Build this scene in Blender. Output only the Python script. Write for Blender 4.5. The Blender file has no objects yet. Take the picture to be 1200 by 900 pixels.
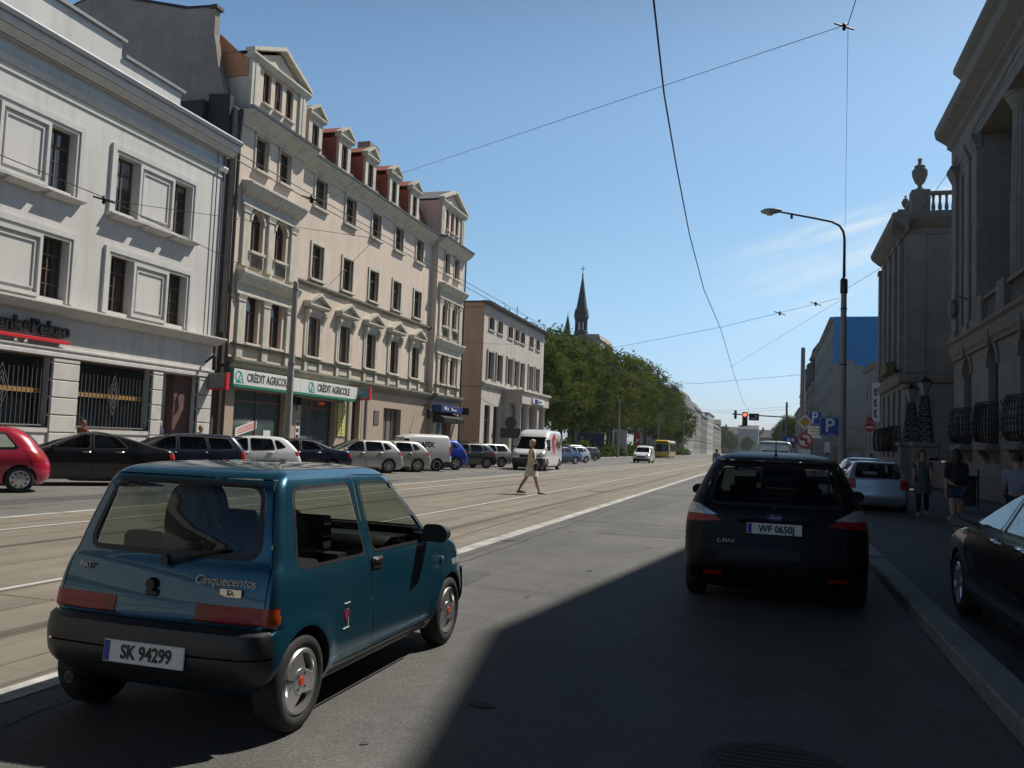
import bpy, bmesh, math, random
from mathutils import Vector, Matrix
import numpy as np
random.seed(7)
R = math.radians
scene = bpy.context.scene
col = scene.collection

# ------------------------------------------------------------------ materials
MATS = {}
def new_mat(name):
    m = bpy.data.materials.new(name); m.use_nodes = True
    nt = m.node_tree
    return m, nt, nt.nodes["Principled BSDF"]

def mat(name, colr, rough=0.6, metal=0.0, var=0.0, scale=3.0, coat=0.0, emit=None, estr=0.0, bump=0.0, bscale=40.0,
        spec=0.5, streak=0.0, var2=0.0, scale2=0.4, col2=None, joints=None):
    """plain procedural material: base colour broken up by noise at two scales, optional vertical dirt streaks and bump"""
    if name in MATS: return MATS[name]
    m, nt, b = new_mat(name)
    N, L = nt.nodes, nt.links
    b.inputs['Roughness'].default_value = rough; b.inputs['Metallic'].default_value = metal
    b.inputs['Specular IOR Level'].default_value = spec
    b.inputs['Coat Weight'].default_value = coat; b.inputs['Coat Roughness'].default_value = 0.03
    c4 = (*colr, 1)
    b.inputs['Base Color'].default_value = c4
    if emit:
        b.inputs['Emission Color'].default_value = (*emit, 1); b.inputs['Emission Strength'].default_value = estr
    if var or streak or var2 or bump or joints:
        g = N.new('ShaderNodeNewGeometry')
    cur = None
    def noise(sc, det=5, vec=None):
        n = N.new('ShaderNodeTexNoise'); n.inputs['Scale'].default_value = sc; n.inputs['Detail'].default_value = det
        n.inputs['Roughness'].default_value = 0.62
        L.new(vec if vec else g.outputs['Position'], n.inputs['Vector']); return n
    def layer(cur, n, amt, dark=None, lo=.35, hi=.7):
        mr = N.new('ShaderNodeMapRange'); mr.inputs['From Min'].default_value = lo; mr.inputs['From Max'].default_value = hi
        L.new(n.outputs['Fac'], mr.inputs['Value'])
        mx = N.new('ShaderNodeMix'); mx.data_type = 'RGBA'
        d = dark if dark else tuple(max(0, c*(1-amt)) for c in colr)
        L.new(mr.outputs['Result'], mx.inputs['Factor'])
        if cur is None: mx.inputs['A'].default_value = c4
        else: L.new(cur, mx.inputs['A'])
        mx.inputs['B'].default_value = (*d, 1)
        return mx.outputs['Result']
    if var2: cur = layer(cur, noise(scale2, 6), var2, col2)
    if var:
        n = noise(scale)
        mr = N.new('ShaderNodeMapRange'); mr.inputs['From Min'].default_value = .3; mr.inputs['From Max'].default_value = .7
        mr.inputs['To Min'].default_value = 1-var; mr.inputs['To Max'].default_value = 1+var
        L.new(n.outputs['Fac'], mr.inputs['Value'])
        mx = N.new('ShaderNodeMix'); mx.data_type = 'RGBA'; mx.blend_type = 'MULTIPLY'; mx.inputs['Factor'].default_value = 1
        if cur is None: mx.inputs['A'].default_value = c4
        else: L.new(cur, mx.inputs['A'])
        cb = N.new('ShaderNodeCombineColor')
        for i in range(3): L.new(mr.outputs['Result'], cb.inputs[i])
        L.new(cb.outputs['Color'], mx.inputs['B']); cur = mx.outputs['Result']
    if streak:
        mp = N.new('ShaderNodeMapping'); mp.inputs['Scale'].default_value = (1.6, 1.6, .16)
        L.new(g.outputs['Position'], mp.inputs['Vector'])
        n = noise(1.5, 7, mp.outputs['Vector'])
        cur = layer(cur, n, streak, None, .48, .78)
    if joints:
        jw, jh = joints; sp = N.new('ShaderNodeSeparateXYZ'); L.new(g.outputs['Position'], sp.inputs[0]); ad = N.new('ShaderNodeMath'); ad.operation = 'ADD'; L.new(sp.outputs['X'], ad.inputs[0]); L.new(sp.outputs['Y'], ad.inputs[1])
        cv = N.new('ShaderNodeCombineXYZ'); L.new(ad.outputs[0], cv.inputs[0]); L.new(sp.outputs['Z'], cv.inputs[1])
        br = N.new('ShaderNodeTexBrick'); br.inputs['Scale'].default_value = 1; br.inputs['Brick Width'].default_value = jw; br.inputs['Row Height'].default_value = jh; br.inputs['Mortar Size'].default_value = .012
        br.inputs['Color1'].default_value = (.93, .93, .93, 1); br.inputs['Color2'].default_value = (1.06, 1.05, 1.04, 1); br.inputs['Mortar'].default_value = (.74, .74, .74, 1); L.new(cv.outputs[0], br.inputs['Vector'])
        mx = N.new('ShaderNodeMix'); mx.data_type = 'RGBA'; mx.blend_type = 'MULTIPLY'; mx.inputs['Factor'].default_value = 1
        if cur is None: mx.inputs['A'].default_value = c4
        else: L.new(cur, mx.inputs['A'])
        L.new(br.outputs['Color'], mx.inputs['B']); cur = mx.outputs['Result']
    if cur is not None: L.new(cur, b.inputs['Base Color'])
    if bump:
        n = noise(bscale, 3)
        bp = N.new('ShaderNodeBump'); bp.inputs['Strength'].default_value = bump; bp.inputs['Distance'].default_value = .01
        L.new(n.outputs['Fac'], bp.inputs['Height']); L.new(bp.outputs['Normal'], b.inputs['Normal'])
    MATS[name] = m
    return m

def glass_mat(name, tint, gloss_rough=0.02, f0=0.08, opaque=None):
    """thin pane: tinted see-through plus a fresnel mirror"""
    if name in MATS: return MATS[name]
    m = bpy.data.materials.new(name); m.use_nodes = True
    nt = m.node_tree; N, L = nt.nodes, nt.links
    N.remove(N["Principled BSDF"]); out = N["Material Output"]
    t = N.new('ShaderNodeBsdfTransparent'); t.inputs['Color'].default_value = (*tint, 1)
    gl = N.new('ShaderNodeBsdfGlossy'); gl.inputs['Roughness'].default_value = gloss_rough
    lw = N.new('ShaderNodeLayerWeight'); lw.inputs['Blend'].default_value = .5
    pw = N.new('ShaderNodeMath'); pw.operation = 'POWER'; pw.inputs[1].default_value = 4.0
    L.new(lw.outputs['Facing'], pw.inputs[0])
    ma = N.new('ShaderNodeMath'); ma.operation = 'MULTIPLY_ADD'; ma.inputs[1].default_value = .85; ma.inputs[2].default_value = f0
    L.new(pw.outputs[0], ma.inputs[0])
    mx = N.new('ShaderNodeMixShader'); L.new(ma.outputs[0], mx.inputs[0])
    L.new(t.outputs[0], mx.inputs[1]); L.new(gl.outputs[0], mx.inputs[2]); L.new(mx.outputs[0], out.inputs['Surface'])
    MATS[name] = m
    return m

def paint(name, colr, metallic=0.5, rough=0.35, coat=1.0, spec=.5):
    if name in MATS: return MATS[name]
    m, nt, b = new_mat(name); N, L = nt.nodes, nt.links
    b.inputs['Metallic'].default_value = metallic; b.inputs['Roughness'].default_value = rough
    b.inputs['Coat Weight'].default_value = coat; b.inputs['Coat Roughness'].default_value = 0.03; b.inputs['Specular IOR Level'].default_value = spec
    tc = N.new('ShaderNodeTexCoord')
    n = N.new('ShaderNodeTexNoise'); n.inputs['Scale'].default_value = 2.2; n.inputs['Detail'].default_value = 8
    L.new(tc.outputs['Object'], n.inputs['Vector'])
    mr = N.new('ShaderNodeMapRange'); mr.inputs['To Min'].default_value = rough-.06; mr.inputs['To Max'].default_value = rough+.14
    L.new(n.outputs['Fac'], mr.inputs['Value']); L.new(mr.outputs['Result'], b.inputs['Roughness'])
    mx = N.new('ShaderNodeMix'); mx.data_type = 'RGBA'; mx.inputs['A'].default_value = (*colr, 1)
    mx.inputs['B'].default_value = (*[c*.86+.012 for c in colr], 1)
    r2 = N.new('ShaderNodeMapRange'); r2.inputs['From Min'].default_value = .4; r2.inputs['From Max'].default_value = .75
    L.new(n.outputs['Fac'], r2.inputs['Value']); L.new(r2.outputs['Result'], mx.inputs['Factor'])
    L.new(mx.outputs['Result'], b.inputs['Base Color'])
    ge = N.new('ShaderNodeNewGeometry'); df = N.new('ShaderNodeBsdfDiffuse'); df.inputs['Color'].default_value = (.018, .018, .02, 1)      # cabin lining on the inner side
    ms = N.new('ShaderNodeMixShader'); L.new(ge.outputs['Backfacing'], ms.inputs[0]); L.new(b.outputs[0], ms.inputs[1]); L.new(df.outputs[0], ms.inputs[2]); L.new(ms.outputs[0], N["Material Output"].inputs['Surface'])
    MATS[name] = m
    return m

# ------------------------------------------------------------------ objects
def tag(o, label=None, cat=None, group=None, kind=None):
    if label: o['label'] = label
    if cat: o['category'] = cat
    if group: o['group'] = group
    if kind: o['kind'] = kind
    return o

def empty(name, loc=(0, 0, 0), rz=0.0, label=None, cat=None, group=None):
    o = bpy.data.objects.new(name, None); col.objects.link(o)
    o.location = loc; o.rotation_euler = (0, 0, rz); o.empty_display_size = .2
    return tag(o, label, cat, group)

def link(name, me, parent=None, m=None):
    o = bpy.data.objects.new(name, me); col.objects.link(o)
    if parent is not None: o.parent = parent
    if m is not None and not me.materials: me.materials.append(m)
    return o

def copy_tree(o, parent=None):
    c = o.copy(); col.objects.link(c)
    if parent is not None: c.parent = parent
    for ch in list(o.children): copy_tree(ch, c)
    return c

class MB:
    """collects simple solids and links them as ONE mesh"""
    def __init__(s, xf=None): s.v = []; s.f = []; s.mi = []; s.xf = xf; s.m = 0
    def add(s, vs, fs):
        o = len(s.v)
        for p in vs: s.v.append(tuple(s.xf(*p)) if s.xf else tuple(p))
        for f in fs: s.f.append(tuple(i+o for i in f)); s.mi.append(s.m)
    def nxt(s):
        """what follows is a piece of its own"""
        if not hasattr(s, 'marks'): s.marks = []
        s.marks.append((len(s.v), len(s.f)))
    def pieces(s):
        mk = [(0, 0)]+[m for m in getattr(s, 'marks', [])]+[(len(s.v), len(s.f))]
        for (v0, f0), (v1, f1) in zip(mk, mk[1:]):
            if f1 > f0:
                q = MB(); q.v = s.v[v0:v1]; q.f = [tuple(i-v0 for i in f) for f in s.f[f0:f1]]; q.mi = s.mi[f0:f1]; yield q
    def quad(s, a, b, c, d): s.add([a, b, c, d], [(0, 1, 2, 3)])
    def box(s, x0, x1, y0, y1, z0, z1):
        s.add([(x, y, z) for z in (z0, z1) for y in (y0, y1) for x in (x0, x1)],
              [(0, 2, 3, 1), (4, 5, 7, 6), (0, 1, 5, 4), (2, 6, 7, 3), (0, 4, 6, 2), (1, 3, 7, 5)])
    def cham(s, x0, x1, y0, y1, z0, z1, c=.02):
        """box with all twelve edges chamfered"""
        vs = []; ids = {}
        P = [(x0, x1), (y0, y1), (z0, z1)]
        for sx in (0, 1):
            for sy in (0, 1):
                for sz in (0, 1):
                    S = (sx, sy, sz)
                    for ax in range(3):
                        p = [P[k][S[k]] + (0 if k == ax else (c if S[k] == 0 else -c)) for k in range(3)]
                        ids[S, ax] = len(vs); vs.append(p)
        fs = []
        for ax in range(3):
            a, b = [k for k in range(3) if k != ax]
            for sd in (0, 1):
                q = []
                for (i, j) in ((0, 0), (1, 0), (1, 1), (0, 1)):
                    S = [0, 0, 0]; S[ax] = sd; S[a] = i; S[b] = j; q.append(ids[tuple(S), ax])
                fs.append(tuple(q))
            for i in (0, 1):
                for j in (0, 1):
                    A = [0, 0, 0]; B = [0, 0, 0]; A[a] = B[a] = i; A[b] = B[b] = j; B[ax] = 1
                    fs.append((ids[tuple(A), a], ids[tuple(B), a], ids[tuple(B), b], ids[tuple(A), b]))
        for sx in (0, 1):
            for sy in (0, 1):
                for sz in (0, 1): fs.append(tuple(ids[(sx, sy, sz), k] for k in range(3)))
        s.add(vs, fs)
    def prism(s, poly, fn0, fn1):
        """poly of 2D points mapped by fn0/fn1 to the two end faces"""
        n = len(poly)
        s.add([fn0(*p) for p in poly]+[fn1(*p) for p in poly],
              [tuple(range(n)), tuple(range(2*n-1, n-1, -1))]+[(i, i+n, (i+1) % n+n, (i+1) % n) for i in range(n)])
    def tube(s, pts, r, n=8, cap=True):
        pts = [Vector(p) for p in pts]; rs = r if isinstance(r, (list, tuple)) else [r]*len(pts)
        ring = []; up = Vector((0, 0, 1))
        prev = None
        for i, p in enumerate(pts):
            a = pts[max(0, i-1)]; b = pts[min(len(pts)-1, i+1)]
            d = (b-a).normalized()
            if prev is None:
                ref = up if abs(d.z) < .9 else Vector((1, 0, 0))
                u = d.cross(ref).normalized()
            else:
                u = (prev - d*prev.dot(d)).normalized()
            prev = u; w = d.cross(u)
            ring.append([p+(u*math.cos(2*math.pi*k/n)+w*math.sin(2*math.pi*k/n))*rs[i] for k in range(n)])
        vs = [q for rg in ring for q in rg]; fs = []
        for i in range(len(pts)-1):
            for k in range(n): fs.append((i*n+k, i*n+(k+1) % n, (i+1)*n+(k+1) % n, (i+1)*n+k))
        if cap: fs += [tuple(range(n))[::-1], tuple((len(pts)-1)*n+k for k in range(n))]
        s.add(vs, fs)
    def lathe(s, prof, c=(0, 0, 0), n=16, axis='z', a0=0.0, a1=2*math.pi):
        """profile of (radius, height)"""
        full = abs(a1-a0-2*math.pi) < 1e-6; nn = n if full else n+1
        vs = []
        for r, h in prof:
            for k in range(nn):
                a = a0+(a1-a0)*k/n; x, y = r*math.cos(a), r*math.sin(a)
                p = (x, y, h) if axis == 'z' else ((h, x, y) if axis == 'x' else (x, h, y))
                vs.append((p[0]+c[0], p[1]+c[1], p[2]+c[2]))
        fs = []
        for i in range(len(prof)-1):
            for k in range(n):
                fs.append((i*nn+k, i*nn+(k+1) % nn, (i+1)*nn+(k+1) % nn, (i+1)*nn+k))
        s.add(vs, fs)
    def mesh(s, name, mats, smooth=None, recalc=True):
        me = bpy.data.meshes.new(name)
        me.from_pydata(s.v, [], s.f); me.validate(clean_customdata=False)
        for m in (mats if isinstance(mats, (list, tuple)) else [mats]): me.materials.append(m)
        if any(s.mi) and len(me.polygons) == len(s.mi):
            for p, i in zip(me.polygons, s.mi): p.material_index = i
        if recalc:
            bm = bmesh.new(); bm.from_mesh(me); bmesh.ops.recalc_face_normals(bm, faces=bm.faces); bm.to_mesh(me); bm.free()
        if smooth:
            for p in me.polygons: p.use_smooth = True
            me.set_sharp_from_angle(angle=R(smooth))
        return me
    def build(s, name, mats, parent=None, smooth=None):
        return link(name, s.mesh(name, mats, smooth), parent)

def text_mesh(txt, size, depth=0.004, shear=0.0, bold=0.0, align='CENTER', sx=1.0):
    cu = bpy.data.curves.new('lettering', 'FONT'); cu.body = txt; cu.size = size; cu.extrude = depth/2
    cu.align_x = align; cu.align_y = 'CENTER'; cu.shear = shear; cu.offset = bold; cu.resolution_u = 3
    o = bpy.data.objects.new('lettering', cu); col.objects.link(o)
    me = bpy.data.meshes.new_from_object(o.evaluated_get(bpy.context.evaluated_depsgraph_get()))
    bpy.data.objects.remove(o); bpy.data.curves.remove(cu)
    if sx != 1.0: me.transform(Matrix.Diagonal((sx, 1, 1, 1)))
    return me

def put_text(name, txt, size, M, m, parent=None, **k):
    """text whose local x runs along M's x axis and whose height runs along M's y axis"""
    me = text_mesh(txt, size, **k); me.name = name; me.transform(M); me.materials.clear(); me.materials.append(m)
    return link(name, me, parent)

def frame_mat(origin, xdir, ydir):
    x = Vector(xdir).normalized(); y = Vector(ydir).normalized(); z = x.cross(y)
    return Matrix(((x.x, y.x, z.x, origin[0]), (x.y, y.y, z.y, origin[1]), (x.z, y.z, z.z, origin[2]), (0, 0, 0, 1)))

def round_poly(pts, r, n=4):
    out = []
    N = len(pts)
    for i in range(N):
        p = Vector(pts[i]); a = Vector(pts[i-1]); b = Vector(pts[(i+1) % N])
        da = (a-p); db = (b-p); rr = min(r, da.length*.45, db.length*.45)
        p0 = p+da.normalized()*rr; p1 = p+db.normalized()*rr
        for k in range(n+1):
            t = k/n; q = p0*(1-t)**2+p*2*t*(1-t)+p1*t*t; out.append((q.x, q.y))
    return out
# ------------------------------------------------------------------ vehicles
def pchip(xs, ys, q):
    xs = np.asarray(xs, float); ys = np.asarray(ys, float); h = np.diff(xs); d = np.diff(ys)/h
    n = len(xs); m = np.zeros(n); m[0] = d[0]; m[-1] = d[-1]
    for i in range(1, n-1):
        if d[i-1]*d[i] > 0:
            w1 = 2*h[i]+h[i-1]; w2 = h[i]+2*h[i-1]; m[i] = (w1+w2)/(w1/d[i-1]+w2/d[i])
    i = np.clip(np.searchsorted(xs, q)-1, 0, n-2); t = (q-xs[i])/h[i]
    return (ys[i]*(2*t**3-3*t**2+1)+h[i]*m[i]*(t**3-2*t**2+t)+ys[i+1]*(-2*t**3+3*t**2)+h[i]*m[i+1]*(t**3-t**2))

def off_poly(poly, d):
    """grow (d > 0) a convex polygon"""
    n = len(poly); a = sum(poly[i][0]*poly[(i+1) % n][1]-poly[(i+1) % n][0]*poly[i][1] for i in range(n))
    P = [Vector(p) for p in (poly if a > 0 else poly[::-1])]; out = []
    for i in range(n):
        e0 = (P[i]-P[i-1]).normalized(); e1 = (P[(i+1) % n]-P[i]).normalized()
        n0 = Vector((e0.y, -e0.x)); n1 = Vector((e1.y, -e1.x)); b = (n0+n1)
        k = d/max(.3, .5*b.length_squared)
        out.append(tuple(P[i]+b*k))
    return out

def cut(bm, lay, poly, ax, pred, reg, allowed):
    A, B = {'x': (1, 2), 'y': (0, 2), 'z': (0, 1)}[ax]
    n = len(poly); area = sum(poly[i][0]*poly[(i+1) % n][1]-poly[(i+1) % n][0]*poly[i][1] for i in range(n))
    P = poly if area > 0 else poly[::-1]
    a0, a1 = min(p[0] for p in P), max(p[0] for p in P); b0, b1 = min(p[1] for p in P), max(p[1] for p in P)
    cand = []
    for f in bm.faces:
        if f[lay] not in allowed: continue
        cs = [v.co for v in f.verts]
        if max(c[A] for c in cs) < a0 or min(c[A] for c in cs) > a1 or max(c[B] for c in cs) < b0 or min(c[B] for c in cs) > b1: continue
        if not pred(f.calc_center_median(), f.normal): continue
        cand.append(f)
    pl = []
    for i in range(n):
        p = P[i]; q = P[(i+1) % n]
        no = [0, 0, 0]; no[A] = q[1]-p[1]; no[B] = -(q[0]-p[0]); co = [0, 0, 0]; co[A], co[B] = p
        no = Vector(no); 
        if no.length < 1e-7: continue
        pl.append((Vector(co), no.normalized()))
    for co, no in pl:
        if not cand: break
        geom = set(cand)
        for f in cand: geom.update(f.edges); geom.update(f.verts)
        r = bmesh.ops.bisect_plane(bm, geom=list(geom), dist=1e-5, plane_co=co, plane_no=no)
        keep = []
        for f in r['geom']:
            if isinstance(f, bmesh.types.BMFace):
                if (f.calc_center_median()-co).dot(no) < 0: keep.append(f)
        cand = keep
    for f in cand: f[lay] = reg
    return cand

CACHE = {}
def sidewise(c, n): return abs(n.x) > .35
def rearward(c, n): return n.y < -.25
def frontward(c, n): return n.y > .12

def car_parts(key):
    """list of (part name, mesh, parent index, uses body paint) for one kind of vehicle"""
    if key in CACHE: return CACHE[key]
    S = SPECS[key]
    L, NW = S['L'], S['w']
    rows = S['rows']
    z = np.array([r[0] for r in rows]); yf = np.array([r[1] for r in rows]); yr = np.array([r[2] for r in rows]); w = np.array([r[3] for r in rows])
    t = np.concatenate([[0], np.cumsum(np.sqrt(np.diff(z)**2+.3*np.diff(yf)**2+.3*np.diff(yr)**2+.5*np.diff(w)**2))])
    nz = S.get('nz', 34); q = np.linspace(0, t[-1], nz)
    Z, YF, YR, W = (pchip(t, a, q) for a in (z, yf, yr, w))
    rf, rr, bf, br = S.get('rf', .3), S.get('rr', .16), S.get('bf', .12), S.get('br', .05)
    tf, tr = S.get('tf', .07), S.get('tr', .05)
    ns = S.get('ns', 46); bm = bmesh.new(); lay = bm.faces.layers.int.new('reg')
    wr, ar, af, arch = S['wr'], S['ar'], S['af'], S.get('arch', S['wr']+.035)
    grid = []
    zt = Z[-1]
    for k in range(nz):
        zz, f_, r_, ww = Z[k], YF[k], YR[k], W[k]
        sh = min(1, (zt-zz)/.12+.35)      # corners tighten towards the roof
        RF = min(rf, ww*.8)*min(1, sh); RR = (S.get('rr_lo', rr) if zz < .6 else rr)*min(1, sh)
        RF = min(RF, (f_-r_)*.3); RR = min(RR, (f_-r_)*.3)
        pts = []
        xs = ww-RF
        for i in range(9): x = xs*i/8; pts.append((x, f_-bf*(x/NW)**2))
        c = (xs, f_-bf*(xs/NW)**2-RF)
        for i in range(1, 7): a = math.pi/2*(1-i/7); pts.append((c[0]+RF*math.cos(a), c[1]+RF*math.sin(a)))
        xr = ww-RR; cr = (xr, r_+br*(xr/NW)**2+RR)
        for i in range(ns+1): pts.append((ww, c[1]+(cr[1]-c[1])*i/ns))
        for i in range(1, 7): a = -math.pi/2*i/7; pts.append((cr[0]+RR*math.cos(a), cr[1]+RR*math.sin(a)))
        for i in range(9): x = xr*(1-i/8); pts.append((x, r_+br*(x/NW)**2))
        row = []
        for x, y in pts:
            yn = (y-L/2)/(L/2)
            x *= 1-tf*max(0, (yn-.45)/.55)**2-tr*max(0, (-yn-.5)/.5)**2
            if S.get('flare') and x > NW*.6:
                for ya in (ar, af):
                    d = math.hypot(y-ya, zz-wr)-arch
                    if zz > .15: x += S['flare']*math.exp(-(max(0, abs(d)-.02)/.05)**2)
            row.append((x, y, zz))
        grid.append(row)
    n = len(grid[0]); VR = [[bm.verts.new(p) for p in row] for row in grid]
    VL = [[(VR[k][i] if (i == 0 or i == n-1) else bm.verts.new((-grid[k][i][0], grid[k][i][1], grid[k][i][2]))) for i in range(n)] for k in range(nz)]
    for k in range(nz-1):
        for i in range(n-1):
            bm.faces.new((VR[k][i], VR[k+1][i], VR[k+1][i+1], VR[k][i+1]))
            bm.faces.new((VL[k][i], VL[k][i+1], VL[k+1][i+1], VL[k+1][i]))
    for i in range(n-1):
        a = (VR[-1][i], VL[-1][i], VL[-1][i+1], VR[-1][i+1])
        u = []
        for v in a:
            if v not in u: u.append(v)
        if len(u) > 2: bm.faces.new(u)
    bm.normal_update()
    bmesh.ops.recalc_face_normals(bm, faces=bm.faces)
    top = max(bm.faces, key=lambda f: f.calc_center_median().z)
    if top.normal.z < 0: bmesh.ops.reverse_faces(bm, faces=bm.faces)
    bm.normal_update()
    # wheel arches
    arch_edges = []
    for ya in (ar, af):
        circ = [(ya+arch*math.cos(2*math.pi*i/26), wr+arch*math.sin(2*math.pi*i/26)) for i in range(26)]
        for sg in (1, -1):
            fs = cut(bm, lay, circ, 'x', lambda c, nn: c.x*sg > NW*.55 and abs(nn.x) > .2, 99, (0,))
            bmesh.ops.delete(bm, geom=fs, context='FACES')
    for e in list(bm.edges):
        if e.is_boundary and all(min(abs(math.hypot(v.co.y-ya, v.co.z-wr)-arch) for ya in (ar, af)) < .012 for v in e.verts):
            arch_edges.append(e)
    ret = bmesh.ops.extrude_edge_only(bm, edges=arch_edges)
    nv = [g for g in ret['geom'] if isinstance(g, bmesh.types.BMVert)]
    for v in nv: v.co.x = math.copysign(NW-.26, v.co.x)
    for g in ret['geom']:
        if isinstance(g, bmesh.types.BMFace): g[lay] = 98 if g.calc_center_median().y < L/2 else 97
    # regions: id -> (name, material key, normal offset, parent id, both sides as two parts)
    INFO = {98: ('wheel_well', 'black', 0, None, True), 97: ('wheel_well', 'black', 0, None, True)}
    nid = [1]
    def region(name, poly, ax, pred, mk, offs, parent, allowed, two):
        i = nid[0]; nid[0] += 1
        INFO[i] = (name, mk, offs, parent, two)
        for sg in ((1, -1) if two or ax == 'x' else (0,)):
            pp = poly if not (sg == -1 and ax != 'x') else [(-a, b) for a, b in poly]
            cut(bm, lay, pp, ax, (lambda c, nn: pred(c, nn) and (sg == 0 or c.x*sg > 0)), i, allowed)
        return i
    def cond(z0): return lambda c, nn: rearward(c, nn) and c.z > z0
    lead = S.get('gap', .007)
    if 'bump_r' in S:
        zb = S['bump_r']; yb = S.get('bump_ry', ar-arch)
        B = region('bumper', [(-.2, 0), (yb, 0), (yb, zb), (-.2, zb)], 'x', lambda c, nn: c.y < yb+.02, S.get('bmat', 'paint'), S.get('boff', .004), None, (0,), False)
        INFO[B] = ('rear_bumper',)+INFO[B][1:]
        zb = S.get('bump_f', zb); yb2 = S.get('bump_fy', af+arch)
        B2 = region('bumper', [(yb2, 0), (L+.2, 0), (L+.2, zb), (yb2, zb)], 'x', lambda c, nn: c.y > yb2-.02, S.get('bmat', 'paint'), S.get('boff', .004), None, (0,), False)
        INFO[B2] = ('front_bumper',)+INFO[B2][1:]
    for nm, p in S.get('rear_on', []):     # dark insets in the rear bumper etc
        region(nm, p, 'y', rearward, 'black', -.006, None, tuple(range(0, 40)), False)
    hatch = None
    if 'hatch' in S:
        g = region('seam', off_poly(S['hatch'], lead), 'y', rearward, 'black', -.008, None, (0,), False)
        hatch = region('tailgate', S['hatch'], 'y', rearward, 'paint', 0, None, (g,), False)
        INFO[g] = ('tailgate_seam',)+INFO[g][1:]
    dr = []
    for p in S.get('doors', []):
        g = region('door_seam', off_poly(p, lead), 'x', sidewise, 'black', -.008, None, (0,), True)
        dr.append(region('door', p, 'x', sidewise, 'paint', 0, None, (g,), True))
    band = S.get('band', .022)
    for p, own in S.get('sidewin', []):
        par = None if own is None else dr[own]
        P = round_poly(p, S.get('wround', .06), 3)
        g = region('window_trim', off_poly(P, band), 'x', sidewise, 'black', .002, par, (0, 97, 98)+tuple(dr), True)
        region('window', P, 'x', sidewise, S.get('sglass', 'glass'), -.004, par, (g,), True)
    if 'rearwin' in S:
        P = round_poly(S['rearwin'], .07, 4); zlo = min(a[1] for a in P)-.15
        g = region('window_trim', off_poly(P, band+.012), 'y', cond(zlo), 'black', .002, hatch, (0, hatch if hatch else 0), False)
        region('rear_window', P, 'y', cond(zlo), S.get('rglass', 'glass'), -.004, hatch, (g,), False)
    if 'shield' in S:
        P = round_poly(S['shield'], .08, 4); zlo = min(a[1] for a in P)-.1
        g = region('windshield_trim', off_poly(P, .02), 'y', lambda c, nn: nn.y > .1 and c.z > zlo and nn.y > abs(nn.x)*.5, 'black', .001, None, (0,), False)
        region('windshield', P, 'y', lambda c, nn: nn.y > .1 and c.z > zlo and nn.y > abs(nn.x)*.5, 'glass', -.004, None, (g,), False)
    if 'bonnet' in S:
        g = region('bonnet_seam', off_poly(S['bonnet'], .008), 'z', lambda c, nn: nn.z > .25 and c.z < S['bz'], 'black', -.006, None, (0,), False)
        region('bonnet', S['bonnet'], 'z', lambda c, nn: nn.z > .25 and c.z < S['bz'], 'paint', 0, None, (g,), False)
    ALL = tuple(range(0, 60))
    for nm, p, mk in S.get('tail', []):
        region(nm, p, 'y', lambda c, nn: nn.y < -.06 and c.y < S.get('tail_y', L*.25), mk, .004, None, ALL, True)
    for nm, p, mk in S.get('head', []):
        region(nm, p, 'y', lambda c, nn: nn.y > .06 and c.y > L*.72, mk, .003, None, ALL, True)
    for nm, p, mk in S.get('front_on', []):
        region(nm, p, 'y', lambda c, nn: nn.y > .1 and c.y > L*.75, mk, -.005, None, ALL, False)
    for nm, p, mk in S.get('side_on', []):
        region(nm, p, 'x', sidewise, mk, .004, None, ALL, True)
    # split
    bm.normal_update()
    vn = {v.index: v.normal.copy() for v in bm.verts}; bm.verts.index_update(); vn = [v.normal.copy() for v in bm.verts]
    groups = {}
    for f in bm.faces:
        i = f[lay]
        two = INFO[i][4] if i in INFO else False
        sd = (1 if f.calc_center_median().x > 0 else -1) if two else 0
        groups.setdefault((i, sd), []).append(f)
    parts = []; index = {}
    order = sorted(groups, key=lambda g: (0 if g[0] == 0 else (1 if INFO[g[0]][3] is None else 2), g[0], g[1]))
    for (i, sd) in order:
        nm, mk, offs, par, two = ('body', 'paint', 0, None, False) if i == 0 else INFO[i]
        ids = {}; vs = []; fs = []
        for f in groups[i, sd]:
            q = []
            for v in f.verts:
                if v.index not in ids:
                    ids[v.index] = len(vs); c = v.co+vn[v.index]*offs; vs.append((c.x, c.y-L/2, c.z))
                q.append(ids[v.index])
            fs.append(q)
        me = bpy.data.meshes.new(nm); me.from_pydata(vs, [], fs)
        for p in me.polygons: p.use_smooth = True
        me.set_sharp_from_angle(angle=R(38))
        me.materials.append(CM[mk] if mk != 'paint' else CM['black'])
        pi = None
        if par is not None:
            pi = index.get((par, sd), index.get((par, 0)))
        index[i, sd] = len(parts)
        parts.append((nm, me, pi, mk == 'paint'))
    bm.free()
    def addp(nm, mb, mats, smooth=40, par=None, pnt=False):
        mb.xf = None
        mb.v = [(x, y-L/2, zz) for x, y, zz in mb.v]
        parts.append((nm, mb.mesh(nm, mats, smooth), par, pnt)); return len(parts)-1
    # floor, seats, dashboard, mirrors, handles
    u = MB(); u.cham(-NW+.24, NW-.24, .42, L-.3, .17, .36, .03); u.cham(-NW+.05, NW-.05, ar+arch+.04, af-arch-.04, .19, .33, .03)
    addp('underbody', u, CM['black'])
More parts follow.
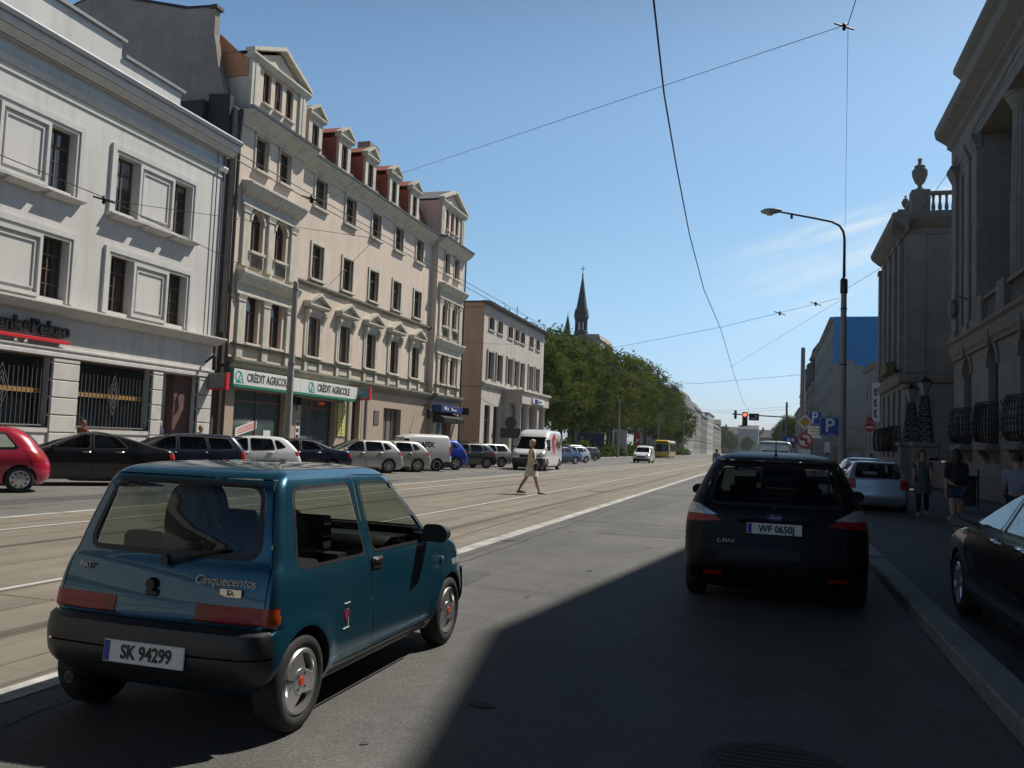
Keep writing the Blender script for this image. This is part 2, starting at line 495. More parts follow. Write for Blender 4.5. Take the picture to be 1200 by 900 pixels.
    if S.get('seats', True):
        sz, sy = S.get('seat', (.52, S['ws0']-.95)); sw = NW*.5
        hb = S['H']-.36
        for x in (-sw*.78, sw*.78):
            s = MB(); s.cham(x-.24, x+.24, sy-.22, sy+.28, sz-.18, sz, .05)
            s.prism([(sy-.30, sz-.1), (sy-.16, sz-.1), (sy-.30, hb-.22), (sy-.42, hb-.22)], lambda a, b: (x-.23, a, b), lambda a, b: (x+.23, a, b))
            s.prism(round_poly([(sy-.44, hb-.19), (sy-.33, hb-.19), (sy-.35, hb+.02), (sy-.44, hb+.02)], .03, 2), lambda a, b: (x-.13, a, b), lambda a, b: (x+.13, a, b))
            addp('seat', s, CM['seat'])
        if sy-1.1 > .5:
            s = MB(); yb = sy-1.15
            s.prism(round_poly([(yb, sz-.1), (yb+.14, sz-.1), (yb-.02, hb-.22), (yb-.14, hb-.22)], .04, 2), lambda a, b: (-NW*.72, a, b), lambda a, b: (NW*.72, a, b))
            s.cham(-NW*.72, NW*.72, yb, yb+.5, sz-.2, sz, .05)
            for x in (-sw*.8, sw*.8): s.cham(x-.13, x+.13, yb-.18, yb-.08, hb-.2, hb-.05, .03)
            addp('rear_seat', s, CM['seat'])
        d = MB(); d.cham(-NW*.8, NW*.8, S['ws0']-.45, S['ws0']-.05, S['belt']-.3, S['belt']-.02, .06); addp('dashboard', d, CM['black'])
        stw = MB(); xw = -NW*.4
        ring = [(xw+.18*math.cos(a), S['ws0']-.62+.05*math.sin(a), S['belt']-.02+.17*math.sin(a)) for a in [k*math.pi/8 for k in range(17)]]
        stw.tube(ring, .014, 6, False); stw.tube([(xw-.17, S['ws0']-.62, S['belt']-.02), (xw+.17, S['ws0']-.62, S['belt']-.02)], .015, 6); addp('steering_wheel', stw, CM['black'])
    if 'mirror' in S:
        my, mz, mp = S['mirror']
        for sg in (1, -1):
            x0 = sg*(NW-.09); m_ = MB()
            m_.prism(round_poly([(0, -.055), (.20, -.06), (.22, .02), (.16, .075), (.02, .07)], .04, 3),
                     lambda a, b: (x0+sg*(.06+a), my-.02+.0*a, mz+b), lambda a, b: (x0+sg*(.06+a*.9+.01), my+.11-.1*a, mz+b*.75))
            m_.prism([(0, -.03), (.1, -.02), (.1, .03), (0, .03)], lambda a, b: (x0-sg*.02+sg*a, my, mz-.03+b), lambda a, b: (x0-sg*.02+sg*a, my+.07, mz-.03+b))
            addp('side_mirror', m_, CM['black'] if not mp else CM['black'], 50, None, mp)
    for hy, hz, own in S.get('handles', []):
        for sg in (1, -1):
            j = index.get((dr[own], sg)); xx = None
            if j is not None:
                me = parts[j][1]; best = min(me.vertices, key=lambda v: (v.co.y+L/2-hy)**2+(v.co.z-hz)**2); xx = abs(best.co.x)
            if xx is None: xx = NW
            m_ = MB()
            if S.get('flap'):
                m_.cham(min(sg*(xx-.01), sg*(xx+.012)), max(sg*(xx-.01), sg*(xx+.012)), hy-.075, hy+.075, hz-.04, hz+.04, .008)
                m_.cham(min(sg*(xx), sg*(xx+.02)), max(sg*(xx), sg*(xx+.02)), hy-.055, hy+.06, hz-.002, hz+.03, .006)
            else: m_.cham(min(sg*(xx-.01), sg*(xx+.03)), max(sg*(xx-.01), sg*(xx+.03)), hy-.10, hy+.10, hz-.018, hz+.018, .01)
            addp('door_handle', m_, CM[S.get('hmat', 'black')], 40, j, S.get('hmat') is None and not S.get('flap'))
    if S.get('rails'):
        for sg in (1, -1):
            m_ = MB(); y0, y1, xr_, zr = S['rails']
            m_.tube([(sg*xr_, y0, zr-.06), (sg*xr_, y0+.15, zr), (sg*xr_, y1-.2, zr+.01), (sg*xr_, y1, zr-.06)], .017, 6); addp('roof_rail', m_, CM['black'])
    if S.get('antenna'):
        ay, az, al = S['antenna']; m_ = MB(); m_.tube([(0, ay, az-.02), (0, ay-.02, az+.03), (0, ay-al*.45, az+al)], [.02, .009, .005], 6); m_.lathe([(.001, az+.03), (.03, az-.01)], (0, ay, 0), 10); addp('antenna', m_, CM['black'])
    if S.get('wiper'):
        (x0, y0, z0), (x1, y1, z1), (x2, y2, z2) = S['wiper']; m_ = MB(); m_.tube([(x0, y0, z0), (x1, y1, z1)], .011, 6); m_.tube([(x1+(x1-x2)*.5, y1+(y1-y2)*.5, z1+(z1-z2)*.5), (x2, y2, z2)], .009, 6); m_.lathe([(.0, -.02), (.028, -.02), (.024, .02), (0, .025)], (x0, y0, z0), 10, 'y'); addp('wiper', m_, CM['black'])
    for nm, x0, x1, y0, y1, z0, z1, mk, pnt in S.get('boxes', []):
        m_ = MB(); m_.cham(x0, x1, y0, y1, z0, z1, min(.012, (z1-z0)*.3)); addp(nm, m_, CM[mk], 30, None, pnt)
    CACHE[key] = (parts, index, dr)
    return CACHE[key]

def rim_mesh(style, r, wdt):
    """rim that looks towards +x; materials 0 alloy, 1 dark, 2 badge"""
    m = MB()
    m.lathe([(r, -wdt*.5), (r, .0), (r-.012, .012), (r-.03, .004), (r-.035, -.05), (r-.035, -wdt*.5)], n=28, axis='x')
    m.m = 1; m.lathe([(r-.02, -.07), (.0, -.07)], n=20, axis='x'); m.lathe([(r*.55, -.04), (r*.55, -.065), (.0, -.06)], n=20, axis='x'); m.m = 0
    def spoke(a, w0, w1, r0, r1, x0, x1, curve=0):
        c, s_ = math.cos(a), math.sin(a)
        def P(rr, tt, x): return (x, rr*c-tt*s_, rr*s_+tt*c)
        seg = 5; prev = None
        for i in range(seg+1):
            t = i/seg; rr = r0+(r1-r0)*t; hw = w0+(w1-w0)*(t**1.6); x = x0+(x1-x0)*t; off = curve*math.sin(t*math.pi)
            ring = [P(rr, -hw+off, x-.03), P(rr, -hw*.8+off, x), P(rr, hw*.8+off, x), P(rr, hw+off, x-.03)]
            if prev: m.add(prev+ring, [(0, 1, 5, 4), (1, 2, 6, 5), (2, 3, 7, 6)])
            prev = ring
    if style == 'tri':
        for k in range(3): spoke(R(92)+k*2*math.pi/3, .078, .05, .0, r-.02, .004, .006)
        for k in range(3): spoke(R(92)+k*2*math.pi/3, .05, .10, r*.55, r-.018, .004, -.004)
        m.lathe([(.075, -.03), (.07, .008), (.035, .010), (.0, .010)], n=18, axis='x')
        m.m = 1
        for k in range(4): a = k*math.pi/2+.6; m.lathe([(.009, .012), (.0, .013)], (0, .05*math.cos(a), .05*math.sin(a)), 8, 'x')
        m.m = 2; m.lathe([(.026, .011), (.024, .016), (0, .017)], n=14, axis='x'); m.m = 0
    elif style == 'cap':
        m.lathe([(r-.02, .004), (r*.62, .022), (r*.45, .016), (r*.25, .03), (0, .034)], n=24, axis='x')
        m.m = 1
        for k in range(9):
            a = k*2*math.pi/9; m.lathe([(.024, .022), (.0, .024)], (0, r*.72*math.cos(a), r*.72*math.sin(a)), 8, 'x')
        m.m = 0
    elif style == 'steel':
        m.m = 1; m.lathe([(r-.02, -.03), (r*.7, -.005), (r*.4, -.02), (r*.3, .01), (0, .012)], n=20, axis='x'); m.m = 0
    else:
        k_ = int(style)
        for k in range(k_): spoke(R(90)+k*2*math.pi/k_, .035 if k_ < 8 else .022, .026 if k_ < 8 else .016, .03, r-.02, .002, .0)
        m.lathe([(.06, -.03), (.055, .004), (0, .008)], n=16, axis='x')
    return m.mesh('rim', [CM['alloy'], CM['black'], CM['badge_red']], 35)

def wheel_meshes(key):
    S = SPECS[key]; r = S['wr']; rr = r*S.get('rimk', .67); wd = S.get('tw', .19)
    k = ('wheel', r, rr, S.get('rim', '5'), wd)
    if k in CACHE: return CACHE[k]
    m = MB(); h = wd/2
    m.lathe([(rr-.01, -h), (rr+.02, -h-.004), (r-.05, -h-.006), (r-.012, -h+.012), (r, -h+.035), (r, h-.035), (r-.012, h-.012), (r-.05, h+.006), (rr+.02, h+.004), (rr-.005, h-.012), (rr-.02, h-.03)], n=36, axis='x')
    CACHE[k] = (m.mesh('tyre', CM['tyre'], 50), rim_mesh(S.get('rim', '5'), rr, wd), h)
    return CACHE[k]

def add_plate(root, L, txt, y, z, back, w=.52, h=.114, tilt=0.0, x=0.0):
    s = -1 if back else 1
    m = MB(); m.cham(-w/2, w/2, -.006, .006, -h/2, h/2, .004); p = m.build('number_plate', CM['plate'], root)
    p.location = (x, y-L/2, z); p.rotation_euler = (tilt, 0, 0)
    b = MB(); x0, x1 = (-w/2+.006, -w/2+.044) if back else (w/2-.044, w/2-.006)
    b.quad((x0, s*.0075, -h/2+.006), (x1, s*.0075, -h/2+.006), (x1, s*.0075, h/2-.006), (x0, s*.0075, h/2-.006)); b.build('country_band', CM['eu_blue'], p)
    if txt:
        M = frame_mat((.02 if back else -.02, s*.0095, -.002), (1 if back else -1, 0, 0), (0, 0, 1))
        put_text('plate_lettering', txt, .098*h/.114, M, CM['black'], p, depth=.002, bold=.0025, sx=.86*w/.52)
    return p

def make_car(key, name, loc, rz, pm, label, cat='car', group=None, plate=None, glass=None):
    parts, index, dr = car_parts(key); S = SPECS[key]; L = S['L']
    root = empty(name, loc, rz, label, cat, group)
    obs = []
    for nm, me, par, pnt in parts:
        o = link(nm, me, root if par is None else obs[par])
        if pnt: o.material_slots[0].link = 'OBJECT'; o.material_slots[0].material = pm
        elif glass and nm in ('window', 'rear_window'): o.material_slots[0].link = 'OBJECT'; o.material_slots[0].material = glass
        obs.append(o)
    ty, rm, h = wheel_meshes(key)
    for ya in (S['ar'], S['af']):
        for sg in (1, -1):
            wv = empty('wheel', (sg*(S['w']-h-S.get('inset', .015)), ya-L/2, S['wr'])); wv.parent = root; wv.rotation_euler = (random.uniform(0, 2) if key != 'tiny' else .25, 0, 0 if sg > 0 else math.pi)
            link('tyre', ty, wv); r_ = link('rim', rm, wv); r_.location = (h-.012, 0, 0)
    if plate: add_plate(root, L, plate, S['plate'][0], S['plate'][1], True, tilt=S['plate'][2], x=S['plate'][3] if len(S['plate']) > 3 else 0)
    return root, obs
CM = dict(
    black=mat('black plastic', (.012, .012, .013), .5), bumper=mat('dark grey plastic', (.020, .022, .024), .42, var=.15, scale=9),
    tyre=mat('tyre rubber', (.016, .016, .017), .75, var=.25, scale=12), alloy=mat('alloy rim', (.62, .62, .63), .28, .85, var=.1, scale=20),
    badge_red=mat('red wheel badge', (.5, .05, .02), .4), glass=glass_mat('car glass', (.66, .71, .67), f0=.045), rglass=glass_mat('hero rear glass', (.36, .40, .38), f0=.05), dglass=glass_mat('tinted car glass', (.10, .11, .12)),
    seat=mat('dark seat cloth', (.022, .022, .026), .9, var=.3, scale=18), lamp_red=mat('red lamp lens', (.30, .012, .012), .25, coat=.25, spec=.3),
    lamp_clear=mat('clear lamp lens', (.42, .44, .46), .15, .4, coat=.6, var=.25, scale=14), lamp_amber=mat('amber lamp lens', (.36, .055, .012), .25, coat=.25, spec=.3),
    lamp_dark=mat('smoked lamp lens', (.20, .022, .016), .25, coat=.25, spec=.3), plate=mat('number plate white', (.72, .72, .70), .4, var=.06, scale=6),
    eu_blue=mat('plate blue band', (.01, .03, .30), .4), chrome=mat('chrome trim', (.75, .75, .76), .15, 1.0), white=mat('white plastic', (.7, .7, .7), .5))
PT = dict(
    teal=paint('teal blue metallic paint', (.010, .082, .135), .6, .30), inkblack=paint('black blue metallic paint', (.003, .004, .006), .0, .4, coat=.12, spec=.15),
    red=paint('bright red paint', (.42, .012, .045), .1, .25), black=paint('black paint', (.006, .006, .008), .2, .2, coat=.7), navy=paint('dark navy paint', (.012, .017, .045), .3, .22),
    white=paint('white paint', (.70, .71, .72), .0, .3), silver=paint('silver metallic paint', (.50, .50, .50), .6, .33), warmsilver=paint('warm silver paint', (.42, .41, .39), .6, .33),
    blue=paint('bright blue paint', (.010, .045, .42), .35, .25), grey=paint('dark grey paint', (.075, .08, .088), .5, .3), midblue=paint('mid blue paint', (.02, .05, .16), .4, .27),
    green=paint('dark green grey paint', (.06, .075, .07), .4, .3), bluesilver=paint('blue silver paint', (.36, .40, .47), .6, .33), yellow=paint('bus yellow paint', (.72, .44, .015), .0, .35))

def rect(x0, x1, z0, z1): return [(x0, z0), (x1, z0), (x1, z1), (x0, z1)]
SPECS = {}
SPECS['tiny'] = dict(L=3.23, w=.742, H=1.435, wr=.268, ar=.45, af=2.73, rim='tri', rimk=.68, tw=.165, nz=50, ns=70, flare=.016, arch=.300, rf=.22, rr=.065, rr_lo=.17, bf=.10, br=.04, tf=.05, tr=.01, inset=.004,
    rows=[(.19, 3.12, .28, .665), (.30, 3.24, .10, .722), (.40, 3.29, .01, .738), (.50, 3.285, .0, .742), (.575, 3.26, .02, .742), (.60, 3.21, .085, .741), (.70, 3.16, .105, .738), (.78, 3.08, .125, .731), (.84, 2.88, .145, .722), (.885, 2.64, .165, .710), (.91, 2.52, .18, .702),
          (1.05, 2.32, .225, .668), (1.20, 2.10, .28, .630), (1.31, 1.96, .325, .600), (1.35, 1.89, .36, .582), (1.385, 1.78, .43, .545), (1.41, 1.62, .56, .45), (1.425, 1.42, .74, .30), (1.43, 1.25, .92, .15)],
    bump_r=.585, bump_ry=.14, bump_f=.56, bump_fy=3.04, bmat='bumper', boff=.012, ws0=2.5, belt=.90, seat=(.50, 1.62), flat=True,
    rglass='rglass', hatch=[(-.675, .60), (.675, .60), (.655, .90), (.545, 1.345), (-.545, 1.345), (-.655, .90)], tail_y=.19,
    rear_on=[('bumper_groove', rect(-.73, .73, .452, .462))],
    doors=[[(1.30, .285), (2.50, .285), (2.53, .80), (2.44, .905), (1.95, 1.315), (1.84, 1.345), (1.16, 1.36), (1.25, .87)]],
    sidewin=[([(1.34, .885), (2.32, .875), (2.28, .95), (1.90, 1.285), (1.28, 1.305)], 0), ([(.40, .885), (1.20, .88), (1.125, 1.305), (.475, 1.295)], None)],
    band=.018, wround=.05, rearwin=[(-.555, .955), (.555, .955), (.485, 1.30), (-.485, 1.30)], shield=[(-.60, .95), (.60, .95), (.50, 1.33), (-.50, 1.33)],
    tail=[('taillight', rect(.265, .80, .612, .70), 'lamp_red'), ('reversing_light', rect(.27, .36, .618, .695), 'lamp_dark'), ('indicator_light', rect(.665, .80, .618, .695), 'lamp_amber')],
    head=[('headlight', rect(.36, .80, .62, .74), 'lamp_clear')], flap=True, handles=[(1.36, .80, 0)], mirror=(2.16, .92, False),
    wiper=((.02, .145, .905), (.16, .165, .93), (.38, .19, .985)), plate=(-.012, .44, -.06, .04))
SPECS['mpv'] = dict(L=4.50, w=.915, H=1.66, wr=.325, ar=.85, af=3.60, rim='5', rf=.34, rr=.26, br=.10, nz=44, ns=56, flare=.012,
    rows=[(.20, 4.36, .16, .83), (.32, 4.47, .04, .89), (.45, 4.50, .0, .908), (.62, 4.46, .01, .915), (.75, 4.36, .045, .915), (.85, 4.15, .065, .908), (.95, 3.85, .08, .89), (1.02, 3.62, .10, .87), (1.10, 3.44, .14, .84), (1.25, 3.12, .24, .775), (1.40, 2.80, .335, .705), (1.50, 2.57, .41, .655), (1.55, 2.40, .46, .62), (1.59, 2.20, .56, .56), (1.62, 1.95, .75, .46), (1.64, 1.7, 1.0, .3), (1.645, 1.5, 1.2, .15)],
    bump_r=.56, bump_f=.5, ws0=3.45, belt=1.02, hatch=[(-.62, .60), (.62, .60), (.70, 1.0), (.60, 1.54), (-.60, 1.54), (-.70, 1.0)],
    doors=[[(2.20, .32), (3.15, .32), (3.25, 1.0), (2.45, 1.50), (2.12, 1.53)], [(1.22, .32), (2.17, .32), (2.09, 1.53), (1.22, 1.52), (1.12, 1.0)]],
    sidewin=[([(2.27, 1.02), (3.14, 1.02), (2.45, 1.46), (2.2, 1.49)], 0), ([(1.22, 1.03), (2.12, 1.02), (2.06, 1.49), (1.26, 1.48)], 1), ([(.58, 1.12), (1.08, 1.05), (1.13, 1.47), (.78, 1.43)], None)],
    sglass='dglass', rearwin=[(-.62, 1.10), (.62, 1.10), (.54, 1.47), (-.54, 1.47)], rglass='dglass', shield=[(-.74, 1.06), (.74, 1.06), (.58, 1.54), (-.58, 1.54)],
    tail=[('taillight', [(.50, .90), (.95, .86), (.95, .955), (.60, .955)], 'lamp_red'), ('clear_lens', [(.56, .957), (.95, .957), (.95, 1.09), (.74, 1.06)], 'lamp_clear'), ('rear_reflector', rect(.50, .68, .335, .375), 'lamp_red')],
    head=[('headlight', [(.45, .72), (.92, .72), (.92, .9), (.55, .82)], 'lamp_clear')], handles=[(2.32, .93, 0), (1.32, .95, 1)], mirror=(3.18, 1.08, True), hmat='black',
    antenna=(.66, 1.605, .16), wiper=((0, .135, 1.06), (.16, .15, 1.075), (.36, .17, 1.10)), plate=(.03, .845, .04),
    boxes=[('tailgate_garnish', -.36, .36, .025, .07, .905, .935, 'paintblack', True)])
CM['paintblack'] = CM['black']
HROWS = [(.18, 4.15, .15, .80), (.30, 4.27, .04, .86), (.45, 4.30, 0, .885), (.60, 4.27, .02, .89), (.72, 4.17, .06, .885), (.82, 3.95, .10, .87), (.92, 3.45, .14, .85), (.98, 3.18, .17, .83), (1.10, 2.92, .27, .78), (1.25, 2.58, .42, .71), (1.36, 2.30, .56, .65), (1.41, 2.12, .66, .61), (1.44, 1.92, .80, .55), (1.46, 1.65, 1.05, .42), (1.47, 1.45, 1.25, .25)]
HDOORS = [[(1.95, .28), (2.95, .28), (3.0, .92), (2.3, 1.39), (1.93, 1.41)], [(1.20, .28), (1.92, .28), (1.90, 1.41), (1.05, 1.38), (.98, .92)]]
HWIN = [([(1.99, .96), (2.9, .96), (2.28, 1.34), (1.98, 1.37)], 0), ([(1.06, 1.0), (1.87, .96), (1.87, 1.37), (1.14, 1.35)], 1), ([(.66, 1.09), (.97, 1.02), (1.03, 1.32), (.88, 1.30)], None)]
SPECS['hatch'] = dict(L=4.30, w=.89, H=1.47, wr=.32, ar=.80, af=3.42, rim='10', nz=32, ns=40, rows=HROWS, bump_r=.52, ws0=3.18, belt=.96, doors=HDOORS, sidewin=HWIN, sglass='dglass',
    rearwin=[(-.58, 1.02), (.58, 1.02), (.50, 1.36), (-.50, 1.36)], shield=[(-.70, 1.0), (.70, 1.0), (.56, 1.38), (-.56, 1.38)], tail=[('taillight', rect(.5, .95, .80, .95), 'lamp_red')], head=[('headlight', rect(.42, .95, .62, .76), 'lamp_clear')],
    front_on=[('grille', rect(-.38, .38, .38, .52), 'black')], handles=[(2.05, .88, 0), (1.2, .90, 1)], mirror=(2.86, 1.0, True), plate=(.0, .62, 0))
SPECS['suv'] = dict(SPECS['hatch'], H=1.60, wr=.345, rim='5', rows=[(a*1.09 if a > .3 else a+.04, b, c, d*1.01) for a, b, c, d in HROWS], belt=1.05, bump_r=.6,
    doors=[[(y, zz*1.09) for y, zz in p] for p in HDOORS], sidewin=[([(y, zz*1.09) for y, zz in p], o) for p, o in HWIN], rearwin=[(-.58, 1.12), (.58, 1.12), (.50, 1.48), (-.50, 1.48)], shield=[(-.70, 1.1), (.70, 1.1), (.56, 1.5), (-.56, 1.5)],
    tail=[('taillight', rect(.45, .97, .92, 1.06), 'lamp_red')], head=[('headlight', rect(.42, .95, .7, .84), 'lamp_clear')], handles=[(2.05, .96, 0), (1.2, .98, 1)], mirror=(2.86, 1.1, True))
SPECS['sedan'] = dict(L=4.60, w=.90, H=1.43, wr=.325, ar=.95, af=3.70, rim='5', nz=34, ns=44,
    rows=[(.18, 4.42, .15, .82), (.30, 4.55, .04, .88), (.45, 4.60, 0, .90), (.60, 4.57, .01, .905), (.72, 4.48, .04, .90), (.82, 4.25, .06, .89), (.92, 3.72, .09, .87), (.97, 3.50, .16, .85), (1.00, 3.40, .50, .84), (1.05, 3.27, .80, .81), (1.18, 2.96, 1.12, .74), (1.30, 2.65, 1.42, .67), (1.36, 2.47, 1.60, .62), (1.40, 2.28, 1.78, .55), (1.42, 2.15, 1.92, .42), (1.43, 2.08, 2.0, .25)],
    bump_r=.52, ws0=3.45, belt=.98, doors=[[(2.20, .28), (3.22, .28), (3.25, .94), (2.55, 1.36), (2.18, 1.38)], [(1.38, .28), (2.17, .28), (2.15, 1.38), (1.55, 1.33), (1.2, .94)]],
    sidewin=[([(2.24, .99), (3.10, .98), (2.52, 1.31), (2.22, 1.35)], 0), ([(1.32, 1.01), (2.13, .99), (2.13, 1.35), (1.62, 1.30)], 1)], sglass='dglass', rearwin=[(-.62, 1.04), (.62, 1.04), (.50, 1.34), (-.50, 1.34)], shield=[(-.70, 1.03), (.70, 1.03), (.54, 1.36), (-.54, 1.36)],
    tail=[('taillight', rect(.5, .95, .74, .88), 'lamp_red')], head=[('headlight', rect(.42, .95, .64, .77), 'lamp_clear')], front_on=[('grille', rect(-.38, .38, .40, .60), 'black')],
    handles=[(2.30, .89, 0), (1.5, .90, 1)], mirror=(3.08, 1.0, True), hmat='chrome', side_on=[('rub_strip', rect(1.45, 3.15, .50, .545), 'bumper')], plate=(.0, .7, 0))
SPECS['coupe'] = dict(SPECS['sedan'], side_on=[], rim='10', rows=[(a, b, c, d) if a < .99 else (a*.985+.015, b, {1.0: .30, 1.05: .55, 1.18: .95, 1.30: 1.35}.get(a, c), d) for a, b, c, d in SPECS['sedan']['rows']])
SPECS['wagon'] = dict(L=4.60, w=.895, H=1.47, wr=.32, ar=.92, af=3.62, rim='10', nz=32, ns=42,
    rows=[(.18, 4.42, .15, .81), (.30, 4.55, .04, .87), (.45, 4.60, 0, .89), (.60, 4.57, .02, .895), (.72, 4.47, .05, .89), (.82, 4.22, .07, .88), (.92, 3.70, .09, .86), (.98, 3.45, .12, .84), (1.10, 3.18, .19, .79), (1.25, 2.85, .30, .715), (1.36, 2.55, .39, .65), (1.41, 2.35, .46, .61), (1.44, 2.15, .57, .55), (1.46, 1.9, .85, .42), (1.47, 1.6, 1.2, .25)],
    bump_r=.52, ws0=3.45, belt=.97, doors=[[(2.20, .28), (3.18, .28), (3.22, .92), (2.5, 1.39), (2.18, 1.41)], [(1.32, .28), (2.17, .28), (2.15, 1.41), (1.3, 1.40), (1.2, .92)]],
    sidewin=[([(2.24, .97), (3.1, .96), (2.48, 1.34), (2.22, 1.37)], 0), ([(1.3, .98), (2.13, .97), (2.13, 1.37), (1.36, 1.37)], 1), ([(.50, 1.02), (1.22, .98), (1.28, 1.36), (.66, 1.33)], None)], sglass='dglass',
    rearwin=[(-.60, .99), (.60, .99), (.52, 1.35), (-.52, 1.35)], shield=[(-.70, 1.0), (.70, 1.0), (.56, 1.38), (-.56, 1.38)], tail=[('taillight', rect(.6, .95, .66, .93), 'lamp_red')], head=[('headlight', rect(.42, .95, .62, .76), 'lamp_clear')],
    front_on=[('grille', rect(-.38, .38, .38, .52), 'black')], handles=[(2.30, .88, 0), (1.4, .90, 1)], mirror=(3.08, 1.0, True), plate=(.02, .76, 0))
SPECS['retro'] = dict(L=3.55, w=.815, H=1.49, wr=.30, ar=.66, af=2.96, rim='cap', rimk=.70, nz=38, ns=46, rf=.40, rr=.36, bf=.15, br=.12,
    rows=[(.19, 3.40, .16, .73), (.30, 3.50, .06, .79), (.45, 3.55, .0, .81), (.60, 3.50, .01, .815), (.75, 3.36, .06, .81), (.85, 3.12, .12, .79), (.92, 2.82, .17, .77), (.98, 2.62, .22, .745), (1.10, 2.40, .30, .70), (1.25, 2.10, .42, .64), (1.36, 1.86, .56, .585), (1.42, 1.68, .68, .54), (1.46, 1.48, .84, .46), (1.48, 1.30, 1.0, .32), (1.49, 1.18, 1.1, .18)],
    bump_r=.42, ws0=2.62, belt=.96, seat=(.5, 1.72), doors=[[(1.42, .26), (2.52, .26), (2.56, .9), (1.95, 1.33), (1.75, 1.40), (1.40, 1.43)]], sidewin=[([(1.46, .97), (2.38, .95), (1.86, 1.32), (1.46, 1.385)], 0), ([(.72, .99), (1.36, .97), (1.36, 1.38), (1.0, 1.33)], None)],
    rearwin=[(-.50, 1.0), (.50, 1.0), (.42, 1.34), (-.42, 1.34)], shield=[(-.62, 1.0), (.62, 1.0), (.5, 1.38), (-.5, 1.38)], tail=[('taillight', rect(.56, .82, .70, .95), 'lamp_red')], head=[('headlight', rect(.42, .72, .62, .84), 'lamp_clear')], handles=[(1.56, .87, 0)], hmat='chrome', mirror=(2.36, 1.0, True), plate=(.02, .62, 0))
SPECS['van'] = dict(L=4.40, w=.895, H=1.84, wr=.32, ar=.85, af=3.55, rim='steel', nz=32, ns=40, rf=.30, rr=.10, br=.02, tr=.02,
    rows=[(.20, 4.26, .12, .83), (.32, 4.37, .03, .88), (.45, 4.40, 0, .893), (.70, 4.34, .01, .895), (.85, 4.20, .02, .893), (.95, 4.0, .025, .89), (1.05, 3.70, .03, .882), (1.12, 3.45, .035, .875), (1.30, 3.12, .05, .85), (1.50, 2.80, .07, .81), (1.66, 2.54, .10, .77), (1.74, 2.36, .13, .72), (1.79, 2.2, .20, .62), (1.82, 2.0, .35, .45), (1.84, 1.8, .6, .25)],
    bump_r=.48, bmat='bumper', ws0=3.5, belt=1.08, doors=[[(2.35, .30), (3.3, .30), (3.36, 1.05), (2.62, 1.64), (2.33, 1.66)]], sidewin=[([(2.42, 1.10), (3.2, 1.08), (2.6, 1.56), (2.40, 1.58)], 0)], sglass='dglass',
    rearwin=[(-.60, 1.12), (.60, 1.12), (.56, 1.55), (-.56, 1.55)], rglass='dglass', shield=[(-.74, 1.14), (.74, 1.14), (.62, 1.62), (-.62, 1.62)], tail=[('taillight', rect(.76, .95, .80, 1.25), 'lamp_red')], head=[('headlight', rect(.5, .95, .74, .95), 'lamp_clear')],
    front_on=[('grille', rect(-.45, .45, .55, .72), 'black')], handles=[(2.46, 1.0, 0)], mirror=(3.22, 1.14, False), plate=(.0, .62, 0))
SPECS['bigvan'] = dict(L=5.40, w=1.02, H=2.45, wr=.34, ar=.95, af=4.40, rim='steel', nz=36, ns=40, rf=.34, rr=.12, br=.02, tr=.02, bf=.14,
    rows=[(.22, 5.26, .12, .95), (.35, 5.37, .03, 1.0), (.55, 5.40, 0, 1.018), (.85, 5.34, .01, 1.02), (1.02, 5.22, .02, 1.02), (1.15, 4.98, .025, 1.015), (1.25, 4.72, .03, 1.01), (1.50, 4.42, .04, .99), (1.80, 4.12, .05, .965), (2.05, 3.90, .06, .94), (2.22, 3.68, .08, .91), (2.33, 3.42, .12, .86), (2.40, 3.15, .2, .74), (2.43, 2.8, .4, .55), (2.45, 2.4, .8, .3)],
    bump_r=.55, bump_f=.72, bmat='bumper', ws0=4.7, belt=1.22, seat=(.85, 3.75), doors=[[(3.45, .45), (4.5, .45), (4.56, 1.15), (4.02, 1.88), (3.45, 1.92)]], sidewin=[([(3.62, 1.22), (4.42, 1.18), (4.0, 1.80), (3.62, 1.84)], 0)], sglass='dglass',
    rearwin=[(-.70, 1.3), (.70, 1.3), (.68, 1.85), (-.68, 1.85)], rglass='dglass', shield=[(-.86, 1.26), (.86, 1.26), (.78, 1.96), (-.78, 1.96)], tail=[('taillight', rect(.9, 1.05, .9, 1.5), 'lamp_red')], head=[('headlight', [(.52, .78), (1.05, .84), (1.05, 1.14), (.7, 1.06)], 'lamp_clear')],
    front_on=[('grille', rect(-.45, .45, .74, .92), 'black')], handles=[(3.56, 1.1, 0)], mirror=(4.42, 1.38, False), plate=(.0, .7, 0))
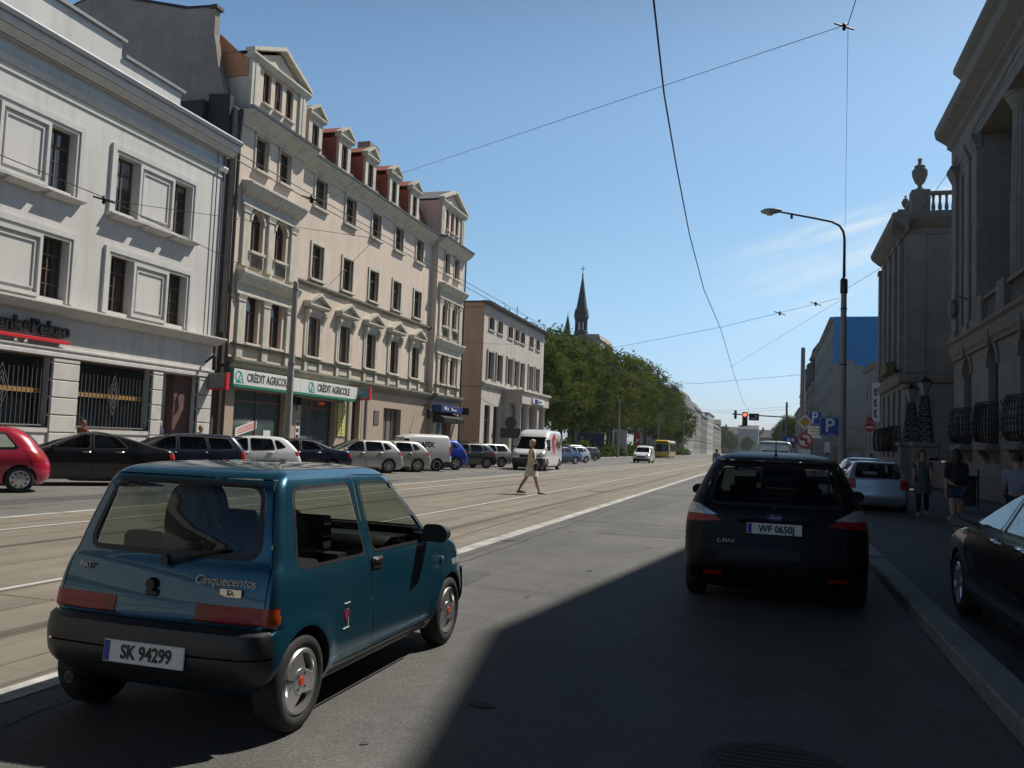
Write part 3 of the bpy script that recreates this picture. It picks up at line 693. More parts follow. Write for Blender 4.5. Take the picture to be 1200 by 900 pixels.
SPECS['bus'] = dict(L=12.0, w=1.27, H=3.1, wr=.48, ar=3.2, af=9.2, rim='steel', nz=22, ns=50, rf=.25, rr=.2, bf=.10, br=.03, tf=.02, tr=.0, gap=.02,
    rows=[(.28, 11.9, .08, 1.22), (.45, 11.98, .02, 1.26), (.9, 12.0, 0, 1.27), (1.2, 11.98, 0, 1.27), (2.2, 11.85, .02, 1.265), (2.75, 11.75, .06, 1.24), (2.95, 11.6, .15, 1.17), (3.05, 11.3, .4, 1.0), (3.1, 10.5, 1.0, .6)],
    ws0=11.8, belt=1.25, seats=False, doors=[[(10.0, .4), (11.2, .4), (11.2, 2.5), (10.0, 2.5)], [(5.6, .4), (6.9, .4), (6.9, 2.5), (5.6, 2.5)]],
    sidewin=[([(10.1, .7), (11.1, .7), (11.1, 2.4), (10.1, 2.4)], 0), ([(5.7, .7), (6.8, .7), (6.8, 2.4), (5.7, 2.4)], 1)]+[([(a, 1.2), (a+1.55, 1.2), (a+1.55, 2.45), (a, 2.45)], None) for a in (.6, 2.25, 3.9, 7.05, 8.5)], sglass='dglass', wround=.08,
    rearwin=[(-1.0, 1.5), (1.0, 1.5), (1.0, 2.5), (-1.0, 2.5)], rglass='dglass', shield=[(-1.12, 1.1), (1.12, 1.1), (1.08, 2.45), (-1.08, 2.45)], head=[('headlight', rect(.75, 1.15, .6, .85), 'lamp_clear')], tail=[('taillight', rect(1.0, 1.2, .8, 1.3), 'lamp_red')],
    front_on=[('destination_display', rect(-.9, .9, 2.55, 2.82), 'black')], plate=(.0, .6, 0))
# ------------------------------------------------------------------ ground, road, kerbs, rails
def asphalt(name, base, patchy, crack=True):
    m, nt, b = new_mat(name); N, L = nt.nodes, nt.links
    g = N.new('ShaderNodeNewGeometry'); b.inputs['Roughness'].default_value = .82
    def noise(sc, det, vec=None, rough=.6):
        n = N.new('ShaderNodeTexNoise'); n.inputs['Scale'].default_value = sc; n.inputs['Detail'].default_value = det; n.inputs['Roughness'].default_value = rough
        L.new(vec or g.outputs['Position'], n.inputs['Vector']); return n
    def ramp(src, a, bb, lo, hi):
        r = N.new('ShaderNodeMapRange'); r.inputs['From Min'].default_value = a; r.inputs['From Max'].default_value = bb; r.inputs['To Min'].default_value = lo; r.inputs['To Max'].default_value = hi
        L.new(src, r.inputs['Value']); return r.outputs['Result']
    def mul(a, bb):
        m_ = N.new('ShaderNodeMath'); m_.operation = 'MULTIPLY'; L.new(a, m_.inputs[0]); L.new(bb, m_.inputs[1]); return m_.outputs[0]
    mp = N.new('ShaderNodeMapping'); mp.inputs['Scale'].default_value = (1.2, .10, 1); L.new(g.outputs['Position'], mp.inputs['Vector'])
    v = mul(ramp(noise(60, 3).outputs['Fac'], .3, .7, .55, 1.42), ramp(noise(.35, 7).outputs['Fac'], .3, .7, 1-patchy, 1+patchy))
    v = mul(v, ramp(noise(1.0, 5, mp.outputs['Vector']).outputs['Fac'], .3, .7, .86, 1.12))
    v = mul(v, ramp(noise(13, 4).outputs['Fac'], .3, .7, .86, 1.13)); v = mul(v, ramp(noise(2.3, 6).outputs['Fac'], .32, .68, .88, 1.09))
    if crack:
        vo = N.new('ShaderNodeTexVoronoi'); vo.feature = 'DISTANCE_TO_EDGE'; vo.inputs['Scale'].default_value = .22
        dn = noise(.8, 5); mxv = N.new('ShaderNodeMix'); mxv.data_type = 'VECTOR'; mxv.inputs['Factor'].default_value = .35
        L.new(g.outputs['Position'], mxv.inputs['A']); L.new(dn.outputs['Color'], mxv.inputs['B']); L.new(mxv.outputs['Result'], vo.inputs['Vector'])
        v = mul(v, ramp(vo.outputs['Distance'], .0, .004, .84, 1.0))
    mx = N.new('ShaderNodeMix'); mx.data_type = 'RGBA'; mx.blend_type = 'MULTIPLY'; mx.inputs['Factor'].default_value = 1; mx.inputs['A'].default_value = (*base, 1)
    cb = N.new('ShaderNodeCombineColor'); [L.new(v, cb.inputs[i]) for i in range(3)]; L.new(cb.outputs['Color'], mx.inputs['B']); L.new(mx.outputs['Result'], b.inputs['Base Color'])
    bp = N.new('ShaderNodeBump'); bp.inputs['Strength'].default_value = .5; bp.inputs['Distance'].default_value = .006
    L.new(noise(120, 2).outputs['Fac'], bp.inputs['Height']); L.new(bp.outputs['Normal'], b.inputs['Normal'])
    return m

def slabs(name, base, w, l, var=.12, gap=.012, off=.5):
    """concrete slabs laid in rows along the street"""
    m, nt, b = new_mat(name); N, L = nt.nodes, nt.links; b.inputs['Roughness'].default_value = .85
    g = N.new('ShaderNodeNewGeometry'); sw = N.new('ShaderNodeMapping'); sw.inputs['Rotation'].default_value = (0, 0, R(90)); L.new(g.outputs['Position'], sw.inputs['Vector'])
    br = N.new('ShaderNodeTexBrick'); br.offset = off; br.inputs['Scale'].default_value = 1; br.inputs['Brick Width'].default_value = l; br.inputs['Row Height'].default_value = w
    br.inputs['Mortar Size'].default_value = gap; br.inputs['Color1'].default_value = (*[c*(1-var) for c in base], 1); br.inputs['Color2'].default_value = (*[c*(1+var) for c in base], 1)
    br.inputs['Mortar'].default_value = (*[c*(.72 if 'tram' in name else .45) for c in base], 1); L.new(sw.outputs['Vector'], br.inputs['Vector'])
    n = N.new('ShaderNodeTexNoise'); n.inputs['Scale'].default_value = .9; n.inputs['Detail'].default_value = 9; n.inputs['Roughness'].default_value = .7; L.new(g.outputs['Position'], n.inputs['Vector'])
    mp = N.new('ShaderNodeMapping'); mp.inputs['Scale'].default_value = (2.2, .12, 1); L.new(g.outputs['Position'], mp.inputs['Vector'])
    n2 = N.new('ShaderNodeTexNoise'); n2.inputs['Scale'].default_value = 1; n2.inputs['Detail'].default_value = 6; L.new(mp.outputs['Vector'], n2.inputs['Vector'])
    a = N.new('ShaderNodeMath'); a.operation = 'ADD'; L.new(n.outputs['Fac'], a.inputs[0]); L.new(n2.outputs['Fac'], a.inputs[1])
    mr = N.new('ShaderNodeMapRange'); mr.inputs['From Min'].default_value = .7; mr.inputs['From Max'].default_value = 1.35; mr.inputs['To Min'].default_value = .68; mr.inputs['To Max'].default_value = 1.2; L.new(a.outputs[0], mr.inputs['Value'])
    mx = N.new('ShaderNodeMix'); mx.data_type = 'RGBA'; mx.blend_type = 'MULTIPLY'; mx.inputs['Factor'].default_value = 1; L.new(br.outputs['Color'], mx.inputs['A'])
    cb = N.new('ShaderNodeCombineColor'); [L.new(mr.outputs['Result'], cb.inputs[i]) for i in range(3)]; L.new(cb.outputs['Color'], mx.inputs['B']); L.new(mx.outputs['Result'], b.inputs['Base Color'])
    bp = N.new('ShaderNodeBump'); bp.inputs['Strength'].default_value = .35; bp.inputs['Distance'].default_value = .008; L.new(n.outputs['Fac'], bp.inputs['Height']); L.new(bp.outputs['Normal'], b.inputs['Normal'])
    return m

M_ASPH = asphalt('worn asphalt', (.098, .096, .092), .22)
M_ASPH2 = asphalt('pale asphalt', (.135, .132, .125), .2)
M_WALK = asphalt('pavement asphalt', (.062, .061, .060), .25)
M_TRAM = slabs('tram bed slabs', (.195, .172, .138), 1.02, 2.2, .05, .006, 0)
M_KERB = mat('granite kerb', (.21, .21, .205), .8, var=.2, scale=14, var2=.3, scale2=.9)
M_MARK = mat('road marking white', (.50, .50, .47), .7, var=.18, scale=7, var2=.45, scale2=2.2, col2=(.20, .195, .185))
M_RAIL = mat('rail steel with painted glint', (.80, .80, .78), .35, .45, var=.08)  # sun and sky glint put into the pale base colour
M_RAILD = mat('dull rail steel', (.155, .13, .10), .55, .5, var=.2)
M_GROOVE = mat('rail groove', (.105, .09, .073), .9)

def sheet(name, x0, x1, y0, y1, z, m, parent=None):
    b = MB(); ny = max(1, int((y1-y0)/60))
    for i in range(ny): b.quad((x0, y0+(y1-y0)*i/ny, z), (x1, y0+(y1-y0)*i/ny, z), (x1, y0+(y1-y0)*(i+1)/ny, z), (x0, y0+(y1-y0)*(i+1)/ny, z))
    return tag(b.build(name, m, parent), kind='structure')
b = MB(); b.box(-450, 450, -120, 760, -1.0, -.012); tag(b.build('ground', mat('far ground', (.10, .11, .07), .95, var=.2, scale=.02)), kind='structure')
sheet('road', -4.05, 1.40, -70, 620, 0.0, M_ASPH)
sheet('road', -19.3, -12.0, -70, 620, 0.0, M_ASPH2)
sheet('tram_bed', -12.0, -4.05, -70, 620, -.001, M_TRAM)
b = MB(); b.box(1.62, 60, -70, 620, -.3, .06); tag(b.build('pavement', M_WALK), kind='structure')
b = MB(); b.box(-60, -19.55, -70, 620, -.3, .12); tag(b.build('pavement', slabs('grey pavement slabs', (.20, .19, .18), .5, .5)), kind='structure')
b = MB()
y = -12.0
while y < 240:
    l = 1.95 if y < 60 else 9.0; b.cham(1.36+random.uniform(-.006, .006), 1.62, y+.008, y+l-.008, -.2, .124+random.uniform(-.006, .006), .018); y += l
tag(b.build('kerb', M_KERB), kind='structure')
b = MB()
y = 10.0
while y < 300: l = 2.0 if y < 80 else 10; b.cham(-19.56, -19.3, y+.006, y+l-.006, -.2, .125, .015); y += l
tag(b.build('kerb', M_KERB), kind='structure')
# painted lines
b = MB(); 
for i in range(80): y0 = -8+i*2.9; b.quad((-4.27-random.uniform(0, .006), y0, .004), (-4.05+random.uniform(0, .006), y0, .004), (-4.05+random.uniform(0, .006), y0+2.9, .004), (-4.27, y0+2.9, .004))
tag(b.build('road_marking', M_MARK), kind='structure')
b = MB()
b.quad((-12.16, 2, .004), (-11.98, 2, .004), (-11.98, 46, .004), (-12.16, 46, .004))
for i in range(60): y0 = 47.5+i*3.2; b.quad((-12.16, y0, .004), (-11.98, y0, .004), (-11.98, y0+2.3, .004), (-12.16, y0+2.3, .004))
for i in range(14): b.quad((-12.16, 245+i*9, .004), (-11.98, 245+i*9, .004), (-11.98, 249+i*9, .004), (-12.16, 249+i*9, .004))
tag(b.build('road_marking', M_MARK), kind='structure')
# parking bay line where the cars' tails end
b = MB(); b.quad((-16.42, 4, .004), (-16.34, 4, .004), (-16.34, 60, .004), (-16.42, 60, .004))
tag(b.build('road_marking', mat('faded yellow line', (.30, .25, .14), .8, var=.3, scale=3, var2=.5, scale2=1.2, col2=(.14, .135, .125))), kind='structure')
# two tram tracks
for (xa, xb) in ((-10.68, -9.24), (-6.85, -5.38)):
    for x in (xa, xb):
        painted_glint = x in (-10.68, -6.85)
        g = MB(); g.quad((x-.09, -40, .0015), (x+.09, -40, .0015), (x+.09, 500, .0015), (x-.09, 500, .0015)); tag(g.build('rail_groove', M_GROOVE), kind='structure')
        g = MB(); g.box(x-.036, x+.036, -40, 500, -.05, .006); tag(g.build('tram_rail', M_RAIL if painted_glint else M_RAILD), kind='structure')
# joints across the tram bed, tar seams and a manhole on the asphalt
b = MB()
for k in range(46): b.quad((-12.0, -6+k*6.1, .002), (-4.3, -6+k*6.1, .002), (-4.3, -5.97+k*6.1, .002), (-12.0, -5.97+k*6.1, .002))
for x in (-11.35, -9.96, -8.05, -6.1, -4.72): b.quad((x, -20, .002), (x+.03, -20, .002), (x+.03, 300, .002), (x, 300, .002))
tag(b.build('slab_joints', mat('joint tar', (.168, .148, .12), .9, var=.4, scale=2)), kind='structure')
b = MB()
def seam(pts, w=.03):
    for (x0, y0), (x1, y1) in zip(pts, pts[1:]):
        d = Vector((x1-x0, y1-y0)).normalized()*w/2; b.quad((x0-d.y, y0+d.x, .003), (x0+d.y, y0-d.x, .003), (x1+d.y, y1-d.x, .003), (x1-d.y, y1+d.x, .003))
seam([(-4.0, 17.6), (-2.9, 17.45), (-1.9, 17.6), (-.9, 17.5), (.6, 17.6)], .05); seam([(-4.0, 30.2), (-2, 30.0), (1.3, 30.3)], .06)
tag(b.build('tar_seam', mat('tar seam', (.045, .043, .04), .7, var=.3, scale=6)), kind='structure')
# repair patches, oil drips and the broken edge beside the white line
def blob(b, x, y, rx, ry, z, n=18, seed=0):
    rr = random.Random(seed); ph = [rr.uniform(.8, 1.15) for _ in range(n)]
    b.add([(x+rx*ph[k]*math.cos(2*math.pi*k/n), y+ry*ph[k]*math.sin(2*math.pi*k/n), z) for k in range(n)], [tuple(range(n))])
b = MB()
for x0, x1, y0, y1 in ((-2.9, -1.5, 15.2, 17.1), (-3.6, -2.7, 22.0, 26.5), (-1.9, -.4, 27.5, 29.4), (-15.2, -13.0, 26, 29.5), (-14.8, -13.9, 12.5, 18.5), (-3.9, -3.1, 7.6, 9.8)): b.quad((x0, y0, .0035), (x1, y0+.04, .0035), (x1-.03, y1, .0035), (x0+.02, y1-.05, .0035))
tag(b.build('asphalt_patch', asphalt('patched asphalt', (.080, .079, .077), .2, False)), kind='structure')
b = MB()
for i in range(26): blob(b, random.uniform(-3.4, .8), random.uniform(3.5, 34), random.uniform(.015, .05), random.uniform(.02, .09), .005, 12, i)
for i in range(14): blob(b, random.uniform(-15.8, -13), random.uniform(14, 48), random.uniform(.03, .10), random.uniform(.04, .2), .005, 12, 50+i)
blob(b, -3.05, 4.75, .10, .07, .005, 14, 99); blob(b, -1.6, 4.9, .09, .05, .005, 14, 98)
tag(b.build('oil_spots', mat('oil spots', (.055, .053, .05), .85, var=.3, scale=9)), kind='structure')
b = MB(); rr = random.Random(8); pts = [(-3.74+rr.uniform(-.045, .045), 2.5+i*.33) for i in range(170)]; seam(pts, .028)
pts = [(-3.93+rr.uniform(-.025, .025), 9+i*.4) for i in range(60)]; seam(pts, .016)
tag(b.build('tar_seam', MATS['tar seam']), kind='structure')
m_iron = mat('cast iron', (.040, .039, .038), .8, .0, var=.3, scale=30)
root = empty('manhole_cover', (.05, 4.55, 0), 0, 'round iron manhole cover in the shaded asphalt by the kerb', 'manhole')
b = MB(); b.lathe([(.36, .0), (.36, .005), (.31, .005), (.31, .002)], n=28); b.build('rim', m_iron, root, 30)
b = MB(); b.lathe([(.305, .0), (.305, .005), (0, .005)], n=28)
for i in range(-4, 5): hw = math.sqrt(.28**2-(i*.06)**2); b.box(-hw, hw, i*.06-.012, i*.06+.012, .004, .0085)
b.build('lid', m_iron, root, 30)
# ------------------------------------------------------------------ facades
XF = -23.5  # left facade measures below were scaled up about the camera to this plane
def LF(xf=XF): return lambda u, d, v: (xf+d, u, v)          # left side of the street: u along it, d towards it
def RF_(xf): return lambda u, d, v: (xf-d, u, v)            # right side of the street
def SF(yf): return lambda u, d, v: (u, yf-d, v)             # a wall that faces the camera

def wall(b, u0, u1, v0, v1, holes, d=0.0, depth=.28, arched=()):
    us = sorted({u0, u1, *[h[0] for h in holes], *[h[1] for h in holes]}); vs_ = sorted({v0, v1, *[h[2] for h in holes], *[h[3] for h in holes]})
    us = [u for u in us if u0 <= u <= u1]; vs_ = [v for v in vs_ if v0 <= v <= v1]
    for i in range(len(us)-1):
        for j in range(len(vs_)-1):
            cu, cv = (us[i]+us[i+1])/2, (vs_[j]+vs_[j+1])/2
            if any(h[0] < cu < h[1] and h[2] < cv < h[3] for h in holes): continue
            b.quad((us[i], d, vs_[j]), (us[i+1], d, vs_[j]), (us[i+1], d, vs_[j+1]), (us[i], d, vs_[j+1]))
    for k, h in enumerate(holes):
        a, c, e, f = h[:4]; dp = d-(h[4] if len(h) > 4 else depth)
        if k in arched:
            r = (c-a)/2; m_ = (a+c)/2; n = 10; arc = [(m_-r*math.cos(math.pi*t/n), f-r+r*math.sin(math.pi*t/n)) for t in range(n+1)]
            for (p, q) in zip(arc, arc[1:]):
                b.quad((p[0], d, p[1]), (q[0], d, q[1]), (q[0], d, f), (p[0], d, f)); b.quad((p[0], d, p[1]), (q[0], d, q[1]), (q[0], dp, q[1]), (p[0], dp, p[1]))
            f2 = f-r
        else:
            f2 = f; b.quad((a, d, f), (c, d, f), (c, dp, f), (a, dp, f))
        b.quad((a, d, e), (a, d, f2), (a, dp, f2), (a, dp, e)); b.quad((c, d, e), (c, d, f2), (c, dp, f2), (c, dp, e)); b.quad((a, d, e), (c, d, e), (c, dp, e), (a, dp, e))

def cornice(b, u0, u1, prof, ret0=0, ret1=0):
    """profile of (d, v) run along u; closed against the wall"""
    b.prism(prof, lambda d, v: (u0, d, v), lambda d, v: (u1, d, v))

def surround(b, u0, u1, v0, v1, w=.16, d=.06, sill=True, d0=0.0, so=.10, sd=.16):
    b.box(u0-w, u0, d0-.05, d0+d, v0, v1+w); b.box(u1, u1+w, d0-.05, d0+d, v0, v1+w); b.box(u0, u1, d0-.05, d0+d-.004, v1, v1+w)
    if sill: b.box(u0-w-so, u1+w+so, d0-.05, d0+sd, v0-.12, v0)

def curtain_glass(name, dark, cloth, share):
    """reflecting pane with folded curtains or a blind behind it, different from pane to pane"""
    m, nt, b = new_mat(name); N, L = nt.nodes, nt.links; b.inputs['Roughness'].default_value = .04; b.inputs['Specular IOR Level'].default_value = .9
    oi = N.new('ShaderNodeObjectInfo'); tc = N.new('ShaderNodeTexCoord'); sp = N.new('ShaderNodeSeparateXYZ'); L.new(tc.outputs['Generated'], sp.inputs[0])
    def mm(op, a, c=None):
        q = N.new('ShaderNodeMath'); q.operation = op
        for k, v in enumerate((a, c)):
            if v is None: continue
            if isinstance(v, (int, float)): q.inputs[k].default_value = v
            else: L.new(v, q.inputs[k])
        return q.outputs[0]
    u = mm('MAXIMUM', sp.outputs['X'], sp.outputs['Y']); r = oi.outputs['Random']
    r2 = mm('FRACT', mm('MULTIPLY', r, 7.31)); r3 = mm('FRACT', mm('MULTIPLY', r, 17.7))
    side = mm('GREATER_THAN', mm('ABSOLUTE', mm('SUBTRACT', u, .5)), mm('MULTIPLY_ADD', r2, .35)); 
    blind = mm('MULTIPLY', mm('GREATER_THAN', sp.outputs['Z'], mm('MULTIPLY', r3, 1.3)), mm('LESS_THAN', r2, .4))
    has = mm('LESS_THAN', r, share); mask = mm('MULTIPLY', mm('MAXIMUM', side, blind), has)
    fold = mm('MULTIPLY_ADD', mm('SINE', mm('MULTIPLY', u, 46.0)), .22); fold = mm('ADD', fold, .75)
    mx = N.new('ShaderNodeMix'); mx.data_type = 'RGBA'; mx.inputs['A'].default_value = (*dark, 1); L.new(mask, mx.inputs['Factor'])
    sc = N.new('ShaderNodeVectorMath'); sc.operation = 'SCALE'; sc.inputs[0].default_value = cloth; L.new(fold, sc.inputs['Scale']); L.new(sc.outputs[0], mx.inputs['B']); L.new(mx.outputs['Result'], b.inputs['Base Color'])
    n = N.new('ShaderNodeTexNoise'); n.inputs['Scale'].default_value = 1.1; L.new(tc.outputs['Object'], n.inputs['Vector']); bp = N.new('ShaderNodeBump'); bp.inputs['Strength'].default_value = .12; bp.inputs['Distance'].default_value = .05; L.new(n.outputs['Fac'], bp.inputs['Height']); L.new(bp.outputs['Normal'], b.inputs['Normal'])
    return m
M_GL = curtain_glass('house window glass', (.010, .013, .017), (.16, .16, .155), .55)
M_GL2 = mat('house window glass with blind', (.03, .027, .024), .06, spec=.9, var=.3, scale=2)
M_GL3 = mat('house window glass with white curtain', (.085, .085, .08), .08, spec=.8, var=.25, scale=6)
WM = {}
def house_window(parent, F, u0, u1, v0, v1, d, fm, style='cross', glass=None, arch=False, name='window'):
    """frame as a part, its pane as a sub-part"""
    w, h = u1-u0, v1-v0; key = (round(w, 3), round(h, 3), style, arch, F(0, 1, 0)[0]-F(0, 0, 0)[0], F(0, 1, 0)[1]-F(0, 0, 0)[1], fm.name)
    ox, oy, oz = F(0, 0, 0)
    if key not in WM:
        L0 = lambda u, dd, v: tuple(a-b_ for a, b_ in zip(F(u, dd, v), (ox, oy, oz)))
        b = MB(L0); t = min(.07, w*.09)
        b.box(-w/2, -w/2+t, -.05, .03, 0, h); b.box(w/2-t, w/2, -.05, .03, 0, h); b.box(-w/2+t, w/2-t, -.05, .028, 0, t); b.box(-w/2+t, w/2-t, -.05, .028, h-t, h)
        if style in ('cross', 'tee'):
            b.box(-w/2+t, w/2-t, -.04, .04, h*.66, h*.66+t); b.box(-t*.5, t*.5, -.04, .034, t, h*.66)
            if style == 'cross': b.box(-t*.45, t*.45, -.04, .03, h*.66+t, h-t)
        elif style == 'grid':
            b.box(-w/2+t, w/2-t, -.04, .04, h*.70, h*.70+t*.8); b.box(-t*.4, t*.4, -.04, .034, t, h-t)
            for k in (1, 2): b.box(-w/2+t, w/2-t, -.03, .02, h*.70*k/3, h*.70*k/3+.03)
        elif style == 'two': b.box(-t*.5, t*.5, -.04, .034, t, h-t)
        if arch:
            r = w/2; n = 8; arc = [(-r*math.cos(math.pi*k/n), h-r+r*math.sin(math.pi*k/n)) for k in range(n+1)]
        g = MB(L0); g.quad((-w/2+t*.5, -.01, t*.5), (w/2-t*.5, -.01, t*.5), (w/2-t*.5, -.01, h-t*.5), (-w/2+t*.5, -.01, h-t*.5))
        WM[key] = (b.mesh(name, fm), g)
    fme, g = WM[key]
    o = link(name, fme, parent); o.location = Vector(F((u0+u1)/2, d, v0))
    gk = key+(glass.name if glass else '',)
    if gk not in WM: WM[gk] = g.mesh('pane', glass or M_GL)
    link('pane', WM[gk], o)
    return o

# ------------------------------------------------------------------ the white bank building, nearest on the left
M_BANK = mat('pale grey render', (.57, .555, .53), .85, var=.06, scale=1.2, streak=.24, var2=.14, scale2=.3, bump=.1)
M_BANKD = mat('grey render trim', (.51, .50, .48), .8, var=.06, scale=2, streak=.2)
M_STONE = mat('pale rusticated stone', (.50, .49, .465), .85, var=.08, scale=2.5, streak=.15)
M_METAL = mat('zinc flashing', (.20, .205, .215), .6, .35, var=.15, scale=2)
M_WOODW = mat('brown wooden window frame', (.10, .055, .03), .6, var=.2, scale=6)
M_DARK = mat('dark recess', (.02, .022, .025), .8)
bank = empty('bank_building', (XF, 25, 0), 0, 'pale grey rendered bank building with paired windows and black lettering over a red bar', 'building')
def bpart(nm, b, m, smooth=None, par=None):
    """build in world space, then hang under the building without moving; marked pieces become parts of their own"""
    for q in b.pieces(): o = hang(q.build(nm, m, None, smooth), par or bank)
    return o
def hang(o, root):
    o.parent = root; o.matrix_parent_inverse = Matrix.Translation(-root.location) if root.parent is None and root.type == 'EMPTY' else root.matrix_basis.inverted()
    return o
F = LF()
PER = 6.27
groups = [25.2-PER*k for k in range(0, 5)]
holes = []
for g in groups:
    for v0, v1 in ((9.62, 11.75), (5.86, 7.98)):
        holes += [(g+.34, g+1.46, v0, v1), (g+3.48, g+4.62, v0, v1)]
gf = [(24.4, 28.15, 1.45, 3.9), (28.75, 31.0, .12, 3.86)]+[(24.4-4.93*k, 28.15-4.93*k, 1.45, 3.9) for k in range(1, 6)]
b = MB(F); wall(b, -60, 31.9, .1, 14.0, holes+gf, 0, .38)
b.box(-60, 31.9, -14, -.7, .1, 14.0); b.quad((31.9, 0, .1), (31.9, -14, .1), (31.9, -14, 14), (31.9, 0, 14))
bpart('wall', b, M_BANK)
b = MB(F)
for g in groups:
    for v0, v1 in ((9.5, 12.08), (5.75, 8.24)):
        b.nxt(); b.box(g, g+.2, -.05, .10, v0, v1); b.box(g+4.75, g+4.95, -.05, .10, v0, v1); b.box(g+.2, g+4.75, -.05, .098, v1-.2, v1)
        b.box(g+.2, g+.32, -.05, .05, v0, v1-.2); b.box(g+4.63, g+4.75, -.05, .05, v0, v1-.2); b.box(g+.32, g+4.63, -.05, .048, v1-.32, v1-.2)
        x0, x1 = g+1.48, g+3.46
        b.box(x0, x0+.12, -.05, .10, v0+.05, v1-.34); b.box(x1-.12, x1, -.05, .10, v0+.05, v1-.34); b.box(x0+.12, x1-.12, -.05, .098, v0+.05, v0+.17); b.box(x0+.12, x1-.12, -.05, .098, v1-.46, v1-.34)
        b.box(x0+.24, x0+.29, -.05, .05, v0+.3, v1-.6); b.box(x1-.29, x1-.24, -.05, .05, v0+.3, v1-.6); b.box(x0+.29, x1-.29, -.05, .048, v0+.3, v0+.35); b.box(x0+.29, x1-.29, -.05, .048, v1-.65, v1-.6)
bpart('window_surround', b, M_BANKD)
b = MB(F)
for g in groups: b.nxt(); b.prism([(-.1, 9.5), (.30, 9.46), (.30, 9.42), (.12, 9.36), (-.1, 9.34)], lambda d, v: (g-.08, d, v), lambda d, v: (g+5.03, d, v))
for g in groups:
    for a0 in (.1, 1.75, 3.4): b.nxt(); b.prism([(-.1, 9.34), (.28, 9.415), (.42, 9.40), (.42, 9.37), (.1, 9.27), (-.1, 9.27)], lambda d, v: (g+a0, d, v), lambda d, v: (g+a0+1.35, d, v))
bpart('window_sill', b, M_BANKD)
for g in groups:
    for v0, v1 in ((9.62, 11.75), (5.86, 7.98)):
        for a, c in ((.34, 1.46), (3.48, 4.62)): hang(house_window(None, F, g+a, g+c, v0, v1, -.32, M_WOODW, 'grid'), bank)
b = MB(F); cornice(b, -60, 32.0, [(-.05, 13.05), (.10, 13.05), (.16, 13.22), (.14, 13.30), (-.05, 13.30)]); cornice(b, -60, 31.9, [(-.05, 12.78), (.05, 12.78), (.05, 12.86), (-.05, 12.86)])
cornice(b, -60, 32.1, [(-.05, 13.75), (.3, 13.82), (.55, 14.02), (.62, 14.18), (.62, 14.28), (-.05, 14.28)])
bpart('cornice', b, M_BANKD)
b = MB(F); cornice(b, -60, 32.15, [(-.05, 14.281), (.70, 14.281), (.74, 14.42), (.70, 14.50), (-.05, 14.62)]); bpart('gutter', b, M_METAL)
b = MB(F); b.box(-60, 25.4, -.5, -.04, 14.4, 16.0); b.box(25.4, 28.8, -.5, -.045, 14.4, 15.45); bpart('parapet', b, M_BANK)
b = MB(F); b.box(-60, 25.52, -.6, .10, 16.0, 16.12); b.box(25.52, 28.95, -.6, .09, 15.45, 15.57); bpart('parapet_cap', b, M_METAL)
b = MB(F); cornice(b, -60, 32.1, [(-.05, 5.3), (.2, 5.34), (.5, 5.5), (.58, 5.56), (.58, 5.62), (-.05, 5.74)]); bpart('ledge', b, M_BANKD)
b = MB(F); cornice(b, -60, 31.95, [(-.05, 3.9), (.12, 3.9), (.12, 4.02), (.06, 4.05), (.06, 4.12), (.12, 4.14), (.12, 4.2), (-.05, 4.24)]); bpart('lintel_moulding', b, M_BANKD)
piers = [(23.22, 24.4), (28.15, 28.75), (31.0, 31.9)]+[(23.22-4.93*k, 24.4-4.93*k) for k in range(1, 5)]
b = MB(F)
for a, c in piers:
    b.nxt(); v = .12
    while v < 3.85: v1 = min(v+.60, 3.9); b.cham(a-.0, c+.0, -.1, .085, v, v1-.035, .02); v = v1
bpart('stone_pier', b, M_STONE)
b = MB(F)
for a, c in [(h[0], h[1]) for h in gf if h[2] > 1]: b.nxt(); b.box(a, c, -.36, .05, 1.30, 1.45); b.box(a, c, -.36, -.01, .12, 1.30)
bpart('window_sill', b, M_STONE)
m_grille = mat('pale steel bars', (.26, .265, .26), .5, .4)
for h in gf:
    if h[2] < 1: continue
    a, c = h[0], h[1]
    o = hang(house_window(None, F, a, c, 1.45, 3.9, -.36, M_WOODW, 'plain', name='bank_window'), bank)
    b = MB(F); n = 20
    for i in range(n): u = a+.12+(c-a-.24)*i/(n-1); b.tube([(u, -.10, 1.5), (u, -.10, 3.45 if i not in (9, 10) else 3.2)], .013, 5)
    b.box(a, c, -.11, -.09, 1.52, 1.56); m_ = (a+c)/2
    for s in (0, .11, .2):
        for sg in (1, -1): b.tube([(m_, -.08, 3.5-s*2.2), (m_+sg*(.30-s), -.08, 2.75), (m_, -.08, 2.0+s*2.2)], .009, 5)
    bpart('window_grille', b, m_grille)
    b = MB(F); b.box(a+.1, c-.1, -.30, -.27, 2.62, 2.78); bpart('transom_bar', b, mat('ochre painted wood', (.30, .17, .04), .6, var=.3, scale=5))
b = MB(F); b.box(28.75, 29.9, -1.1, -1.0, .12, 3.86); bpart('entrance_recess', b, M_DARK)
b = MB(F); b.box(29.9, 31.0, -1.0, -.28, .12, 3.86); bpart('entrance_side_wall', b, mat('dull maroon render', (.105, .055, .05), .7, var=.1))
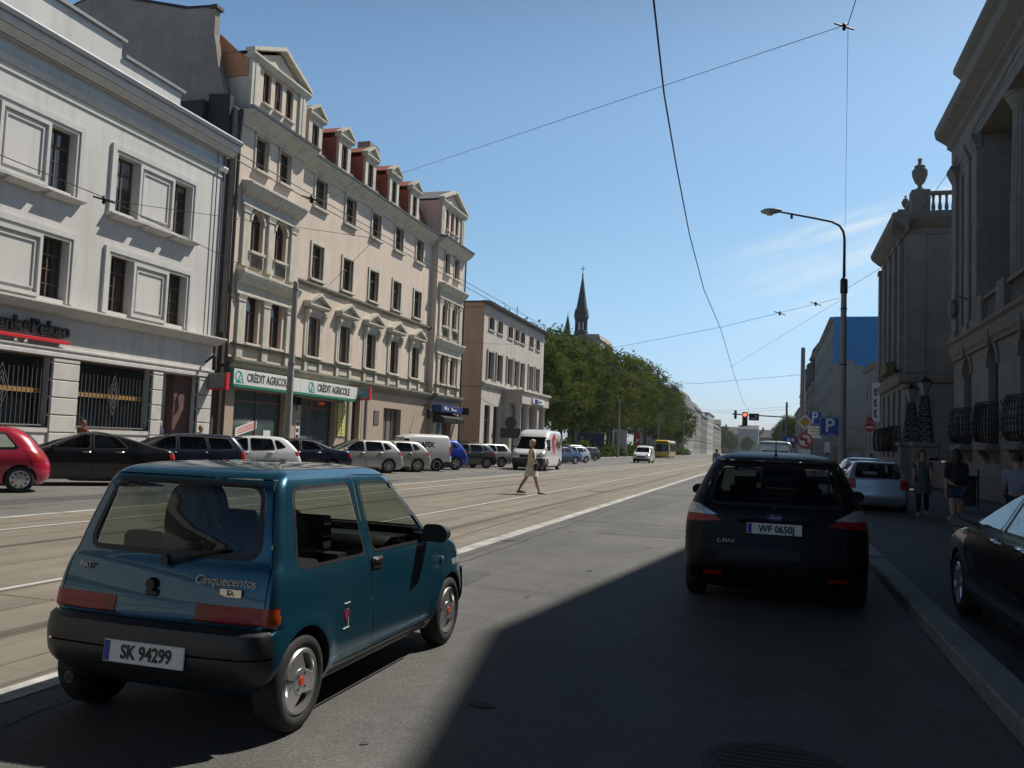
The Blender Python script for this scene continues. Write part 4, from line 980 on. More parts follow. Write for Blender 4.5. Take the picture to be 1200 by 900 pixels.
# lettering, emblem, red bar
m_let = mat('black sign letters', (.015, .015, .016), .35); m_redbar = mat('red sign bar', (.55, .02, .03), .4)
Mx = frame_mat((XF+.16, 23.72, 4.78), (0, 1, 0), (0, 0, 1))
hang(put_text('sign_lettering', 'Pekao', .66, Mx, m_let, None, depth=.12, bold=.018, align='RIGHT', sx=1.02), bank)
Mx = frame_mat((XF+.16, 21.72, 4.78), (0, 1, 0), (0, 0, 1))
hang(put_text('sign_lettering', 'Bank', .66, Mx, m_let, None, depth=.12, bold=.018, align='RIGHT', sx=1.02), bank)
b = MB(F)
bis = [(0, .12), (.06, .34), (.2, .44), (.36, .36), (.5, .3), (.52, .18), (.46, .12), (.45, 0), (.39, 0), (.38, .12), (.2, .12), (.18, 0), (.12, 0), (.1, .1), (.05, .04)]
b.prism(bis, lambda p, q: (21.77+p*.62, .12, 4.66+q*.7), lambda p, q: (21.77+p*.62, .2, 4.66+q*.7)); bpart('sign_emblem', b, m_let)
b = MB(F); b.cham(19.6, 23.72, .10, .20, 4.34, 4.46, .01); bpart('sign_bar', b, m_redbar)
b = MB(); b.cham(XF+.1, XF+.95, 31.55, 31.75, 3.42, 4.08, .02); o = bpart('projecting_sign', b, mat('grey sign box', (.20, .2, .2), .4, var=.1, scale=5)); 
b = MB(); b.box(XF+.95, XF+1.05, 31.54, 31.76, 3.38, 4.12); b.box(XF+.1, XF+.95, 31.54, 31.76, 3.36, 3.42); bpart('sign_frame', b, m_redbar)
b = MB(); b.tube([(XF+.1, 31.3, 4.5), (XF+.55, 31.3, 4.85), (XF+.7, 31.2, 4.7)], [.05, .06, .04], 8); b.lathe([(.0, 4.2), (.10, 4.22), (.07, 4.5), (.03, 4.75)], (XF+.62, 31.25, 0), 10); bpart('wall_lamp', b, M_DARK, 40)
b = MB(F); b.tube([(31.3, .10, 5.7), (31.3, .10, 14.0)], .03, 6); b.tube([(31.82, .07, 5.7), (31.82, .07, 13.9)], .05, 8); bpart('downpipe', b, mat('grey pipe', (.16, .16, .17), .5, .4))
# ------------------------------------------------------------------ the pink tenement with the green-white bank sign
M_PINK = mat('faded pink render', (.61, .505, .415), .88, var=.05, scale=1.5, streak=.18, var2=.12, scale2=.35, bump=.1)
M_TRIM = mat('grey green stucco trim', (.50, .475, .40), .85, var=.14, scale=2.5, streak=.36)
M_TRIMD = mat('dark weathered moulding', (.16, .16, .125), .85, var=.2, scale=2.5, streak=.3)
M_TILE = mat('red roof tiles', (.32, .11, .07), .75, var=.25, scale=8, var2=.3, scale2=1)
M_GABLE = mat('sooty grey party wall', (.27, .235, .21), .92, var=.10, scale=3, streak=.25, var2=.25, scale2=.4)
M_BASE = mat('brown beige ground floor render', (.36, .285, .22), .85, var=.06, scale=2, streak=.12)
M_BROWN = mat('reddish brown frames', (.10, .032, .018), .5, var=.2, scale=6)
ten = empty('corner_tenement', (XF, 48, 0), 0, 'faded pink four storey tenement with pedimented windows, red dormers and a long white shop sign', 'building')
def tpart(nm, b, m, smooth=None, par=None):
    for q in b.pieces(): o = hang(q.build(nm, m, None, smooth), par or ten)
    return o
U0, U1 = 32.9, 63.1; BL, BR = 38.5, 57.45; DM = -.45
F = LF()
cols = [41.1, 44.6, 48.05, 51.5, 55.0]
rows_ = {2: (5.85, 7.98), 3: (10.05, 11.95), 4: (14.0, 15.6)}
hw = .62
mh = [(c-hw, c+hw, *rows_[r]) for c in cols for r in (2, 3, 4)]
b = MB(F); wall(b, BL, BR, 4.6, 16.2, mh, DM, .26); tpart('wall', b, M_PINK)
# projecting end bays
for a, c in ((U0, BL), (BR, U1)):
    m_ = (a+c)/2
    us = (m_-1.02, m_+1.02)
    bh = []; arch = []
    for u in us: bh.append((u-.52, u+.52, 5.75, 7.95)); bh.append((u-.50, u+.50, 10.1, 12.0)); arch.append(len(bh)-1); bh.append((u-.53, u+.53, 14.0, 15.6))
    b = MB(F); wall(b, a, c, 4.6, 16.2, bh, 0, .28, arch)
    for e in (a, c): b.quad((e, 0, 4.6), (e, -1.2, 4.6), (e, -1.2, 16.2), (e, 0, 16.2))
    tpart('bay_wall', b, M_PINK)
    b = MB(F)
    for u in (a+.75, m_, c-.75):         # pilasters at two storeys, with bases and capitals
        w = .23; b.nxt()
        for v0, v1 in ((5.6, 7.9), (9.25, 12.05)):
            b.nxt(); b.cham(u-w, u+w, -.05, .12, v0+.25, v1-.3, .02); b.box(u-w-.06, u+w+.06, -.05, .17, v0, v0+.25); b.box(u-w-.05, u+w+.05, -.05, .16, v1-.3, v1-.22); b.prism([(-.05, v1-.22), (.14, v1-.22), (.22, v1), (-.05, v1)], lambda d, v: (u-w-.09, d, v), lambda d, v: (u+w+.09, d, v))
        b.nxt(); b.cham(u-w-.03, u+w+.03, -.05, .14, 4.95, 5.58, .03)
    tpart('pilaster', b, M_TRIM); b = MB(F)
    for u in us:
        b.nxt(); b.box(u-.62, u-.52, -.05, .06, 14.0, 15.72); b.box(u+.52+.0, u+.63, -.05, .06, 14.0, 15.72); b.box(u-.62, u+.63, -.05, .07, 15.6, 15.75)
        b.cham(u-.66, u+.66, -.05, .22, 13.86, 14.0, .03); b.nxt(); b.cham(u-.62, u+.62, -.05, .16, 5.62, 5.74, .02)
        b.nxt(); b.cham(u-.6, u+.6, -.05, .16, 9.95, 10.09, .02); b.cham(u-.55, u+.55, -.05, .06, 9.3, 9.9, .03)
        n = 10; r = .5; vc = 11.5
        for k in range(n): 
            t0, t1 = math.pi*k/n, math.pi*(k+1)/n
            b.prism([(r+.0, t0), (r+.12, t0), (r+.12, t1), (r, t1)], lambda q, t: (u+q*math.cos(t), -.03, vc+q*math.sin(t)), lambda q, t: (u+q*math.cos(t), .07, vc+q*math.sin(t)))
    tpart('window_surround', b, M_TRIM)
    b = MB(F)
    cornice(b, a+.35, c-.35, [(-.05, 12.05), (.18, 12.05), (.18, 12.18), (.10, 12.22), (.10, 12.5), (.30, 12.62), (.52, 12.86), (.60, 13.02), (.60, 13.10), (-.05, 13.22)])
    b.nxt(); cornice(b, a+.3, c-.3, [(-.05, 7.9), (.16, 7.9), (.16, 8.0), (.10, 8.04), (.10, 8.4), (.26, 8.46), (.44, 8.72), (.50, 8.86), (.50, 8.95), (-.05, 9.02)])
    tpart('bay_cornice', b, M_TRIM)
    b = MB(F)
    for u in us:
        b.nxt()
        for k in range(9): b.tube([(u-.44+k*.11, .08, 9.32), (u-.44+k*.11, .08, 9.85)], .022, 5)
    tpart('bay_balustrade', b, M_TRIMD)
    b = MB(F); cornice(b, a+.2, c-.2, [(-.05, 5.5), (.2, 5.5), (.26, 5.6), (-.05, 5.64)]); tpart('bay_sill_band', b, M_TRIMD)
    for u in us:
        hang(house_window(None, F, u-.52, u+.52, 5.75, 7.95, -.24, M_BROWN, 'tee'), ten)
        hang(house_window(None, F, u-.50, u+.50, 10.1, 12.0, -.24, M_BROWN, 'cross'), ten)
        hang(house_window(None, F, u-.53, u+.53, 14.0, 15.6, -.24, M_WOODW, 'cross'), ten)
G3 = [M_GL, M_GL, M_GL2, M_GL, M_GL3]
random.seed(5)
for c in cols:
    for r in (2, 3, 4):
        v0, v1 = rows_[r]; hang(house_window(None, F, c-hw, c+hw, v0, v1, DM-.22, M_WOODW if r > 2 else M_BROWN, 'cross' if r > 2 else 'tee', random.choice(G3)), ten)
b = MB(F)
for c in cols:
    for r in (3, 4): b.nxt(); surround(b, c-hw, c+hw, *rows_[r], w=.15, d=.07, d0=DM, so=.06, sd=.2)
tpart('window_surround', b, M_TRIM)
for c in cols:      # pedimented frames of the main storey
    b = MB(F); D = DM; v1 = rows_[2][1]
    b.box(c-hw-.14, c-hw, D-.05, D+.08, 5.8, v1+.12); b.box(c+hw, c+hw+.14, D-.05, D+.08, 5.8, v1+.12); b.box(c-hw, c+hw, D-.05, D+.075, v1, v1+.12)
    for s in (-1, 1):
        x = c+s*(hw+.26); b.cham(x-.1, x+.1, D-.05, D+.07, 5.8, 7.6, .02); b.prism([(D-.05, 7.6), (D+.08, 7.6), (D+.30, 8.12), (D+.30, 8.3), (D-.05, 8.3)], lambda d, v: (x-.11, d, v), lambda d, v: (x+.11, d, v))
    b.box(c-hw-.3, c+hw+.3, D-.05, D+.12, 8.1, 8.42)
    b.prism([(D-.05, 8.42), (D+.25, 8.42), (D+.42, 8.52), (D+.42, 8.6), (D-.05, 8.62)], lambda d, v: (c-1.12, d, v), lambda d, v: (c+1.12, d, v))
    for s in (-1, 1):
        b.prism([(1.16, 8.6), (1.16, 8.74), (0, 9.30), (0, 9.14)], lambda u, v: (c+s*u, D-.05, v), lambda u, v: (c+s*u, D+.44, v))
    b.prism([(-1.0, 8.62), (1.0, 8.62), (0, 9.12)], lambda u, v: (c+u, D-.05, v), lambda u, v: (c+u, D+.14, v))
    b.cham(c-.9, c+.9, D-.05, D+.18, 5.68, 5.82, .03)
    for s in (-1, 1): b.cham(c+s*.78-.17, c+s*.78+.17, D-.05, D+.12, 4.95, 5.55, .03)
    b.cham(c-.5, c+.5, D-.05, D+.05, 5.05, 5.5, .04)
    tpart('window_pediment', b, M_TRIM)
b = MB(F)
cornice(b, BL, BR, [(DM-.05, 9.52), (DM+.10, 9.52), (DM+.20, 9.66), (DM+.20, 9.76), (DM-.05, 9.82)])
b.nxt(); cornice(b, BL, BR, [(DM-.05, 5.52), (DM+.16, 5.52), (DM+.2, 5.62), (DM-.05, 5.68)])
tpart('belt_moulding', b, M_TRIMD)
b = MB(F)
pr = lambda D: [(D-.05, 4.45), (D+.12, 4.45), (D+.22, 4.58), (D+.36, 4.66), (D+.42, 4.8), (D+.42, 4.9), (D-.05, 4.98)]
cornice(b, BL-.01, BR+.01, pr(DM+.12)); cornice(b, U0, BL, pr(0)); cornice(b, BR, U1, pr(0))
tpart('ground_floor_cornice', b, M_TRIMD)
b = MB(F)
pc = lambda D: [(D-.05, 15.72), (D+.08, 15.72), (D+.14, 15.86), (D+.42, 16.06), (D+.60, 16.24), (D+.66, 16.34), (D-.05, 16.36)]
cornice(b, BL, BR, pc(DM)); cornice(b, U0-.1, BL+.3, pc(.04)); cornice(b, BR-.3, U1+.1, pc(.04))
tpart('roof_cornice', b, M_TRIM)
b = MB(F)
for a, c, D in ((BL+.3, BR-.3, DM), (U0-.15, BL+.32, .04), (BR-.32, U1+.15, .04)): b.prism([(D+.5, 16.36), (D+.70, 16.37), (D+.74, 16.48), (D+.6, 16.50), (D+.1, 16.62), (D+.1, 16.4)], lambda d, v: (a, d, v), lambda d, v: (c, d, v))
tpart('gutter', b, M_METAL)
# mansard roof in pantile rows
b = MB(F)
def slope(d, v): return d
NT = 150
prof = [(DM-.15, 16.45), (DM-.55, 17.3), (DM-1.0, 18.2), (DM-1.5, 19.0), (DM-5.2, 21.2), (DM-6.0, 21.3), (DM-10.5, 18.0)]
us_ = [U0+.35+(U1-U0-.7)*i/NT for i in range(NT+1)]
vv = [(u, d, v+(.05 if i % 2 else 0)) for i, u in enumerate(us_) for d, v in prof]; npf = len(prof)
b.add(vv, [(i*npf+j, (i+1)*npf+j, (i+1)*npf+j+1, i*npf+j+1) for i in range(NT) for j in range(npf-1)])
roof = tpart('roof', b, M_TILE, 20)
# attic gables above the end bays
for a, c in ((33.35, 38.25), (57.55, 62.45)):
    m_ = (a+c)/2; D = .0
    gh = [(m_+k-.33, m_+k+.33, 17.35, 18.9) for k in (-1.0, 0, 1.0)]
    b = MB(F); wall(b, a+.1, c-.1, 16.5, 19.3, gh, D, .2); 
    for e in (a+.1, c-.1): b.quad((e, D, 16.5), (e, D-4, 16.5), (e, D-4, 19.3), (e, D, 19.3))
    for s in (-1, 1): b.prism([(0, 19.2), (2.35, 19.2), (0, 20.25)], lambda u, v: (m_+s*u, D-.3, v), lambda u, v: (m_+s*u, D-.02, v))
    tpart('gable_wall', b, M_PINK)
    b = MB(F)
    for x in (a+.32, c-.32): b.cham(x-.34, x+.34, D-.1, D+.12, 16.5, 19.1, .03); b.box(x-.08, x+.08, D, D+.15, 16.7, 18.9)
    b.prism([(D-.1, 18.98), (D+.12, 18.98), (D+.3, 19.2), (D+.3, 19.3), (D-.1, 19.3)], lambda d, v: (a-.15, d, v), lambda d, v: (c+.15, d, v))
    for s in (-1, 1): b.prism([(2.62, 19.3), (2.62, 19.48), (0, 20.62), (0, 20.42)], lambda u, v: (m_+s*u, D-.2, v), lambda u, v: (m_+s*u, D+.32, v))
    for k in (-1.0, 0, 1.0): b.cham(m_+k-.4, m_+k+.4, D-.05, D+.16, 17.22, 17.34, .03)
    tpart('gable_trim', b, M_TRIM)
    b = MB(F)
    for s in (-1, 1): b.prism([(0, 20.46), (2.5, 19.36), (2.5, 19.40), (0, 20.66)], lambda u, v: (m_+s*u, D-4.5, v), lambda u, v: (m_+s*u, D-.2, v))
    hang(b.build('gable_roof', M_METAL), roof)
    b = MB(F); b.quad((a+.05, D-.06, 16.6), (a+.05, D-4.2, 16.6), (a+.05, D-4.2, 19.2), (a+.05, D-.06, 19.2)); tpart('gable_cheek', b, M_PINK)
    if a < 40: b = MB(F); b.prism([(-.05, 18.85), (-1.75, 20.35), (-1.9, 18.8), (-1.2, 18.2), (-.05, 18.2)], lambda d, v: (a-.02, d, v), lambda d, v: (a+.03, d, v)); hang(b.build('tile_panel', mat('orange pantiles', (.46, .20, .10), .75, var=.3, scale=9)), roof)  # upright tiled panel standing in for the roof slope in the camera view
    for k in (-1.0, 0, 1.0): hang(house_window(None, F, m_+k-.33, m_+k+.33, 17.35, 18.9, D-.17, M_BROWN, 'two', name='attic_window'), ten)
# five dormers, each a part with its window
for i in range(5):
    c = [40.35, 43.7, 47.1, 50.6, 54.0][i]; D = DM-.1
    b = MB(F); hw_ = .72
    b.box(c-hw_, c-.36, D-.15, D+.02, 16.75, 18.75); b.box(c+.36, c+hw_, D-.15, D+.02, 16.75, 18.75); b.box(c-.36, c+.36, D-.15, D+.018, 18.5, 18.75); b.box(c-.36, c+.36, D-.15, D+.08, 16.75, 17.02)
    b.prism([(D-.2, 18.75), (D+.1, 18.75), (D+.22, 18.86), (D+.22, 18.94), (D-.2, 18.94)], lambda d, v: (c-.88, d, v), lambda d, v: (c+.88, d, v))
    for s in (-1, 1): b.prism([(.9, 18.94), (.9, 19.06), (0, 19.62), (0, 19.48)], lambda u, v: (c+s*u, D-.2, v), lambda u, v: (c+s*u, D+.24, v)); b.prism([(0, 18.9), (.85, 18.9), (0, 19.5)], lambda u, v: (c+s*u, D-.2, v), lambda u, v: (c+s*u, D+.05, v))
    dm = tpart('dormer', b, M_TRIM)
    b = MB(F)
    for s in (-1, 1): b.box(c+s*.68-.03, c+s*.68+.03, D-1.9, D-.14, 16.5, 18.78); b.prism([(0, 19.5), (.95, 18.94), (.95, 19.0), (0, 19.6)], lambda u, v: (c+s*u, D-3.2, v), lambda u, v: (c+s*u, D-.18, v))
    hang(b.build('dormer_cheek', M_TILE), dm)
    hang(house_window(None, F, c-.36, c+.36, 17.02, 18.5, D-.12, M_BROWN, 'two', name='dormer_window'), ten)
# party wall towards the bank
b = MB()
pw = [(-37.5, 6), (-23.5, 6), (-23.52, 16.3), (-24.2, 16.8), (-24.75, 18.6), (-24.9, 19.4), (-25.05, 20.0), (-25.05, 21.25), (-26.7, 21.35), (-30.4, 22.3), (-32.3, 22.55), (-33.3, 22.3), (-37.5, 20.4)]
b.prism(pw, lambda x, z_: (x, 32.62, z_), lambda x, z_: (x, 32.98, z_)); tpart('party_wall', b, M_GABLE)
b = MB(); 
for p, q in zip(pw[7:], pw[8:]): b.tube([(p[0], 32.8, p[1]+.03), (q[0], 32.8, q[1]+.03)], .19, 6)
b.box(-25.3, -24.9, 32.5, 33.05, 21.2, 21.36); tpart('party_wall_cap', b, mat('dark coping', (.06, .055, .055), .6, .3))
b = MB(); b.cham(-27.0, -24.9, 32.0, 32.6, 14.0, 16.6, .02); b.prism([(-24.9, 14), (-23.75, 14), (-23.75, 16.9), (-24.9, 17.0)], lambda x, z_: (x, 32.35, z_), lambda x, z_: (x, 32.61, z_)); tpart('black_panel', b, M_DARK)
for x, z_ in ((-27.9, 17.0), (-26.2, 15.7), (-28.6, 15.4)):
    b = MB(); b.cham(x-.42, x+.42, 32.2, 32.55, z_-.32, z_+.32, .03); b.m = 1; b.lathe([(.26, 32.195), (0, 32.195)], (x-.1, 0, z_), 16, 'y'); b.lathe([(.05, 32.19), (0, 32.185)], (x-.1, 0, z_), 8, 'y')
    b.m = 0; b.box(x-.4, x-.35, 32.25, 32.62, z_-.42, z_-.32); b.box(x+.35, x+.4, 32.25, 32.62, z_-.42, z_-.32)
    tpart('air_conditioner', b, [mat('air conditioner casing', (.35, .37, .38), .5, .2), M_DARK])
b = MB(); b.box(-37.5, -24.75, 32.98, 63.0, .2, 16.2); tpart('core_wall', b, M_GABLE)
b = MB(); b.box(-35, XF-.3, 63.0, 63.1, .1, 18.5); b.box(-35, -25, 63.0, 63.12, 18.5, 20.4); tpart('end_wall', b, M_PINK)
for y, x in ((37.5, -27.9), (46.0, -29.3), (55.5, -28.6)): b = MB(); b.cham(x-.5, x+.5, y-.8, y+.8, 19.5, 23.0 if x < -28 else 21.6, .03); hang(b.build('chimney', M_GABLE), roof)
# ground floor
DG = DM+.12
shops = [(33.65, 37.95, .55, 3.55), (40.1, 43.8, .15, 3.52), (45.85, 47.15, .15, 3.8), (50.2, 52.9, .15, 3.5), (58.0, 61.5, .15, 3.55)]
b = MB(F)
wall(b, BL, BR, .1, 4.5, shops[1:4], DG, .45); wall(b, U0, BL, .1, 4.5, shops[:1], .02, .4); wall(b, BR, U1, .1, 4.5, shops[4:], .02, .5)
for e, a, c in ((BL, 0, DG), (BR, 0, DG), (U1, .02, -2), (U0, .02, -2)): b.quad((e, a, .1), (e, c, .1), (e, c, 4.5), (e, a, 4.5))
tpart('ground_floor_wall', b, M_BASE)
m_shopglass = mat('shop window glass', (.055, .085, .08), .05, spec=.9, var=.25, scale=.7)
for a, c, v0, v1, D, mull in ((33.65, 37.95, .55, 3.55, -.3, (35.85,)), (40.1, 43.8, .15, 3.52, DG-.35, (41.45, 41.6)), (50.2, 52.9, .15, 3.5, DG-.4, (51.4, 52.2))):
    b = MB(F); t = .09
    b.box(a, a+t, D-.06, D+.05, v0, v1); b.box(c-t, c, D-.06, D+.05, v0, v1); b.box(a+t, c-t, D-.06, D+.048, v1-t, v1); b.box(a+t, c-t, D-.06, D+.048, v0, v0+t); b.box(a+t, c-t, D-.06, D+.06, 2.98, 3.10)
    for u in mull: b.box(u-.05, u+.05, D-.06, D+.044, v0+t, 2.98); b.box(u-.05, u+.05, D-.06, D+.044, 3.10, v1-t)
    o = tpart('shop_window', b, M_BROWN)
    b = MB(F); b.quad((a, D, v0), (c, D, v0), (c, D, v1), (a, D, v1)); hang(b.build('pane', m_shopglass if a < 50 else M_GL), o)
b = MB(F); b.box(40.2, 41.4, DG-.34, DG-.26, .15, 2.95); b.m = 1; b.box(40.34, 41.26, DG-.25, DG-.24, .9, 2.8); tpart('shop_door', b, [M_BROWN, m_shopglass])
b = MB(F); b.box(45.85, 47.15, DG-.43, DG-.36, .15, 3.8); b.m = 1; b.box(46.9, 47.13, DG-.35, DG-.02, .15, 3.8); tpart('house_door', b, [mat('dark red door', (.10, .018, .014), .5, var=.2, scale=3), M_BASE])
b = MB(F); b.tube([(45.3, DG+.08, .2), (45.3, DG+.08, 4.2)], .07, 8); b.nxt(); b.tube([(47.65, DG+.08, .2), (47.65, DG+.08, 4.2)], .07, 8); tpart('downpipe', b, mat('pale pipe', (.5, .5, .48), .5, .2))
b = MB(F); b.tube([(32.75, .1, .2), (32.75, .1, 16.3)], .075, 8); b.nxt(); b.tube([(63.2, .05, .2), (63.2, .05, 16.3)], .06, 8); tpart('downpipe', b, mat('dark brown pipe', (.035, .028, .025), .5, .3))
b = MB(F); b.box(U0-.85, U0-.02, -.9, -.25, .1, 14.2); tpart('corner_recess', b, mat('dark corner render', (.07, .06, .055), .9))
m_yel = mat('faded yellow noticeboard', (.55, .52, .16), .6, var=.12, scale=4); m_grn = mat('dark green frame', (.03, .06, .04), .5)
b = MB(F); b.cham(43.98, 45.08, DG-.02, DG+.06, 1.55, 3.5, .01); b.m = 1
for u in (43.98, 44.5, 45.02): b.box(u, u+.05, DG+.05, DG+.075, 1.5, 3.5)
for k in range(8): b.box(44.05, 45.0, DG+.058, DG+.066, 1.7+k*.22, 1.715+k*.22)
tpart('noticeboard', b, [m_yel, m_grn])
b = MB(F); b.cham(48.75, 49.5, DG-.02, DG+.05, 2.35, 3.3, .04); tpart('plaque', b, mat('dull bronze plaque', (.12, .105, .09), .6, .2, var=.15, scale=5))
# the long white sign, twice lettered
m_sgn = mat('white sign board', (.62, .62, .60), .45, var=.04, scale=2); m_sgng = mat('green sign edge', (.02, .17, .11), .45); m_teal = mat('teal emblem', (.02, .30, .28), .4); m_gry = mat('charcoal letters', (.05, .055, .055), .5)
b = MB(F); b.cham(32.95, 38.65, .10, .42, 3.72, 4.42, .01); b.cham(38.66, 44.95, DG+.05, .418, 3.72, 4.42, .01); sgn = tpart('shop_sign', b, m_sgn)
b = MB(F); b.box(32.93, 38.66, .1, .44, 3.60, 3.715); b.box(38.662, 44.97, DG+.05, .438, 3.60, 3.715); b.box(32.90, 32.945, .1, .43, 3.6, 4.43); hang(b.build('sign_edge', m_sgng), sgn)
for u in (33.95, 40.35):
    Mx = frame_mat((XF+.425, u, 4.07), (0, 1, 0), (0, 0, 1))
    hang(put_text('sign_lettering', 'CRÉDIT AGRICOLE', .54, Mx, m_gry, None, depth=.012, align='LEFT', bold=.012, sx=.80), sgn)
    e = MB(F); x = u-.85
    n = 12
    for k in range(n):
        t0, t1 = R(40)+R(280)*k/n, R(40)+R(280)*(k+1)/n
        e.prism([(.19, t0), (.26, t0), (.26, t1), (.19, t1)], lambda q, t: (x+.2+q*math.cos(t), .42, 4.09+q*math.sin(t)), lambda q, t: (x+.2+q*math.cos(t), .43, 4.09+q*math.sin(t)))
    e.prism([(.12, -.2), (.2, -.2), (.42, .2), (.36, .24)], lambda p, q: (x+p, .42, 4.07+q), lambda p, q: (x+p, .432, 4.07+q)); e.prism([(.42, .2), (.36, .24), (.52, -.2), (.58, -.2)], lambda p, q: (x+p, .42, 4.07+q), lambda p, q: (x+p, .4315, 4.07+q)); e.box(x+.02, x+.62, .42, .431, 3.80, 3.84)
    hang(e.build('sign_emblem', m_teal), sgn)
b = MB(); b.cham(XF+.1, XF+1.05, 45.2, 45.42, 3.78, 4.48, .02); o = tpart('projecting_sign', b, mat('grey sign box', (.2, .2, .2), .4))
Mx = frame_mat((XF+.58, 45.19, 4.12), (1, 0, 0), (0, 0, 1)); hang(put_text('sign_lettering', 'CA', .5, Mx, m_teal, None, depth=.01, shear=.25, bold=.015), o)
b = MB(); b.box(XF+1.05, XF+1.11, 45.18, 45.44, 3.74, 4.5); b.box(XF+.08, XF+1.05, 45.18, 45.44, 3.72, 3.78); hang(b.build('sign_edge', m_redbar), o)
# blue fascia, dark awning, posters and box sign of the last shop
m_blue = mat('blue shop fascia', (.015, .035, .16), .4)
b = MB(F); b.cham(57.5, 61.9, .04, .75, 3.62, 4.1, .02); o = tpart('blue_fascia', b, m_blue)
b = MB(F); b.box(58.1, 58.5, .75, .77, 3.8, 4.02); b.box(58.7, 58.9, .75, .77, 3.74, 3.96); b.box(59.6, 60.6, .75, .77, 3.78, 3.86); b.box(59.5, 59.75, .75, .77, 3.86, 4.0); hang(b.build('fascia_marks', m_sgn), o)
b = MB(F); b.prism([(.05, 3.6), (.95, 3.2), (.95, 2.85), (.05, 2.85)], lambda d, v: (57.7, d, v), lambda d, v: (61.8, d, v))
for k in range(9): b.tube([(57.9+k*.46, .96, 3.2), (57.9+k*.46, .97, 2.85)], .06, 5)
tpart('awning', b, mat('black awning', (.025, .024, .023), .8, var=.3, scale=8))
for u0, u1, mm in ((58.0, 58.75, mat('crimson poster', (.35, .02, .07), .5)), (58.8, 60.5, mat('pale poster', (.5, .5, .5), .5, var=.1, scale=2)), (60.55, 61.5, mat('maroon poster', (.14, .02, .03), .5))):
    b = MB(F); b.box(u0, u1, -.4, -.36, .3, 2.85); tpart('shop_poster', b, mm)
b = MB(F); b.prism([(59.3, 1.0), (59.6, 1.0), (60.3, 2.8), (59.5, 2.8), (59.3, 2.2)], lambda u, v: (u, -.36, v), lambda u, v: (u, -.34, v)); tpart('poster_print', b, mat('teal print', (.02, .15, .14), .5))
b = MB(); b.cham(XF+.1, XF+1.0, 62.7, 62.9, 3.6, 4.15, .02); tpart('projecting_sign', b, M_DARK)
b = MB(); b.tube([(XF+.02, 55.6, 3.9), (XF+.55, 55.6, 4.0), (XF+.6, 55.6, 3.7)], .035, 6); b.lathe([(.06, 3.0), (.18, 3.2), (.2, 3.6), (.1, 3.75)], (XF+.6, 55.6, 0), 8); tpart('wall_lantern', b, M_DARK)
for u in (38.9, 39.5):
    b = MB(); b.cham(XF+DG, XF+DG+.35, u-.05, u+.1, 3.1, 3.5, .02); b.tube([(XF+DG+.1, u, 3.1), (XF+DG+.1, u, 2.8)], .03, 5); tpart('wall_lamp', b, M_DARK)
b = MB(F); b.prism([(34.3, 1.35), (36.0, 1.75), (36.0, 2.2), (34.3, 1.75)], lambda u, v: (u, -.285, v), lambda u, v: (u, -.275, v)); o = tpart('window_banner', b, m_sgn)
b = MB(F)
for k in range(3): b.prism([(34.45, 1.47+k*.1), (35.9, 1.81+k*.1), (35.9, 1.86+k*.1), (34.45, 1.51+k*.1)], lambda u, v: (u, -.274, v), lambda u, v: (u, -.272, v))
hang(b.build('banner_lines', m_redbar), o)
b = MB(F); b.box(36.6, 37.2, -.285, -.275, .8, 1.7); tpart('window_notice', b, m_sgn)
b = MB(F); b.box(39.6, 39.95, DG+.0, DG+.03, 1.2, 2.3); b.m = 1
for k in range(3): b.box(39.65, 39.9, DG+.03, DG+.035, 1.35+k*.33, 1.55+k*.33)
tpart('wall_notice', b, [m_sgn, M_DARK])
# ------------------------------------------------------------------ the beige office beyond the gap
M_OFF = mat('greyish beige render', (.46, .42, .375), .88, var=.07, scale=1.5, streak=.26, var2=.1, scale2=.3)
M_OFFS = mat('tan side wall render', (.36, .265, .20), .9, var=.07, scale=1.2, streak=.15)
off = empty('office_building', (XF, 78, 0), 0, 'beige three storey office with a columned porch standing between the pink tenement and the trees', 'building')
def opart(nm, b, m, smooth=None):
    for q in b.pieces(): o = hang(q.build(nm, m, None, smooth), off)
    return o
F = LF(); A0, A1 = 68.4, 88.6
top = [70.4, 72.9, 76.1, 78.3, 80.25, 83.5, 86.0]
oh = [(c-.72, c+.72, 11.35, 12.45) for c in top]+[(c-.78, c+.78, 7.05, 9.4) for c in top]+[(c-.78, c+.78, .9, 4.75) for c in (70.2, 72.7, 85.8)]+[(75.4, 83.0, .2, 5.2)]
b = MB(F); wall(b, A0, A1, .1, 13.4, oh, 0, .3); b.quad((A1, 0, .1), (A1, -16, .1), (A1, -16, 13.4), (A1, 0, 13.4)); opart('wall', b, M_OFF)
b = MB(); wall(MB(), 0, 1, 0, 1, []); b.xf = SF(A0); wall(b, -42, XF, .1, 13.4, [(-26.5, -25.4, 2.0, 4.0)], 0, .25); opart('side_wall', b, M_OFFS)
b = MB(F); b.prism([(-.1, 13.38), (.5, 13.4), (.55, 13.55), (-.1, 13.62)], lambda d, v: (A0-.3, d, v), lambda d, v: (A1+.3, d, v)); b.box(A0-.15, A1+.2, -18, -.1, 13.39, 13.6); opart('roof', b, mat('dark flat roof edge', (.07, .065, .06), .6))
b = MB(F)
for c in top:
    b.nxt(); surround(b, c-.72, c+.72, 11.35, 12.45, w=.12, d=.05, so=.02, sd=.12); b.nxt(); b.cham(c-.95, c-.80, -.05, .14, 6.9, 9.6, .02); b.cham(c+.80, c+.95, -.05, .14, 6.9, 9.6, .02); b.box(c-.8, c+.8, -.05, .1, 9.4, 9.6)
b.nxt(); cornice(b, A0, A1, [(-.05, 6.3), (.15, 6.3), (.3, 6.55), (.3, 6.65), (-.05, 6.75)])
opart('window_surround', b, M_OFF)
